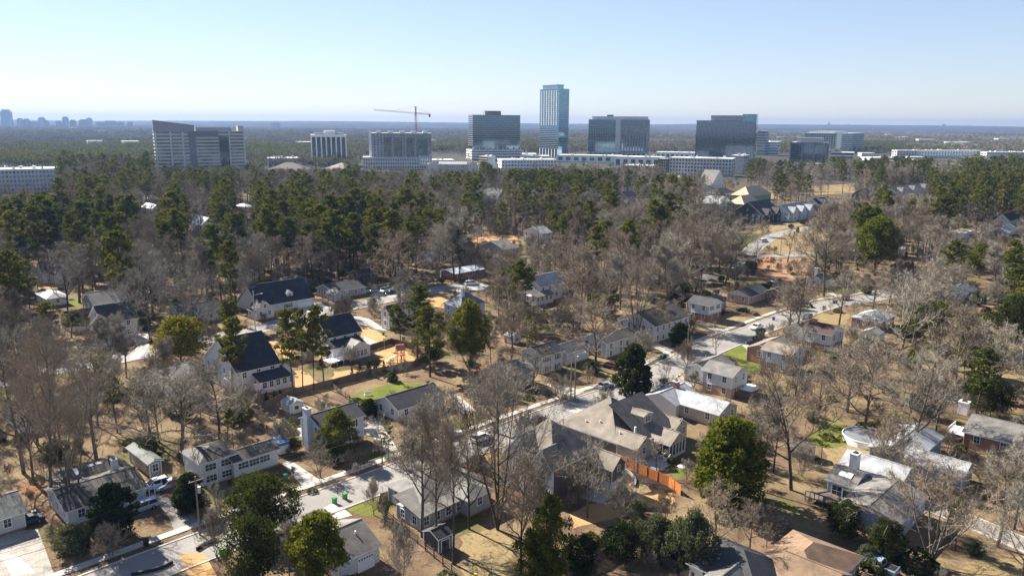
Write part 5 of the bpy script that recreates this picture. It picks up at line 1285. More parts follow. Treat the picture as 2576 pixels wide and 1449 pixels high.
for a in (
    ('yellow', 455, 918, 798, 160, 'round yellow green pine behind the navy roofed white farmhouse', 0),
    ('cedar', 853, 1150, 1026, 100, 'round topped cedar in front of the blue grey two storey house', 0),
    ('bigcedar', 1830, 1265, 1048, 215, 'big bright green cedar right of the tan house porch', 0),
    ('magnolia', 1590, 995, 866, 98, 'dark glossy magnolia beside the street behind the tan house', 0),
    ('magnolia', 1708, 878, 812, 52, 'dark conical evergreen in front of the long cream house', 0),
    ('holly', 665, 1345, 1198, 205, 'very broad dark evergreen by the driveway at lower left', 0),
    ('holly', 640, 1475, 1300, 130, 'dark evergreen at the bottom edge under the broad dark one', 0),
    ('brightpine', 800, 1470, 1290, 200, 'bright green spreading pine at the bottom, left of the grey garage roof', 0),
    ('magnolia', 290, 1352, 1216, 110, 'dark leafy magnolia in front of the long white ranch house', 0),
    ('magnolia', 478, 1288, 1190, 78, 'dark evergreen right of the driveway with the silver car', 0),
    ('pine', 738, 1002, 772, 75, 'tall pine, leftmost of the four between the two white farmhouses', 0),
    ('pine', 762, 985, 776, 55, 'slim tall pine right beside the leftmost farmhouse pine', 1),
    ('pine', 790, 985, 778, 60, 'tall pine just left of the near black roofed farmhouse', 4),
    ('pine', 815, 975, 760, 68, 'tallest pine before the near black roofed farmhouse', 3),
    ('pine', 586, 990, 795, 88, 'open crowned pine growing over the navy farmhouse roof', 0),
    ('pine', 1082, 948, 760, 95, 'full green pine, left of the two in the yard at centre', 3),
    ('brightpine', 1182, 932, 754, 118, 'full bright green pine, right of the two in the yard at centre', 0),
    ('pine', 1050, 905, 712, 80, 'dark pine rising behind the narrow white house', 0),
    ('pine', 1010, 905, 765, 60, 'slender pine right of the narrow white house', 1),
    ('pine', 1290, 840, 652, 70, 'tall thin pine in front of the blue house, right side', 2),
    ('pine', 1255, 820, 680, 60, 'tall pine above the pale blue hipped house', 1),
    ('pine', 1318, 800, 668, 50, 'thin pine left of the screened white and grey farmhouse', 2),
    ('brightpine', 2200, 690, 545, 140, 'massive green pine at right, above the street bend', 0),
    ('brightpine', 2190, 640, 520, 90, 'second massive green pine behind the big right one', 0),
    ('brightpine', 1432, 612, 528, 72, 'vivid green tree by the pale blue roofed white house', 0),
    ('pine', 1408, 606, 528, 60, 'darker green tree just left of the vivid green tree', 3),
    ('pine', 2352, 925, 757, 115, 'wind swept pine over the right hand bare trees', 4),
    ('brightpine', 2462, 700, 612, 80, 'bright domed pine at right below the half built house', 0),
    ('pine', 40, 785, 655, 75, 'pine at the left edge, in front of the tudor house', 0),
    ('pine', 75, 775, 650, 50, 'second pine at left, touching the tudor house gable', 3),
    ('pine', 130, 850, 760, 90, 'low dense pine above the left street', 3), ('pine', 40, 860, 800, 80, 'low pine at the left picture edge above the street', 0),
    ('pine', 180, 850, 780, 60, 'low pine in front of the left pale ranch roof', 3),
    ('holly', 2120, 1352, 1262, 105, 'dark green leafy evergreen below the skylight house deck', 0),
    ('holly', 2225, 1400, 1310, 120, 'dark evergreen mass right of the brown roofed house', 0),
    ('greybush', 1740, 1440, 1290, 120, 'grey green loose shrub mass at bottom right of centre', 0),
    ('greybush', 1650, 1400, 1300, 130, 'grey green thicket below the orange straw yard', 0),
    ('holly', 1560, 1405, 1320, 130, 'dark thicket tree over the bottom wooden fence', 0),
    ('cedar', 1378, 1500, 1235, 100, 'loose brownish cedar in front of the large white gabled house', 0),
    ('holly', 1460, 1449, 1350, 110, 'dark evergreen clump at bottom centre', 0),
    ('cedar', 1350, 1480, 1330, 130, 'brownish green cedar at the very bottom, centre', 1),
    ('holly', 2490, 1050, 950, 110, 'dark evergreen clump behind the right hand pines', 0),
    ('holly', 2545, 860, 745, 110, 'dark broad evergreen at the right picture edge', 0), ('pine', 2560, 850, 700, 90, 'tall dark pine at the right picture edge', 0),
    ('holly', 375, 1160, 1100, 80, 'yellowish evergreen beside the dark roofed cottage', 0), ('cedar', 600, 1060, 985, 75, 'dark green shrubby tree left of the shed yard', 0),
    ('magnolia', 930, 1050, 1003, 42, 'round evergreen bush at the corner of the fenced lawn', 0),
    ('cedar', 1500, 790, 700, 55, 'dark slim cedar standing amid bare trees right of centre', 0),
    ('cedar', 1520, 800, 740, 60, 'dark broad cedar behind the bare tree by the tan house', 1),
    # bare heroes
    ('bare', 1478, 1302, 1100, 125, 'bare tree growing against the brown wall of the taupe hipped house', 3),
    ('bare', 1345, 1400, 1150, 110, 'slender bare tree beside the loose brownish cedar', 4),
    ('bare', 1180, 1330, 1010, 120, 'tall bare tree just left of the huge many stemmed one', 1),
    ('bigbare', 1600, 860, 640, 150, 'broad bare tree rising behind the street houses right of centre', 0),
    ('bare', 1905, 830, 700, 120, 'pale bare tree near the white pickup truck', 5) if 0 else ('bare', 1560, 780, 590, 120, 'tall bare tree over the dry lawn right of centre', 2),
    ('bigbare', 1252, 1332, 925, 330, 'huge many stemmed bare tree before the large white gabled house', 2),
    ('bare', 1062, 1350, 1010, 160, 'tall bare tree, leftmost of the three over the hipped roof grey house', 0),
    ('bare', 1096, 1372, 1030, 130, 'tall bare tree, middle of the three over the hipped roof grey house', 4),
    ('bare', 1140, 1418, 1060, 130, 'tall bare tree leaning by the dark grey shed', 2),
    ('bigbare', 455, 1160, 915, 290, 'broad pale bare tree behind the white split level house', 1),
    ('bigbare', 188, 1290, 890, 230, 'tall dark bare tree before the long white ranch, thick trunk', 0),
    ('bare', 132, 1270, 830, 210, 'tall bare tree at far left beside the cottage', 3),
    ('bare', 60, 1190, 860, 190, 'bare tree at the left edge behind the cottage', 1),
    ('bare', 245, 1170, 870, 150, 'bare tree behind the weathered ranch roof, left of centre', 4),
    ('bigbare', 1990, 1232, 905, 240, 'large dark limbed bare tree right of the big bright cedar', 1),
    ('bare', 1945, 1190, 985, 130, 'bare tree just left of the tiny pink shed', 3),
    ('smallbare', 2232, 1196, 1058, 120, 'small vase shaped bare tree beside the round pool', 0),
    ('bare', 2294, 1138, 880, 190, 'tall pale bare tree right of the round pool', 3),
    ('bare', 2348, 1118, 910, 120, 'straight bare tree behind the streaked pale roof', 0),
    ('bigbare', 2340, 1420, 1165, 330, 'wide low branching bare tree over the skylight house drive', 2),
    ('bare', 2508, 1374, 1165, 140, 'slender bare tree beside the right driveway', 4),
    ('bare', 2004, 857, 672, 110, 'tall twin looking bare tree on the lawn by the brown roofed house', 0),
    ('bare', 1980, 855, 720, 80, 'thinner bare tree left of the tall one near the brown roofed house', 4),
    ('bare', 2072, 745, 515, 130, 'very tall bare tree by the white cottage with mossy trunk', 0),
    ('smallbare', 1725, 950, 862, 55, 'small upright bare tree on the straw verge by the street', 0),
    ('bigbare', 1497, 928, 745, 190, 'spreading bare tree in front of the blue black split level house', 1),
    ('bare', 1668, 848, 760, 70, 'bare tree standing against the long cream house', 2),
    ('bare', 1440, 860, 740, 80, 'bare tree over the open brown yard at centre', 1),
    ('bare', 1005, 765, 588, 190, 'tall bare tree beside the side street and parked cars', 3),
    ('bare', 200, 762, 610, 110, 'thick trunked bare tree next to the tudor house', 4),
    ('bare', 385, 805, 640, 130, 'grey bare tree above the fenced white mansion', 1),
    ('bare', 290, 960, 800, 130, 'dark stemmed bare tree in front of the white mansion', 0), ('bare', 318, 950, 790, 110, 'dark bare tree right next to the mansion drive', 2),
    ('bigbare', 1830, 705, 560, 160, 'broad bare tree before the dark new houses', 1),
    ('bare', 2175, 1090, 860, 170, 'pale bare tree above the round pool', 1), ('bare', 2260, 925, 690, 190, 'sprawling pale bare tree right of the white tall shed', 3),
    ('bare', 2130, 1035, 870, 170, 'bare tree right of the pale roofed ranch yard', 1), ('bare', 2400, 1010, 780, 170, 'bare tree tangle below the wind swept pine', 2),
    ('smallbare', 545, 1402, 1290, 95, 'small bare street tree beside the green bin at lower left', 1),
    ('bare', 2550, 1330, 1080, 150, 'bare tree at the right edge below the chimney house', 0),
    ('smallbare', 940, 1295, 1215, 60, 'young orange tinged tree on the bright green lawn', 1),
    ('bare', 1800, 1400, 1225, 140, 'bare greyish tree right of the grey green shrubs', 1), ('bare', 1885, 1390, 1270, 110, 'low bare tree above the brown roofed house', 3),
    ('bigbare', 1395, 1000, 800, 10, 'x', 1) if 0 else ('bare', 1250, 1090, 915, 170, 'bare tree with fine twigs behind the pale pavement cars', 1),
    ('bare', 1110, 1155, 985, 170, 'bare tree arching over the street before the white ranch', 3), ('bare', 1340, 985, 880, 150, 'fuzzy bare tree before the blue black split level house', 1),
    ('smallbare', 1010, 1478, 1330, 80, 'small green tipped tree along the long brown fence', 0), ('bare', 1310, 1468, 1150, 120, 'slim dark bare tree at the bottom edge, ivy on its stem', 4),
    ('smallbare', 1560, 1310, 1210, 90, 'wispy bare shrub at the end of the orange fence', 0),
    ): hero(a[0], a[1], a[2], a[3], a[4], a[5], a[6])
for i, (x, y, yt) in enumerate(((905, 943, 908), (928, 945, 906), (946, 940, 904), (966, 938, 906), (985, 935, 918), (886, 952, 925), (670, 1008, 985), (690, 1005, 982), (705, 1000, 980))):
    hero('cone', x, y, yt, 20, (f'{["second", "third", "fourth", "fifth", "sixth", "first"][i]} cone evergreen from the left in the row before the black roofed farmhouse' if i < 6 else f'{["first", "second", "third"][i-6]} little cone evergreen from the left beside the cream garden shed'), 0)

# ---------------------------------------------------------------- fill trees
def inpoly(x, y, P):
    c = False; j = len(P)-1
    for i in range(len(P)):
        if (P[i][1] > y) != (P[j][1] > y) and x < (P[j][0]-P[i][0])*(y-P[i][1])/(P[j][1]-P[i][1])+P[i][0]: c = not c
        j = i
    return c
BB = [(min(q[0] for q in P), max(q[0] for q in P), min(q[1] for q in P), max(q[1] for q in P), P) for P in FOOT+CLEARW]
def blocked(x, y):
    for a, b_, c, d, P in BB:
        if a <= x <= b_ and c <= y <= d and inpoly(x, y, P): return True
    return False
KEEPX = 0
# windows of the view kept open: (x0,y0,x1,y1) a tree standing nearer than row y1 must not cover the box
KEEP = [(500, 845, 690, 965), (795, 795, 920, 930), (625, 713, 785, 785), (808, 705, 1000, 750), (640, 750, 1000, 845), (655, 860, 760, 985), (765, 1018, 925, 1115), (960, 975, 1190, 1040), (700, 1000, 750, 1045),
        (840, 925, 1065, 1020), (482, 1095, 720, 1195), (145, 1165, 435, 1310), (120, 1310, 520, 1449), (700, 1110, 1190, 1260), (855, 1200, 1200, 1330), (1230, 1040, 1520, 1300), (1470, 980, 1745, 1215), (1545, 1140, 1700, 1235), (1640, 960, 1860, 1045),
        (1765, 900, 1925, 980), (1790, 860, 2060, 945), (2020, 805, 2130, 870), (1730, 738, 1850, 800), (1830, 715, 1950, 770), (1770, 708, 1840, 730), (1325, 855, 1480, 930), (1485, 830, 1610, 885), (1600, 775, 1725, 835),
        (1530, 740, 2240, 1000), (2000, 690, 2120, 745), (2030, 1060, 2260, 1180), (2085, 1150, 2290, 1330), (2290, 1105, 2490, 1200), (2430, 1030, 2576, 1130), (2010, 1335, 2260, 1449), (900, 1280, 960, 1449), (950, 1270, 1300, 1449),
        (1400, 1230, 1700, 1320), (1140, 712, 1225, 790), (1050, 740, 1145, 785), (1120, 660, 1230, 725), (960, 768, 1000, 835), (75, 635, 180, 720), (70, 715, 220, 775), (212, 735, 295, 775), (160, 765, 345, 860), (330, 830, 380, 905), (430, 755, 560, 800), (890, 785, 1010, 900), (1255, 840, 1480, 930), (1400, 930, 1560, 1060), (1545, 745, 1620, 800),
        (1850, 505, 2105, 560), (1770, 440, 1940, 515), (2035, 465, 2195, 500), (2225, 440, 2335, 490), (1865, 560, 2060, 650), (1885, 640, 2040, 700), (2385, 545, 2485, 602), (2505, 525, 2576, 590), (1222, 478, 1268, 505), (1326, 675, 1422, 750), (0, 1220, 135, 1449), (1680, 395, 1870, 440), (1560, 465, 1600, 500), (1330, 570, 1386, 592), (2345, 392, 2420, 430), (1400, 385, 1690, 425), (1240, 395, 1400, 425), (912, 390, 1210, 430), (345, 505, 405, 530), (596, 505, 635, 525), (484, 535, 530, 570), (1180, 590, 1310, 625), (0, 430, 145, 480), (670, 390, 870, 425), (2215, 620, 2320, 660), (2140, 780, 2262, 815), (1400, 1350, 1780, 1449)]
KEEP += [(1735, 1040, 1930, 1245), (1545, 1130, 1730, 1240), (1150, 1000, 1480, 1040), (1880, 690, 2260, 800), (2085, 720, 2250, 760), (1030, 710, 1240, 930), (375, 800, 530, 915), (700, 760, 850, 990), (1540, 865, 1640, 990), (2135, 545, 2275, 690), (1390, 528, 1465, 612), (2300, 760, 2400, 920), (2415, 615, 2510, 700)]
def hides(x, yb, yt, wpx):
    for (a, b_, c, d) in KEEP:
        if yb > d-6 and yt < d-3 and x+wpx*.42 > a and x-wpx*.42 < c and yb > b_:
            # some overlap with branches is natural near the box rim
            if x+wpx*.25 > a and x-wpx*.25 < c: return True
    return False
def pine_mix(px, py):
    """share of evergreens, by area of the picture"""
    if py < 420: v = .55
    elif py < 500: v = .34 if (px < 700 or 1000 < px < 1550 or px > 2050) else .30
    elif py < 600: v = .45 if (px < 300 or 380 < px < 980) else .38 if px > 2050 else .30
    elif py < 720: v = .62 if px < 1000 else .30 if px < 1500 or px > 2050 else .14
    else: v = .22 if (px < 600 or px > 2100) else .12
    if 1280 < px < 1540 and 425 < py < 530: v = .8
    if 1050 < px < 1260 and 430 < py < 510: v = .55
    if px > 2300 and py < 620: v = .8
    return v
def treeline(px):
    for a, b_, v in ((-300, 150, 462), (150, 388, 385), (388, 625, 428), (625, 905, 422), (905, 1210, 424), (1210, 1400, 418), (1400, 1660, 416), (1660, 1880, 436), (1880, 2000, 404), (2000, 2180, 398), (2180, 2340, 400), (2340, 2425, 410), (2425, 2900, 392)):
        if a <= px < b_: return v
    return 400
cand = []; fr = random.Random(11)
def scatter(y0, y1, area, xl=-200, xr=2780, jit=1.0):
    """stratified world-space scatter"""
    s = math.sqrt(area); ya = G(1288, y0)[1]; yb_ = G(1288, y1)[1]; y = ya
    while y < yb_:
        dp_ = y*math.cos(PIT)+CAMH*math.sin(PIT); xa = (xl-1288)/F*dp_; xb = (xr-1288)/F*dp_; x = xa
        while x < xb:
            yield x+fr.uniform(-.5, .5)*s*jit, y+fr.uniform(-.5, .5)*s*jit
            x += s
        y += s
def clumpy(x, y): return .5+.5*math.sin(x*.031+1.3*math.sin(y*.017))*math.cos(y*.027+1.1*math.sin(x*.021))
for x, y in scatter(1500, 442, 68):
    if blocked(x, y): continue
    px, py = PX((x, y, 0))
    if not (-150 < px < 2720): continue
    dens = .85 if py > 720 else 1.0
    if px > 1880 and 640 > py > 545 and px < 2080: dens = .12
    if 1760 < px < 2150 and 440 < py < 545: dens = .3
    if fr.random() > dens*(.55+.6*clumpy(x, y)): continue
    ever = fr.random() < pine_mix(px, py)*(.75+.5*clumpy(x*2+400, y*2-300))
    near = py > 620
    if ever: kind = 'pine' if near else 'pinemid'; H = fr.uniform(19, 31)
    else: kind = 'bare' if near else 'baremid'; H = fr.choice([fr.uniform(9, 16), fr.uniform(14, 24), fr.uniform(17, 26)])
    if py > 900: H = min(H, 17)
    yt = PX((x, y, H))[1]; pxm = F/(y*math.cos(PIT)+CAMH*math.sin(PIT)); wpx = (.55 if not ever else .36)*H*pxm
    tl_ = treeline(px)+fr.uniform(-14, 8)
    if py > 405 and yt < tl_ and py < 560:
        if py < tl_+12: continue
        H *= (py-tl_)/(py-yt); yt = tl_
        if H < 6: continue
    if hides(px, py, yt, wpx) and not (kind in ('bare', 'baremid') and not (560 < px < 2000 and py > 735) and fr.random() < .13):
        H *= .5; yt = PX((x, y, H))[1]; wpx *= .5
        if py < 720 or fr.random() < .15 or hides(px, py, yt, wpx):
            H *= .6; yt = PX((x, y, H))[1]; wpx *= .5
            if H < 3.5 or hides(px, py, yt, wpx): continue
            ever = False; kind = 'smallbare'
    if near and any((p-Vector((x, y, 0))).length < 3.2 for *_, p in HERO): continue
    cand.append((H*pxm, kind, x, y, H, px, py))
cand.sort(reverse=True)
STUFF = []
cnt = {'bare': sum(1 for t in TREES if 'bare' in t[1]), 'pine': sum(1 for t in TREES if t[1] in ('pine', 'yellow', 'brightpine'))}
for c in cand:
    fam = 'pine' if 'pine' in c[1] else 'bare'
    if cnt[fam] < 298:
        cnt[fam] += 1
        tree(c[1], (c[2], c[3], 0), c[4], None, fr.uniform(.85, 1.2), name=NM[c[1]], group=GRP[c[1]])
    else: STUFF.append(c)
print('TREES individual', cnt, 'stuff', len(STUFF))
# labels for the fill trees, from the nearest landmark
def short(lb):
    w_ = lb.split()
    for stop in ('with', 'under', 'beside', 'behind', 'whose', 'seen', 'half', 'in', 'above', 'right', 'left', 'across', 'between', 'nearest', 'at', 'standing', 'tucked', 'screened', 'showing', 'hidden', 'rising', 'deep', 'glinting', 'poking', 'peeping', 'cut', 'among', 'just', 'cluster', 'on'):
        if stop in w_[2:]: w_ = w_[:w_.index(stop, 2)]
    return ' '.join(w_[:6])
LM = [(o, lb, short(lb)) for o, lb in [(h_[2], h_[1]) for h_ in HOUSES]+[(p, l) for l, p in TOW]]
used = {}; sh_count = {}
for o, lb, s_ in LM: sh_count[s_] = sh_count.get(s_, 0)+1
WORD = dict(bare='bare grey tree', baremid='bare grey tree', smallbare='low bare tree', pine='tall green pine', pinemid='tall green pine')
tl = [t for t in TREES if 'label' not in t[0]]
grp = {}
for root, kind, H in tl:
    p = Vector(root.location); q = min(LM, key=lambda l: (l[0]-p).length + (12 if sh_count[l[2]] > 1 else 0)); d = p-q[0]; px, py = PX(p); lx, ly = PX(q[0])
    rel = ('in front of' if d.y < -3 else 'behind') if abs(px-lx) < 40 else ('to the left of' if px < lx else 'to the right of')
    size = 'towering' if H > 26 else 'very tall' if H > 22 else 'tall' if H > 17 else 'middle sized' if H > 12 else 'short'
    w_ = WORD[kind]
    if kind in ('pine', 'pinemid'): w_ = 'green pine'
    if kind == 'smallbare': w_ = 'bare tree'
    grp.setdefault((size, w_, rel, q[2]), []).append((px, root))
ORD = ['first', 'second', 'third', 'fourth', 'fifth', 'sixth', 'seventh', 'eighth', 'ninth', 'tenth', 'eleventh', 'twelfth', 'thirteenth', 'fourteenth', 'fifteenth', 'sixteenth', 'seventeenth', 'eighteenth', 'nineteenth', 'twentieth', 'twenty first', 'twenty second', 'twenty third', 'twenty fourth', 'twenty fifth', 'twenty sixth']
for (size, w_, rel, s_), L_ in grp.items():
    L_.sort(key=lambda a: a[0])
    for i, (px, root) in enumerate(L_):
        base = f'{size} {w_} {rel} the {s_}'
        if len(L_) > 1: base += f', {ORD[min(i, 25)]} from left'
        root['label'] = ' '.join(base.split()[:16])
# remaining wood: geometry-node instances of real trees
lib = {}
def gn_wood(name, items, srcs):
    """items: (x,y,z,rot,scale,idx)"""
    me = bpy.data.meshes.new(name); me.from_pydata([(i[0], i[1], i[2]) for i in items], [], [])
    for k, an in ((3, 'rot'), (4, 'scl')):
        at = me.attributes.new(an, 'FLOAT', 'POINT'); at.data.foreach_set('value', [float(i[k]) for i in items])
    at = me.attributes.new('idx', 'INT', 'POINT'); at.data.foreach_set('value', [int(i[5]) for i in items])
    o = meshobj(name, me); cc = bpy.data.collections.new(name+'_kinds')
    for k, (mesh_) in enumerate(srcs):
        s = bpy.data.objects.new(f'kind_{k:02d}', mesh_); cc.objects.link(s)
    g = bpy.data.node_groups.new(name, 'GeometryNodeTree')
    g.interface.new_socket('Geometry', in_out='INPUT', socket_type='NodeSocketGeometry'); g.interface.new_socket('Geometry', in_out='OUTPUT', socket_type='NodeSocketGeometry')
    N = g.nodes; L = g.links; gi = N.new('NodeGroupInput'); go = N.new('NodeGroupOutput'); ip = N.new('GeometryNodeInstanceOnPoints')
    ci = N.new('GeometryNodeCollectionInfo'); ci.inputs['Collection'].default_value = cc; ci.inputs['Separate Children'].default_value = True; ci.inputs['Reset Children'].default_value = True
    def attr(nm, ty):
        a = N.new('GeometryNodeInputNamedAttribute'); a.data_type = ty; a.inputs[0].default_value = nm; return a.outputs[0]
    cx = N.new('ShaderNodeCombineXYZ'); L.new(attr('rot', 'FLOAT'), cx.inputs[2])
    L.new(gi.outputs[0], ip.inputs['Points']); L.new(ci.outputs[0], ip.inputs['Instance']); ip.inputs['Pick Instance'].default_value = True
    L.new(attr('idx', 'INT'), ip.inputs['Instance Index']); L.new(cx.outputs[0], ip.inputs['Rotation']); L.new(attr('scl', 'FLOAT'), ip.inputs['Scale']); L.new(ip.outputs[0], go.inputs[0])
    md = o.modifiers.new('wood', 'NODES'); md.node_group = g
    return tag(o, kind='stuff')
def joined(T, K, bark, lf, nm, scale=1.0):
    b = MB(); b.v = T.v+K.v; n = len(T.v); b.f = list(T.f)+[tuple(i+n for i in f) for f in K.f]; b.m = [0]*len(T.f)+[1]*len(K.f)
    return b.mesh(nm, [MATS[bark], MATS[lf]])
srcs = [joined(t[2], t[3], t[4], t[5], 'wood_tree') for t in KINDS['baremid']+KINDS['pinemid']+KINDS['smallbare'][:1]]
items = []
for c in STUFF:
    k = c[1]; idx = {'bare': 0, 'baremid': 0, 'pine': 6, 'pinemid': 6, 'smallbare': 9}[k]
    if idx < 6: idx += fr.randrange(6)
    elif idx < 9: idx += fr.randrange(3)
    items.append((c[2], c[3], 0, fr.uniform(0, 6.28), c[4]/HT[k if k != 'bare' else 'bare'], idx))
if items: o = gn_wood('distant_wood', items, srcs); o['label'] = 'mixed pine and bare wood thinning toward the office towers'; o['category'] = 'wood'
und = [KINDS['smallbare'][0], KINDS['smallbare'][1], KINDS['bare'][1], KINDS['greybush'][0], KINDS['holly'][0], KINDS['cedar'][0]]
usrc = [joined(t[2], t[3], t[4], t[5], 'brush') for t in und]; uh = [8, 8, 20, 7, 10, 13]; ui = []
for x, y in scatter(1500, 520, 21):
    px, py = PX((x, y, 0))
    if blocked(x, y) or not (-100 < px < 2680): continue
    c_ = clumpy(x*3+90, y*3-40)
    if fr.random() > .25+.6*c_: continue
    idx = fr.choices(range(6), (5, 5, 3, 1.6, .8, .6))[0]; H = fr.uniform(1.2, 4.2) if idx != 2 else fr.uniform(3, 6)
    if py > 640 and hides(px, py, PX((x, y, H))[1], H*F/y*.6): continue
    ui.append((x, y, 0, fr.uniform(0, 6.28), H/uh[idx], idx))
print('undergrowth', len(ui))
o = gn_wood('undergrowth', ui, usrc); o['label'] = 'bare brush and low evergreen undergrowth filling the yards and wood floor'; o['category'] = 'undergrowth'
# far wood: patches of a dozen low-detail trees
def far_patch(seed, ever, n=14, R=17):
    r = random.Random(seed); b = MB()
    for i in range(n):
        x, y = r.uniform(-R, R), r.uniform(-R, R); H = r.uniform(12, 21); ev = r.random() < ever
        b.bar((x, y, 0), (x, y, H*.7), .25, 3, 0)
        W = H*(.20 if ev else .26)
        for k in range(30 if ev else 34):
            q = Vector((r.gauss(0, .55), r.gauss(0, .55), r.gauss(0, .42)))
            if q.length > 1.3: q = q.normalized()
            c = Vector((x+q.x*W, y+q.y*W, H*(.72 if ev else .62)+q.z*H*.28))
            if ev: leaf(b, c, r, 1.35, 1, .4)
            else: tri_(b, c, r, 2)
    return b.mesh('wood_patch', [MATS['bark'], MATS['pine_leaf'], MATS['twig']])
def tri_(b, c, r, m):
    d = Vector((r.gauss(0, .5), r.gauss(0, .5), .8)).normalized(); s = d.orthogonal().normalized(); s.rotate(Matrix.Rotation(r.uniform(0, 6.28), 3, d))
    i = len(b.v); L = r.uniform(1.6, 3.2); w_ = r.uniform(.5, 1.0); b.v += [tuple(c-d*L/2-s*w_/2), tuple(c-d*L/2+s*w_/2), tuple(c+d*L/2)]; b.f.append((i, i+1, i+2)); b.m.append(m)
fsrc = [far_patch(i, [.03, .08, .2, .5, .95, .85][i]) for i in range(6)]
fit = []
def wood_idx(px, py, x, y):
    cl = .5+.5*math.sin(x*.0041+1.7*math.sin(y*.0023))*math.cos(y*.0035+1.3*math.sin(x*.0029+2)); v = cl*.75+fr.uniform(-.2, .25)
    if 378 < py < 412 and (px < 1400): v += .32
    if 410 < py and px < 350: v += .1
    if 365 < py < 395 and 2160 < px < 2270: v += .8
    if py < 376: v -= .28+.1*(py < 350)
    return max(0, min(5, int(v*6)))
for x, y in scatter(445, 352, 900):
    px, py = PX((x, y, 0))
    if PX((x, y, 17))[1] < treeline(px)-8 and py > (428 if px < 905 else 392): continue
    if -80 < px < 2660 and not blocked(x, y):
        if (1040 < px < 2240 and 384 < py < 440) and fr.random() < .8: continue
        if (px > 2240 and 385 < py < 410) and fr.random() < .4: continue
        if fr.random() < .1: continue
        fit.append((x, y, 0, fr.uniform(0, 6.28), fr.uniform(.75, 1.05), wood_idx(px, py, x, y)))
for x, y in scatter(352, 329, 2300):
    px, py = PX((x, y, 0))
    if -80 < px < 2660 and not blocked(x, y): fit.append((x, y, 0, fr.uniform(0, 6.28), fr.uniform(.9, 1.4), wood_idx(px, py, x, y)))
print('far patches', len(fit))
o = gn_wood('far_forest', fit, fsrc); o['label'] = 'far off mixed forest stretching to the horizon'; o['category'] = 'forest'

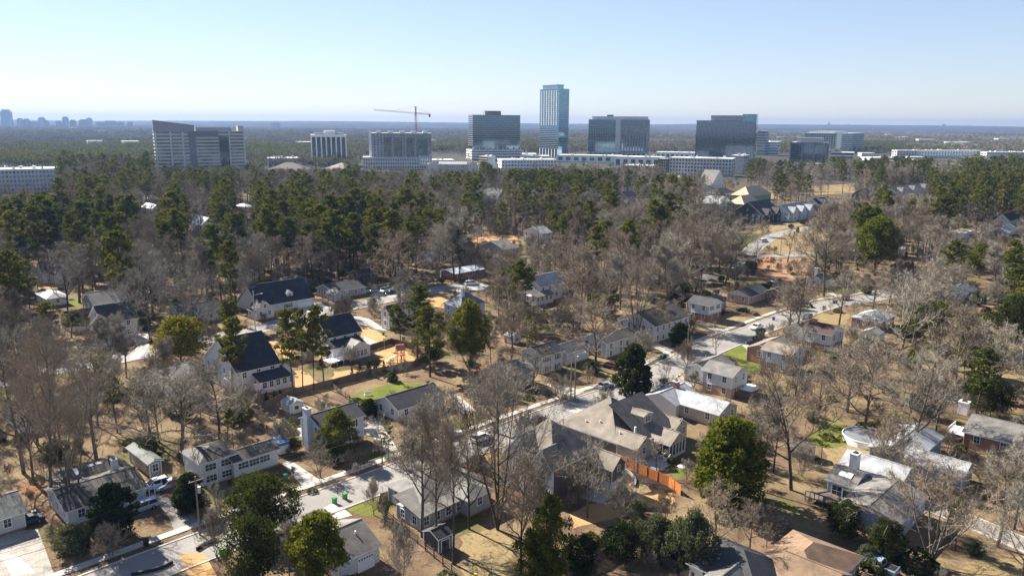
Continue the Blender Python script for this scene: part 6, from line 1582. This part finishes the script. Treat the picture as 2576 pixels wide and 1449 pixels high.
# ================================================================== VEHICLES
def paint(key, col):
    if key in MATS: return MATS[key]
    m = M(key, col, 0.28, 0.04, 2, spec=0.6); return m
rubber = M('tyre_rubber', (.02, .02, .02), .9, .1, 5); rimm = M('wheel_rim', (.5, .5, .52), .35, .05, 5, metal=.8); lampm = M('lamp_lens', (.75, .75, .7), .2, .02, 5); redl = M('tail_lens', (.4, .02, .02), .3, .02, 5)
def vehicle(kind, px, py, ang, key, col, label, cat=None, scale=1.0):
    L_, W_ = {'car': (4.6, 1.8), 'suv': (4.8, 1.92), 'pickup': (5.7, 2.0), 'van': (5.3, 2.0)}[kind]
    root = empty({'car': 'parked_car', 'suv': 'parked_suv', 'pickup': 'pickup_truck', 'van': 'parked_van'}[kind], G(px, py), R_(ang), label, cat or {'car': 'car', 'suv': 'car', 'pickup': 'truck', 'van': 'van'}[kind], 'parked vehicles')
    root.scale = (scale,)*3
    h = L_/2
    low = {'car': [(-h, .35), (-h, .75), (-h+.25, .92), (-h+1.0, .97), (h-1.35, .95), (h-.25, .78), (h, .6), (h, .35)],
           'suv': [(-h, .4), (-h, 1.0), (-h+.1, 1.08), (h-1.3, 1.08), (h-.2, .92), (h, .7), (h, .4)],
           'pickup': [(-h, .5), (-h, 1.15), (-h+.1, 1.2), (h-1.45, 1.2), (h-.2, 1.05), (h, .85), (h, .5)],
           'van': [(-h, .4), (-h, 1.1), (h-1.0, 1.1), (h-.1, .9), (h, .6), (h, .4)]}[kind]
    cab = {'car': [(-h+.7, .95), (-h+1.35, 1.42), (h-2.2, 1.45), (h-1.3, .95)],
           'suv': [(-h+.05, 1.08), (-h+.35, 1.68), (h-2.1, 1.72), (h-1.25, 1.08)],
           'pickup': [(-h+1.9, 1.2), (-h+2.1, 1.82), (h-2.2, 1.85), (h-1.4, 1.2)],
           'van': [(-h+.05, 1.1), (-h+.3, 1.85), (h-1.8, 1.9), (h-.95, 1.1)]}[kind]
    def loft(prof, ins):
        b = MB(); n = len(prof); secs = []
        for y, s in ins:
            i = len(b.v); b.v += [(x*(1-.02*(s < 1)), y, prof[0][1]+(z-prof[0][1])*s) for x, z in prof]; secs.append(i)
        for a, c in zip(secs, secs[1:]):
            for k in range(n): b.f.append((a+k, a+(k+1) % n, c+(k+1) % n, c+k)); b.m.append(0)
        b.f.append(tuple(range(secs[0], secs[0]+n))[::-1]); b.m.append(0); b.f.append(tuple(range(secs[-1], secs[-1]+n))); b.m.append(0)
        return b
    w2 = W_/2; b = loft(low, [(-w2, .90), (-w2+.1, 1), (w2-.1, 1), (w2, .90)]); pm = paint(key, col)
    # roof panel + pillars in body colour
    (x0, z0), (x1, z1), (x2, z2), (x3, z3) = cab; wt = w2-.22; wb = w2-.08
    b.hull8([(x1, -wt, z1-.05), (x2, -wt, z2-.05), (x2, wt, z2-.05), (x1, wt, z1-.05)], [(x1+.08, -wt+.05, z1+.03), (x2-.08, -wt+.05, z2+.03), (x2-.08, wt-.05, z2+.03), (x1+.08, wt-.05, z1+.03)])
    for s in (-1, 1):
        for (xa, za, xb, zb) in ((x0, z0, x1, z1), (x3, z3, x2, z2), ((x0+x3)/2-.1, z0, (x1+x2)/2-.05, z1)): b.bar((xa, s*wb, za-.05), (xb, s*wt, zb-.02), .05)
    if kind == 'pickup':
        b.box(-h+.08, -w2+.08, 1.17, -h+.16, w2-.08, 1.3)
        bed = MB(); bed.box(-h+.25, -w2+.2, 1.195, -h+1.75, w2-.2, 1.225); 
    b.build('body', pm, root, smooth=False)
    if kind == 'pickup': bed.build('truck_bed', blackm, root)
    g = MB(); i = len(g.v)
    g.hull8([(x0+.03, -wb+.02, z0-.02), (x3-.03, -wb+.02, z3-.02), (x3-.03, wb-.02, z3-.02), (x0+.03, wb-.02, z0-.02)], [(x1+.02, -wt+.01, z1-.03), (x2-.02, -wt+.01, z2-.03), (x2-.02, wt-.01, z2-.03), (x1+.02, wt-.01, z1-.03)])
    g.build('windows', MATS['car_glass'], root)
    for sx in (-1, 1):
        for s in (-1, 1):
            b = MB(); x = sx*L_*.31; b.tube([(x, s*(w2-.24), .35), (x, s*(w2+.015), .35)], .35, 16); o = b.build('wheel', rubber, root)
            b = MB(); b.tube([(x, s*(w2+.0), .35), (x, s*(w2+.03), .35)], .2, 10); b.build('rim', rimm, o)
    for s in (-1, 1):
        b = MB(); b.box(h-.12, s*(w2-.35)-.18, low[-2][1]-.05, h+.02, s*(w2-.35)+.18, low[-2][1]+.1); b.build('headlight', lampm, root)
        b = MB(); b.box(-h-.02, s*(w2-.3)-.14, .75, -h+.1, s*(w2-.3)+.14, .95); b.build('tail_light', redl, root)
        b = MB(); b.box(x3-.25, s*w2-.02*s, z3, x3-.05, s*(w2+.16), z3+.13); b.build('mirror', pm, root)
    return root
vehicle('suv', 358, 1284, 228, 'silver_blue', (.42, .46, .52), 'silver blue car on the driveway in front of the long white ranch')
vehicle('suv', 390, 1228, 226, 'white_paint', (.75, .76, .78), 'white car by the ranch carport, nearest to the house')
vehicle('car', 424, 1226, 226, 'pale_silver', (.55, .58, .62), 'pale silver car right of the white car by the ranch carport')
vehicle('car', 70, 1318, 226, 'dark_blue', (.04, .05, .08), 'dark car beside the small cottage at the left edge')
vehicle('pickup', 1903, 828, 226, 'white_paint', None, 'white pickup truck parked on the main street by the pavement')
vehicle('car', 1521, 975, 40, 'silver', (.4, .42, .45), 'silver car at the curb left of the magnolia')
vehicle('suv', 1212, 1108, 43, 'white_paint', None, 'white car at the curb behind the huge bare tree')
vehicle('car', 1135, 1100, 43, 'silver', None, 'silver car parked behind fine bare branches on the street')
vehicle('car', 1355, 1063, 43, 'black_car', (.015, .016, .02), 'black car in the drive above the gabled farmhouse')
vehicle('pickup', 2205, 1432, 135, 'steel_blue', (.22, .27, .33), 'blue grey pickup truck beside the brown roofed house')
vehicle('car', 1868, 784, 136, 'black_car', None, 'black car parked right of the white and brick house')
vehicle('car', 1706, 818, 136, 'black_car', None, 'dark car below the white car by the long cream house')
vehicle('suv', 1722, 802, 136, 'white_paint', None, 'white car between the cream house and the utility pole')
vehicle('suv', 2125, 754, 226, 'dark_maroon', (.06, .02, .025), 'dark maroon car on the street by the cottage lawn')
vehicle('suv', 2030, 803, 226, 'charcoal_car', (.03, .032, .036), 'charcoal car on the street, left of the dry lawn')
vehicle('suv', 935, 736, 225, 'silver', None, 'silver car, leftmost of three by the grey shingled ranch')
vehicle('suv', 965, 735, 260, 'white_paint', None, 'white car, middle one of three by the grey shingled ranch')
vehicle('car', 979, 740, 225, 'black_car', None, 'black car, rightmost of three by the grey shingled ranch')
vehicle('van', 1186, 717, 22, 'white_paint', None, 'white van on the side street below the metal roofed house')
vehicle('suv', 1533, 925, 140, 'dark_maroon', None, 'dark red car under the spreading tree by the carport')
vehicle('van', 1921, 609, 30, 'white_paint', None, 'white van on the far side street before the charcoal house')
vehicle('car', 1075, 745, 225, 'silver', None, 'silver car behind the dark pine on the side street')
vehicle('car', 1948, 712, 200, 'white_paint', None, 'white car on the grass behind the brick ranch house')
vehicle('car', 880, 720, 225, 'charcoal_car', None, 'charcoal car in the trees beside the grey shingled ranch') if 0 else None
# box trailer with blue top
t = empty('camper_trailer', G(705, 1138), A1+math.pi/2, 'small white and blue box trailer at the end of the split level drive', 'trailer')
b = MB(); b.box(-1.9, -1.1, .5, 1.9, 1.1, 2.5); b.build('body', paint('white_paint', (.75, .76, .78)), t); b = MB(); b.box(-1.95, -1.15, 2.15, 1.95, 1.15, 2.7); b.box(-1.4, -.8, 2.7, 1.4, .8, 2.78); b.build('roof', M('blue_tarp', (.10, .17, .30), .7, .2, 1), t)
for s in (-1, 1): b = MB(); b.tube([(0, s*1.0, .35), (0, s*1.15, .35)], .35, 12); b.build('wheel', rubber, t)
b = MB(); b.bar((1.9, 0, .5), (3.0, 0, .45), .06); b.build('drawbar', blackm, t)

# ---------------------------------------------------------------- street furniture
green_bin = M('green_plastic', (.06, .28, .09), .5, .1, 2); black_bin = M('black_plastic', (.02, .022, .02), .5, .1, 2); blue_bin = M('blue_plastic', (.03, .06, .30), .5, .1, 2)
def wbin(px, py, mat, label, rz=0):
    t = empty('wheelie_bin', G(px, py), A1+rz, label, 'bin', 'wheeled refuse bins'); s = .34
    b = MB(); b.hull8([(-s*.8, -s*.8, .1), (s*.8, -s*.8, .1), (s*.8, s*.8, .1), (-s*.8, s*.8, .1)], [(-s, -s, 1.0), (s, -s, 1.0), (s, s, 1.0), (-s, s, 1.0)]); b.build('bin_body', mat, t)
    b = MB(); b.hull8([(-s-.04, -s-.04, 1.0), (s+.04, -s-.04, 1.0), (s+.04, s+.04, 1.0), (-s-.04, s+.04, 1.0)], [(-s, -s, 1.08), (s, -s, 1.08), (s, s*.7, 1.16), (-s, s*.7, 1.16)]); b.build('lid', mat, t)
    for k in (-1, 1): b = MB(); b.tube([(k*s*.8, s*.8, .12), (k*s*.8+.06*k, s*.8, .12)], .12, 8); b.build('wheel', rubber, t)
for a in ((842, 1266, green_bin, 'green bin on the curb, left of the pair by the bright lawn'), (868, 1255, green_bin, 'green bin on the lawn corner, right of the pair'), (558, 1396, green_bin, 'green bin behind the small street tree at lower left'),
          (1664, 902, green_bin, 'green bin on the pavement by the spreading tree drive'), (1673, 901, black_bin, 'black bin right beside the green bin on the pavement'), (368, 1372, black_bin, 'black bin on the verge at lower left'), (86, 1300, black_bin, 'dark bin near the dark car by the left cottage'),
          (1015, 855, green_bin, 'green bin beside the narrow white house'), (2129, 757, black_bin, 'black bin left of the maroon car') if 0 else (2098, 764, black_bin, 'black bin on the kerb, left of the maroon car'), (2104, 763, black_bin, 'black bin on the kerb, closest to the maroon car'), (1946, 806, blue_bin, 'blue bin at the kerb near the tall lawn tree'),
          (1878, 622, black_bin, 'dark bin near the white van on the far street'), (962, 782, black_bin, 'black bin in front of the grey shingled ranch driveway'), (719, 1206, green_bin, 'dark green bin by the driveway behind the broad evergreen'), (930, 1056, blue_bin, 'blue bin at the corner of the blue grey house'), (964, 843, green_bin, 'green bin left of the narrow white house wall')): wbin(*a)
def mailbox(px, py, label):
    t = empty('mailbox', G(px, py), A1, label, 'mailbox', 'kerbside mailboxes'); b = MB(); b.box(-.06, -.06, 0, .06, .06, 1.1); b.build('post', wood if rnd.random() < .5 else trim, t)
    b = MB(); b.tube([(-.12, -.3, 1.2), (-.12+.12, -.3, 1.2)], .01, 4); b.box(-.13, -.32, 1.08, .13, .3, 1.3); b.build('box', rnd.choice([blackm, trim]), t)
for a in ((506, 1318, 'mailbox by the lower left drive'), (849, 1243, 'mailbox on the verge by the split level drive'), (799, 1350, 'pale mailbox at the lower drive') if 0 else (802, 1335, 'pale mailbox by the drive above the bottom pine'), (1906, 848, 'white mailbox by the cottage walk') if 0 else (1818, 846, 'white mailbox on the verge before the white and brick house'),
          (1876, 866, 'dark mailbox at the corner of the green lawn'), (1690, 896, 'dark mailbox beside the black bin'), (1775, 900, 'white mailbox on the straw verge'), (2022, 813, 'small mailbox on the dry lawn edge'), (1502, 1010, 'mailbox beside the round bush by the street'), (1107, 801, 'mailbox by the side street'), (1708, 957, 'white post mailbox below the small street tree')): mailbox(*a)
polem = M('pole_wood', (.22, .17, .13), .9, .15, 2); steelm = M('galvanised', (.45, .46, .46), .5, .1, 2, metal=.3)
POLES = []
def upole(px, pb, pt, label, cross=True, trans=False, mat=None, lamp=False):
    p = G(px, pb); H = hat(p, pt); t = empty('utility_pole', p, A1, label, 'pole', 'utility poles'); POLES.append((p, H))
    b = MB(); b.tube([(0, 0, 0), (0, 0, H)], [.17, .12], 8); b.build('pole', mat or polem, t)
    if cross: b = MB(); b.box(-1.1, -.06, H-.8, 1.1, .06, H-.68); b.build('cross_arm', polem, t)
    for x in ((-.9, 0, .9) if cross else ()): b = MB(); b.tube([(x, 0, H-.68), (x, 0, H-.45)], .05, 6); b.build('insulator', steelm, t)
    if trans: b = MB(); b.tube([(.35, -.25, H-2.7), (.35, -.25, H-1.7)], .26, 10); b.build('transformer', steelm, t)
    if lamp: b = MB(); b.bar((0, 0, H-1.2), (1.8, -1.2, H-.8), .04); b.box(1.6, -1.3, H-.9, 2.2, -1.0, H-.78); b.build('street_light', steelm, t)
upole(503, 1345, 1198, 'wooden utility pole with transformer right of the split level house', trans=True)
upole(1446, 1002, 878, 'wooden utility pole with grey transformer by the blue black split level house', trans=True, lamp=True)
upole(1436, 1004, 905, 'shorter bare pole just left of the transformer pole', cross=False)
upole(1728, 905, 783, 'utility pole behind the small street tree, centre right')
upole(2130, 752, 676, 'slim metal pole on the lawn by the white cottage', cross=False, mat=steelm)
upole(1963, 644, 592, 'reddish pole at the far street corner', cross=False)
upole(2366, 690, 640, 'thin pole with white box at right, behind the street') ; upole(645, 868, 732, 'pale street light pole before the white cape house', cross=False, mat=steelm, lamp=True)
upole(1000, 745, 650, 'pole just right of the parked black car', cross=False)
upole(2505, 860, 700, 'leaning utility pole among the bare trees at right') if 0 else None
def wires(a, b_, zs=(0, .7), sag=1.2, n=12, label=''):
    (p, h1), (q, h2) = a, b_
    m = MB()
    for k, (o, dz_) in enumerate(((-.9, -.4), (0, -.4), (.9, -.4), (0, -1.9))):
        d = (q-p).normalized(); s = Vector((-d.y, d.x, 0))*o; pts = []
        for i in range(n+1):
            t_ = i/n; v = p.lerp(q, t_)+s; v.z = h1*(1-t_)+h2*t_+dz_-sag*4*t_*(1-t_); pts.append(v)
        m.tube(pts, .02 if k < 3 else .03, 3, cap=False)
    return tag(m.build('power_lines', blackm), label, 'power lines')
wires(POLES[0], POLES[1], sag=1.6, label='power lines strung between the split level pole and the transformer pole')
wires(POLES[1], POLES[3], sag=1.4, label='power lines from the transformer pole to the pole behind the small tree')
wires(POLES[3], (G(2130, 752), POLES[4][1]), sag=1.4, label='power lines running on toward the white cottage pole')
wires(POLES[0], (G(-60, 1560), 9), sag=1.0, label='power lines leaving the lower left corner of the picture')
def sign(px, py, label, mat=trim, w_=.5, hh=.6):
    t = empty('street_sign', G(px, py), A1+math.pi, label, 'sign'); b = MB(); b.tube([(0, 0, 0), (0, 0, 2.3)], .03, 6); b.build('post', steelm, t); b = MB(); b.box(-w_/2, -.03, 1.8, w_/2, 0, 1.8+hh); b.build('sign_panel', mat, t)
sign(1541, 1009, 'small pale roadside sign by the street bend, back turned')

# ---------------------------------------------------------------- fences
def fence(pts, hh, mat, label, rails=False, cat='fence', post=2.4, gap=False, name='wooden_fence'):
    P = [G(*p) for p in pts]; t = empty(name, P[0], 0, label, cat); o = P[0]; b = MB(); pn = 0
    for a, c in zip(P, P[1:]):
        d = c-a; L = d.length; u = d/L; nrm = Vector((-u.y, u.x, 0)); a = a-o
        n = max(1, round(L/post))
        for i in range(n):
            p, q = a+d*i/n, a+d*(i+1)/n
            if rails:
                for z in (.35, .75, 1.15):
                    if z < hh: b.hull8([p-nrm*.02+Vector((0, 0, z)), q-nrm*.02+Vector((0, 0, z)), q+nrm*.02+Vector((0, 0, z)), p+nrm*.02+Vector((0, 0, z))], [p-nrm*.02+Vector((0, 0, z+.15)), q-nrm*.02+Vector((0, 0, z+.15)), q+nrm*.02+Vector((0, 0, z+.15)), p+nrm*.02+Vector((0, 0, z+.15))])
            else:
                m = int((q-p).length/.16) or 1
                for k in range(m):
                    x, y = p.lerp(q, k/m), p.lerp(q, (k+.88)/m); z = hh+rnd.uniform(-.02, .02); w2 = nrm*.015
                    b.hull8([x-w2, y-w2, y+w2, x+w2], [v+Vector((0, 0, z)) for v in (x-w2, y-w2, y+w2, x+w2)])
                for z in (.3, hh-.3): b.hull8([p+nrm*.02+Vector((0, 0, z)), q+nrm*.02+Vector((0, 0, z)), q+nrm*.06+Vector((0, 0, z)), p+nrm*.06+Vector((0, 0, z))], [p+nrm*.02+Vector((0, 0, z+.09)), q+nrm*.02+Vector((0, 0, z+.09)), q+nrm*.06+Vector((0, 0, z+.09)), p+nrm*.06+Vector((0, 0, z+.09))])
            if pn < 95:
                pp = MB(); pp.box(p.x-.06, p.y-.06, 0, p.x+.06, p.y+.06, hh+.12); pp.build('fence_post', mat, t); pn += 1
    b.build('rails' if rails else 'panel', mat, t)
fence([(1552, 1165), (1680, 1222), (1712, 1246)], 1.9, cedarw, 'bright orange cedar board fence below the tan house patio')
fence([(952, 1285), (1030, 1350), (1160, 1462)], 1.5, brownw, 'brown open rail fence running down to the bottom edge', rails=True)
fence([(952, 1285), (958, 1262), (1000, 1250)], 1.6, brownw, 'short brown picket fence by the hipped roof grey house')
fence([(665, 1030), (740, 995), (835, 972), (935, 945), (1040, 925), (1070, 910)], 1.8, wood, 'long grey board fence behind the row of small evergreens')
fence([(838, 978), (880, 1010), (925, 1040)], 1.6, wood, 'brown rail fence left of the fenced green lawn', rails=True)
fence([(912, 888), (985, 866), (1045, 880), (1070, 912)], 1.8, brownw, 'dark board fence around the yard with the red swing set')
fence([(690, 925), (790, 905)], 1.7, wood, 'board fence between the two white farmhouses')
fence([(1430, 1452), (1500, 1420), (1555, 1385)], 1.8, wood, 'mossy board fence, left of the two meeting at the bottom')
fence([(1590, 1372), (1680, 1425), (1745, 1470)], 1.8, wood, 'pale board fence, right of the two meeting at the bottom')
fence([(1790, 985), (1870, 1005), (1900, 1000)], 1.6, wood, 'board fence behind the pale roofed ranch house')
fence([(1352, 785), (1400, 812), (1425, 800)], 1.4, wood, 'thin fence round the yard of the screened farmhouse')
fence([(672, 1090), (725, 1128)], 1.8, wood, 'dark slatted fence left of the blue grey house')
fence([(650, 740), (600, 770), (572, 775)], 1.2, trim, 'low white fence by the small lawn left of the cape house', name='white_fence')
fence([(1980, 1048), (2020, 1060)], 1.6, wood, 'short board fence behind the pink shed') if 0 else None
fence([(2340, 1200), (2295, 1225)], 1.5, wood, 'weathered fence between the two pale roofed houses') if 0 else None
# ---------------------------------------------------------------- yard things
p = G(2180, 1110); t = empty('round_pool', p, 0, 'round above ground pool under a grey winter cover with white wall', 'pool')
b = MB(); r_ = 4.6
for i in range(40):
    a0, a1 = i/40*6.2832, (i+1)/40*6.2832
    b.face([(math.cos(a0)*r_, math.sin(a0)*r_, 0), (math.cos(a1)*r_, math.sin(a1)*r_, 0), (math.cos(a1)*r_, math.sin(a1)*r_, 1.3), (math.cos(a0)*r_, math.sin(a0)*r_, 1.3)])
b.build('pool_wall', trim, t)
b = MB(); b.face([(math.cos(i/40*6.2832)*(r_-.05), math.sin(i/40*6.2832)*(r_-.05), 1.2) for i in range(40)]); b.build('cover', M('pool_cover', (.17, .18, .2), .4, .2, .5), t)
b = MB(); b.tube([(math.cos(i/40*6.2832)*r_, math.sin(i/40*6.2832)*r_, 1.32) for i in range(41)], .1, 6, cap=False); b.build('rim', trim, t)
b = MB(); b.bar((-1.5, -r_-.4, 0), (-1.5, -r_-.1, 1.7), .06); b.bar((-.9, -r_-.4, 0), (-.9, -r_-.1, 1.7), .06)
for i in range(4): b.box(-1.5, -r_-.45, .3+i*.35, -.9, -r_-.15, .36+i*.35)
b.build('ladder', trim, t)
redwood = M('redwood_stain', (.42, .13, .06), .8, .15, 2)
def playset(px, py, label, roofm, wm=redwood, sc=1.0):
    t = empty('wooden_playset', G(px, py), R_(20), label, 'playset'); t.scale = (sc,)*3
    for x in (0, 1.6):
        for y in (0, 1.6): b = MB(); b.box(x-.06, y-.06, 0, x+.06, y+.06, 2.8); b.build('post', wm, t)
    b = MB(); b.box(0, 0, 1.4, 1.6, 1.6, 1.5)
    for y in (0, 1.6): b.box(0, y-.03, 2.0, 1.6, y+.03, 2.1)
    b.build('deck', wm, t); roof_part(t, 0, 0, 2.8, 1.6, 1.6, 'g1', 1.0, roofm, .2, .06)
    b = MB(); b.bar((1.6, .8, 2.2), (5.2, .8, 2.2), .07)
    for s in (-1, 1): b.bar((5.2, .8, 2.2), (5.4, .8+s*1.1, 0), .06)
    b.build('swing_beam', wm, t)
    for x in (2.6, 4.0): b = MB(); b.bar((x-.2, .8, 2.2), (x-.2, .8, .5), .015); b.bar((x+.2, .8, 2.2), (x+.2, .8, .5), .015); b.box(x-.25, .65, .45, x+.25, .95, .5); b.build('swing', M('yellow_plastic', (.7, .5, .02), .4, .05, 2), t)
    b = MB(); b.hull8([(-.1, .5, 1.4), (-.1, 1.1, 1.4), (-2.4, 1.1, .15), (-2.4, .5, .15)], [(-.1, .5, 1.5), (-.1, 1.1, 1.5), (-2.4, 1.1, .25), (-2.4, .5, .25)]); b.build('slide', M('slide_green', (.1, .35, .12), .4, .05, 2), t)
playset(1000, 912, 'redwood playset with red gabled top inside the dark fenced yard', M('red_canvas', (.6, .2, .13), .7, .1, 2), sc=1.25)
playset(640, 1008, 'small playset with pale pink roof left of the cream shed', M('pink_canvas', (.75, .5, .45), .7, .1, 2), sc=1.0)
t = empty('swing_set', G(1210, 1449), R_(10), 'thin metal swing set with two yellow seats at the bottom', 'swing set')
b = MB(); b.bar((-1.6, 0, 2.3), (1.6, 0, 2.3), .04)
for x in (-1.6, 1.6):
    for s in (-1, 1): b.bar((x, 0, 2.3), (x, s*.9, 0), .04)
b.build('frame', steelm, t)
for x in (-.7, .5): b = MB(); b.bar((x-.2, 0, 2.3), (x-.2, 0, .5), .012); b.bar((x+.2, 0, 2.3), (x+.2, 0, .5), .012); b.box(x-.25, -.12, .45, x+.25, .12, .5); b.build('swing', MATS['yellow_plastic'], t)
t = empty('patio_umbrella', G(1713, 1200), 0, 'small pale patio umbrella on the tan house patio', 'umbrella'); b = MB(); b.tube([(0, 0, 0), (0, 0, 2.3)], .03, 6); b.build('pole', steelm, t)
b = MB()
for i in range(8): a0, a1 = i/8*6.2832, (i+1)/8*6.2832; b.face([(math.cos(a0)*.75, math.sin(a0)*.75, 2.1), (math.cos(a1)*.75, math.sin(a1)*.75, 2.1), (0, 0, 2.4)])
b.build('canopy', trim, t)
def bench(px, py, label, mat, rz=0):
    t = empty('garden_bench', G(px, py), rz, label, 'bench'); b = MB(); b.box(-.8, -.25, .42, .8, .25, .48); b.build('seat', mat, t); b = MB(); b.box(-.8, .22, .48, .8, .28, .95); b.build('backrest', mat, t)
    for x in (-.7, .7): b = MB(); b.box(x-.04, -.22, 0, x+.04, .22, .42); b.build('leg', mat, t)
bench(1880, 1396, 'brown garden bench in the dark yard between the meeting fences', wood) if 0 else bench(1880-0, 1400, 'small bench below the grey green shrubs', wood)
bench(2460, 1096, 'white garden bench on the brown ground near the chimney house', trim, .4); bench(1645, 1190, 'white bench on the tan house patio edge', trim, -.6); bench(925, 995, 'white garden seat on the fenced green lawn', trim, .3)
# hoop: basketball stand
t = empty('basketball_hoop', G(967, 880), A1, 'basketball stand with pale backboard on the straw yard', 'basketball hoop'); b = MB(); b.tube([(0, 0, 0), (0, 0, 3.0)], .06, 6); b.build('pole', steelm, t); b = MB(); b.box(-.6, -.3, 2.7, .6, -.26, 3.5); b.build('backboard', trim, t)
b = MB(); b.tube([(math.cos(i/12*6.2832)*.22, -.55+math.sin(i/12*6.2832)*.22, 2.95) for i in range(13)], .02, 4, cap=False); b.build('rim', cedarw, t)
# excavator on the clay
t = empty('mini_excavator', G(1938, 660), R_(200), 'small orange digger on the red clay by the far street', 'excavator')
b = MB(); b.box(-1.3, -.9, .1, 1.3, -.5, .7); b.box(-1.3, .5, .1, 1.3, .9, .7); b.build('track', blackm, t); b = MB(); b.box(-1.1, -.8, .75, 1.0, .8, 1.5); b.box(-.6, -.7, 1.5, .4, .1, 2.5); b.build('cab', M('digger_orange', (.6, .2, .04), .5, .1, 2), t)
b = MB(); b.bar((1.0, 0, 1.3), (2.4, 0, 2.8), .14); b.bar((2.4, 0, 2.8), (3.4, 0, 1.2), .12); b.box(3.1, -.35, .6, 3.7, .35, 1.2); b.build('arm', MATS['digger_orange'], t)
# retaining walls
def lowwall(pts, label, hh=.5, mat=None):
    P = smooth_line([G(*p) for p in pts]); o = P[0]; P = [q-o for q in P]; a = offs(P, -.15); c = offs(P, .15); b = MB()
    for i in range(len(P)-1): b.hull8([a[i], a[i+1], c[i+1], c[i]], [v+Vector((0, 0, hh)) for v in (a[i], a[i+1], c[i+1], c[i])])
    w_ = b.build('garden_wall', mat or brick); w_.location = o; tag(w_, label, 'wall'); FOOT
lowwall([(495, 1385), (515, 1372), (545, 1360)], 'short low dark brick wall by the lower left street, right one', .6, blackm); lowwall([(330, 1449), (400, 1432), (434, 1416)], 'longer low dark wall along the lower left street', .5, blackm)
lowwall([(1555, 1180), (1582, 1190), (1598, 1210), (1596, 1225)], 'curved grey block wall inside the orange fence', .5, M('grey_block', (.2, .2, .2), .9, .15, 2))
# ---------------------------------------------------------------- shrubs
SH = [shrub_mesh(1).mesh('shrub', MATS['dark_leaf']), shrub_mesh(2).mesh('shrub', MATS['cedar_leaf']), shrub_mesh(3).mesh('shrub', MATS['grey_leaf']), shrub_mesh(4, cone=True).mesh('cone_shrub', MATS['dark_leaf'])]
def shrub(loc, s, k, label, hz=1.0):
    o = meshobj('shrub', SH[k]); o.location = loc; o.scale = (s, s, s*hz); o.rotation_euler = (0, 0, rnd.uniform(0, 6.28)); return tag(o, label, 'shrub', 'garden shrubs')
for px, py, s, k, lb in ((1523, 1016, 1.6, 1, 'round green bush on the small lawn by the street'), (2190, 826, .0, 0, ''), (1942, 893, 1.1, 0, 'round bush left of the pair by the lawn tree'), (1961, 893, 1.2, 0, 'round bush right of the pair by the lawn tree'),
                         (2108, 786, 1.6, 0, 'dark domed bush beside the dry front lawn'), (2167, 850, 1.5, 1, 'green bush below the low brick ranch house'), (1905, 855, 1.5, 0, 'round bush on the lawn edge by the main street'), (2202, 1086, 2.4, 1, 'rounded green bush behind the round pool'),
                         (2170, 1085, 2.0, 0, 'dark bush left of the rounded one behind the pool'), (2030, 772, 2.0, 0, 'dark bush at the left corner of the white cottage'), (1775, 805, 1.6, 0, 'clipped bush in front of the white and brick house'), (1790, 800, 1.6, 0, 'right clipped bush in front of the white and brick house'),
                         (2190, 1449, 2.4, 0, 'clipped round bush beside the blue grey pickup'), (480, 1262, 2.6, 2, 'grey leaved bush by the utility pole'), (2048, 1160, 1.2, 0, 'small bush right of the tiny pink shed'), (720, 1085, 2.2, 1, 'green bush by the driveway fence'), (640, 1130, 2.0, 2, 'bush before the split level house') ,
                         (2125, 1178, 1.0, 1, 'yellow green bush by the skylight house, left'), (2160, 1176, 1.2, 0, 'dark green bush left of the boxy white chimney'), (2215, 1195, 1.1, 2, 'bush right of the boxy white chimney'), (2310, 1430, 3.0, 0, 'low ivy bank under the wide low bare tree'), (1010, 1055, 1.4, 0, 'bush at the end wall of the dark roofed white ranch'),
                         (2085, 1105, 1.4, 2, 'garden plants in the round bed left of the pool'), (2120, 1108, 1.2, 1, 'second clump of garden plants left of the pool'), (1010, 905, .0, 0, ''), (790, 870, 1.4, 0, 'foundation shrub by the near black roofed farmhouse')):
    if s: shrub(G(px, py), s, k, lb)
# foundation shrubs along house fronts
for hi_, (nm, lb, c) in enumerate(HOUSES):
    pass
cntS = 0
for x, y in scatter(1480, 620, 210):
    if cntS >= 230: break
    px, py = PX((x, y, 0))
    if blocked(x, y) or not (-30 < px < 2610): continue
    if fr.random() < .45: continue
    s = fr.uniform(.6, 1.9); k = fr.choice([0, 0, 1, 2]); q = min(LM, key=lambda l: (l[0]-Vector((x, y, 0))).length); lx, ly = PX(q[0])
    rel = ('in front of' if y < q[0].y-3 else 'behind') if abs(px-lx) < 40 else ('left of' if px < lx else 'right of')
    lb = f"{['dark', 'green', 'grey green'][k]} low shrub {rel} the {q[2]}"
    shrub(Vector((x, y, 0)), s, k, lb, fr.uniform(.6, 1.1)); cntS += 1
# disambiguate equal shrub labels
dd = {}
for o in COL.objects:
    if o.get('category') in ('shrub',) : dd.setdefault(o['label'], []).append(o)
for lb, L_ in dd.items():
    if len(L_) > 1:
        L_.sort(key=lambda o: PX(o.location)[0])
        for i, o in enumerate(L_): o['label'] = ' '.join((lb+f', {ORD[min(i, 25)]} from left').split()[:16])

# ================================================================== HAZE
m = bpy.data.materials.new('haze'); m.use_nodes = True; N = m.node_tree.nodes; L = m.node_tree.links; N.clear()
om = N.new('ShaderNodeOutputMaterial'); v = N.new('ShaderNodeVolumePrincipled'); v.inputs['Color'].default_value = (0.21, 0.32, 0.56, 1); v.inputs['Density'].default_value = 0.000075; v.inputs['Anisotropy'].default_value = 0.2
L.new(v.outputs[0], om.inputs['Volume'])
b = MB(); b.box(-14600, -6400, -4, 14600, 14600, 175)
tag(b.build('haze', m), kind='stuff')
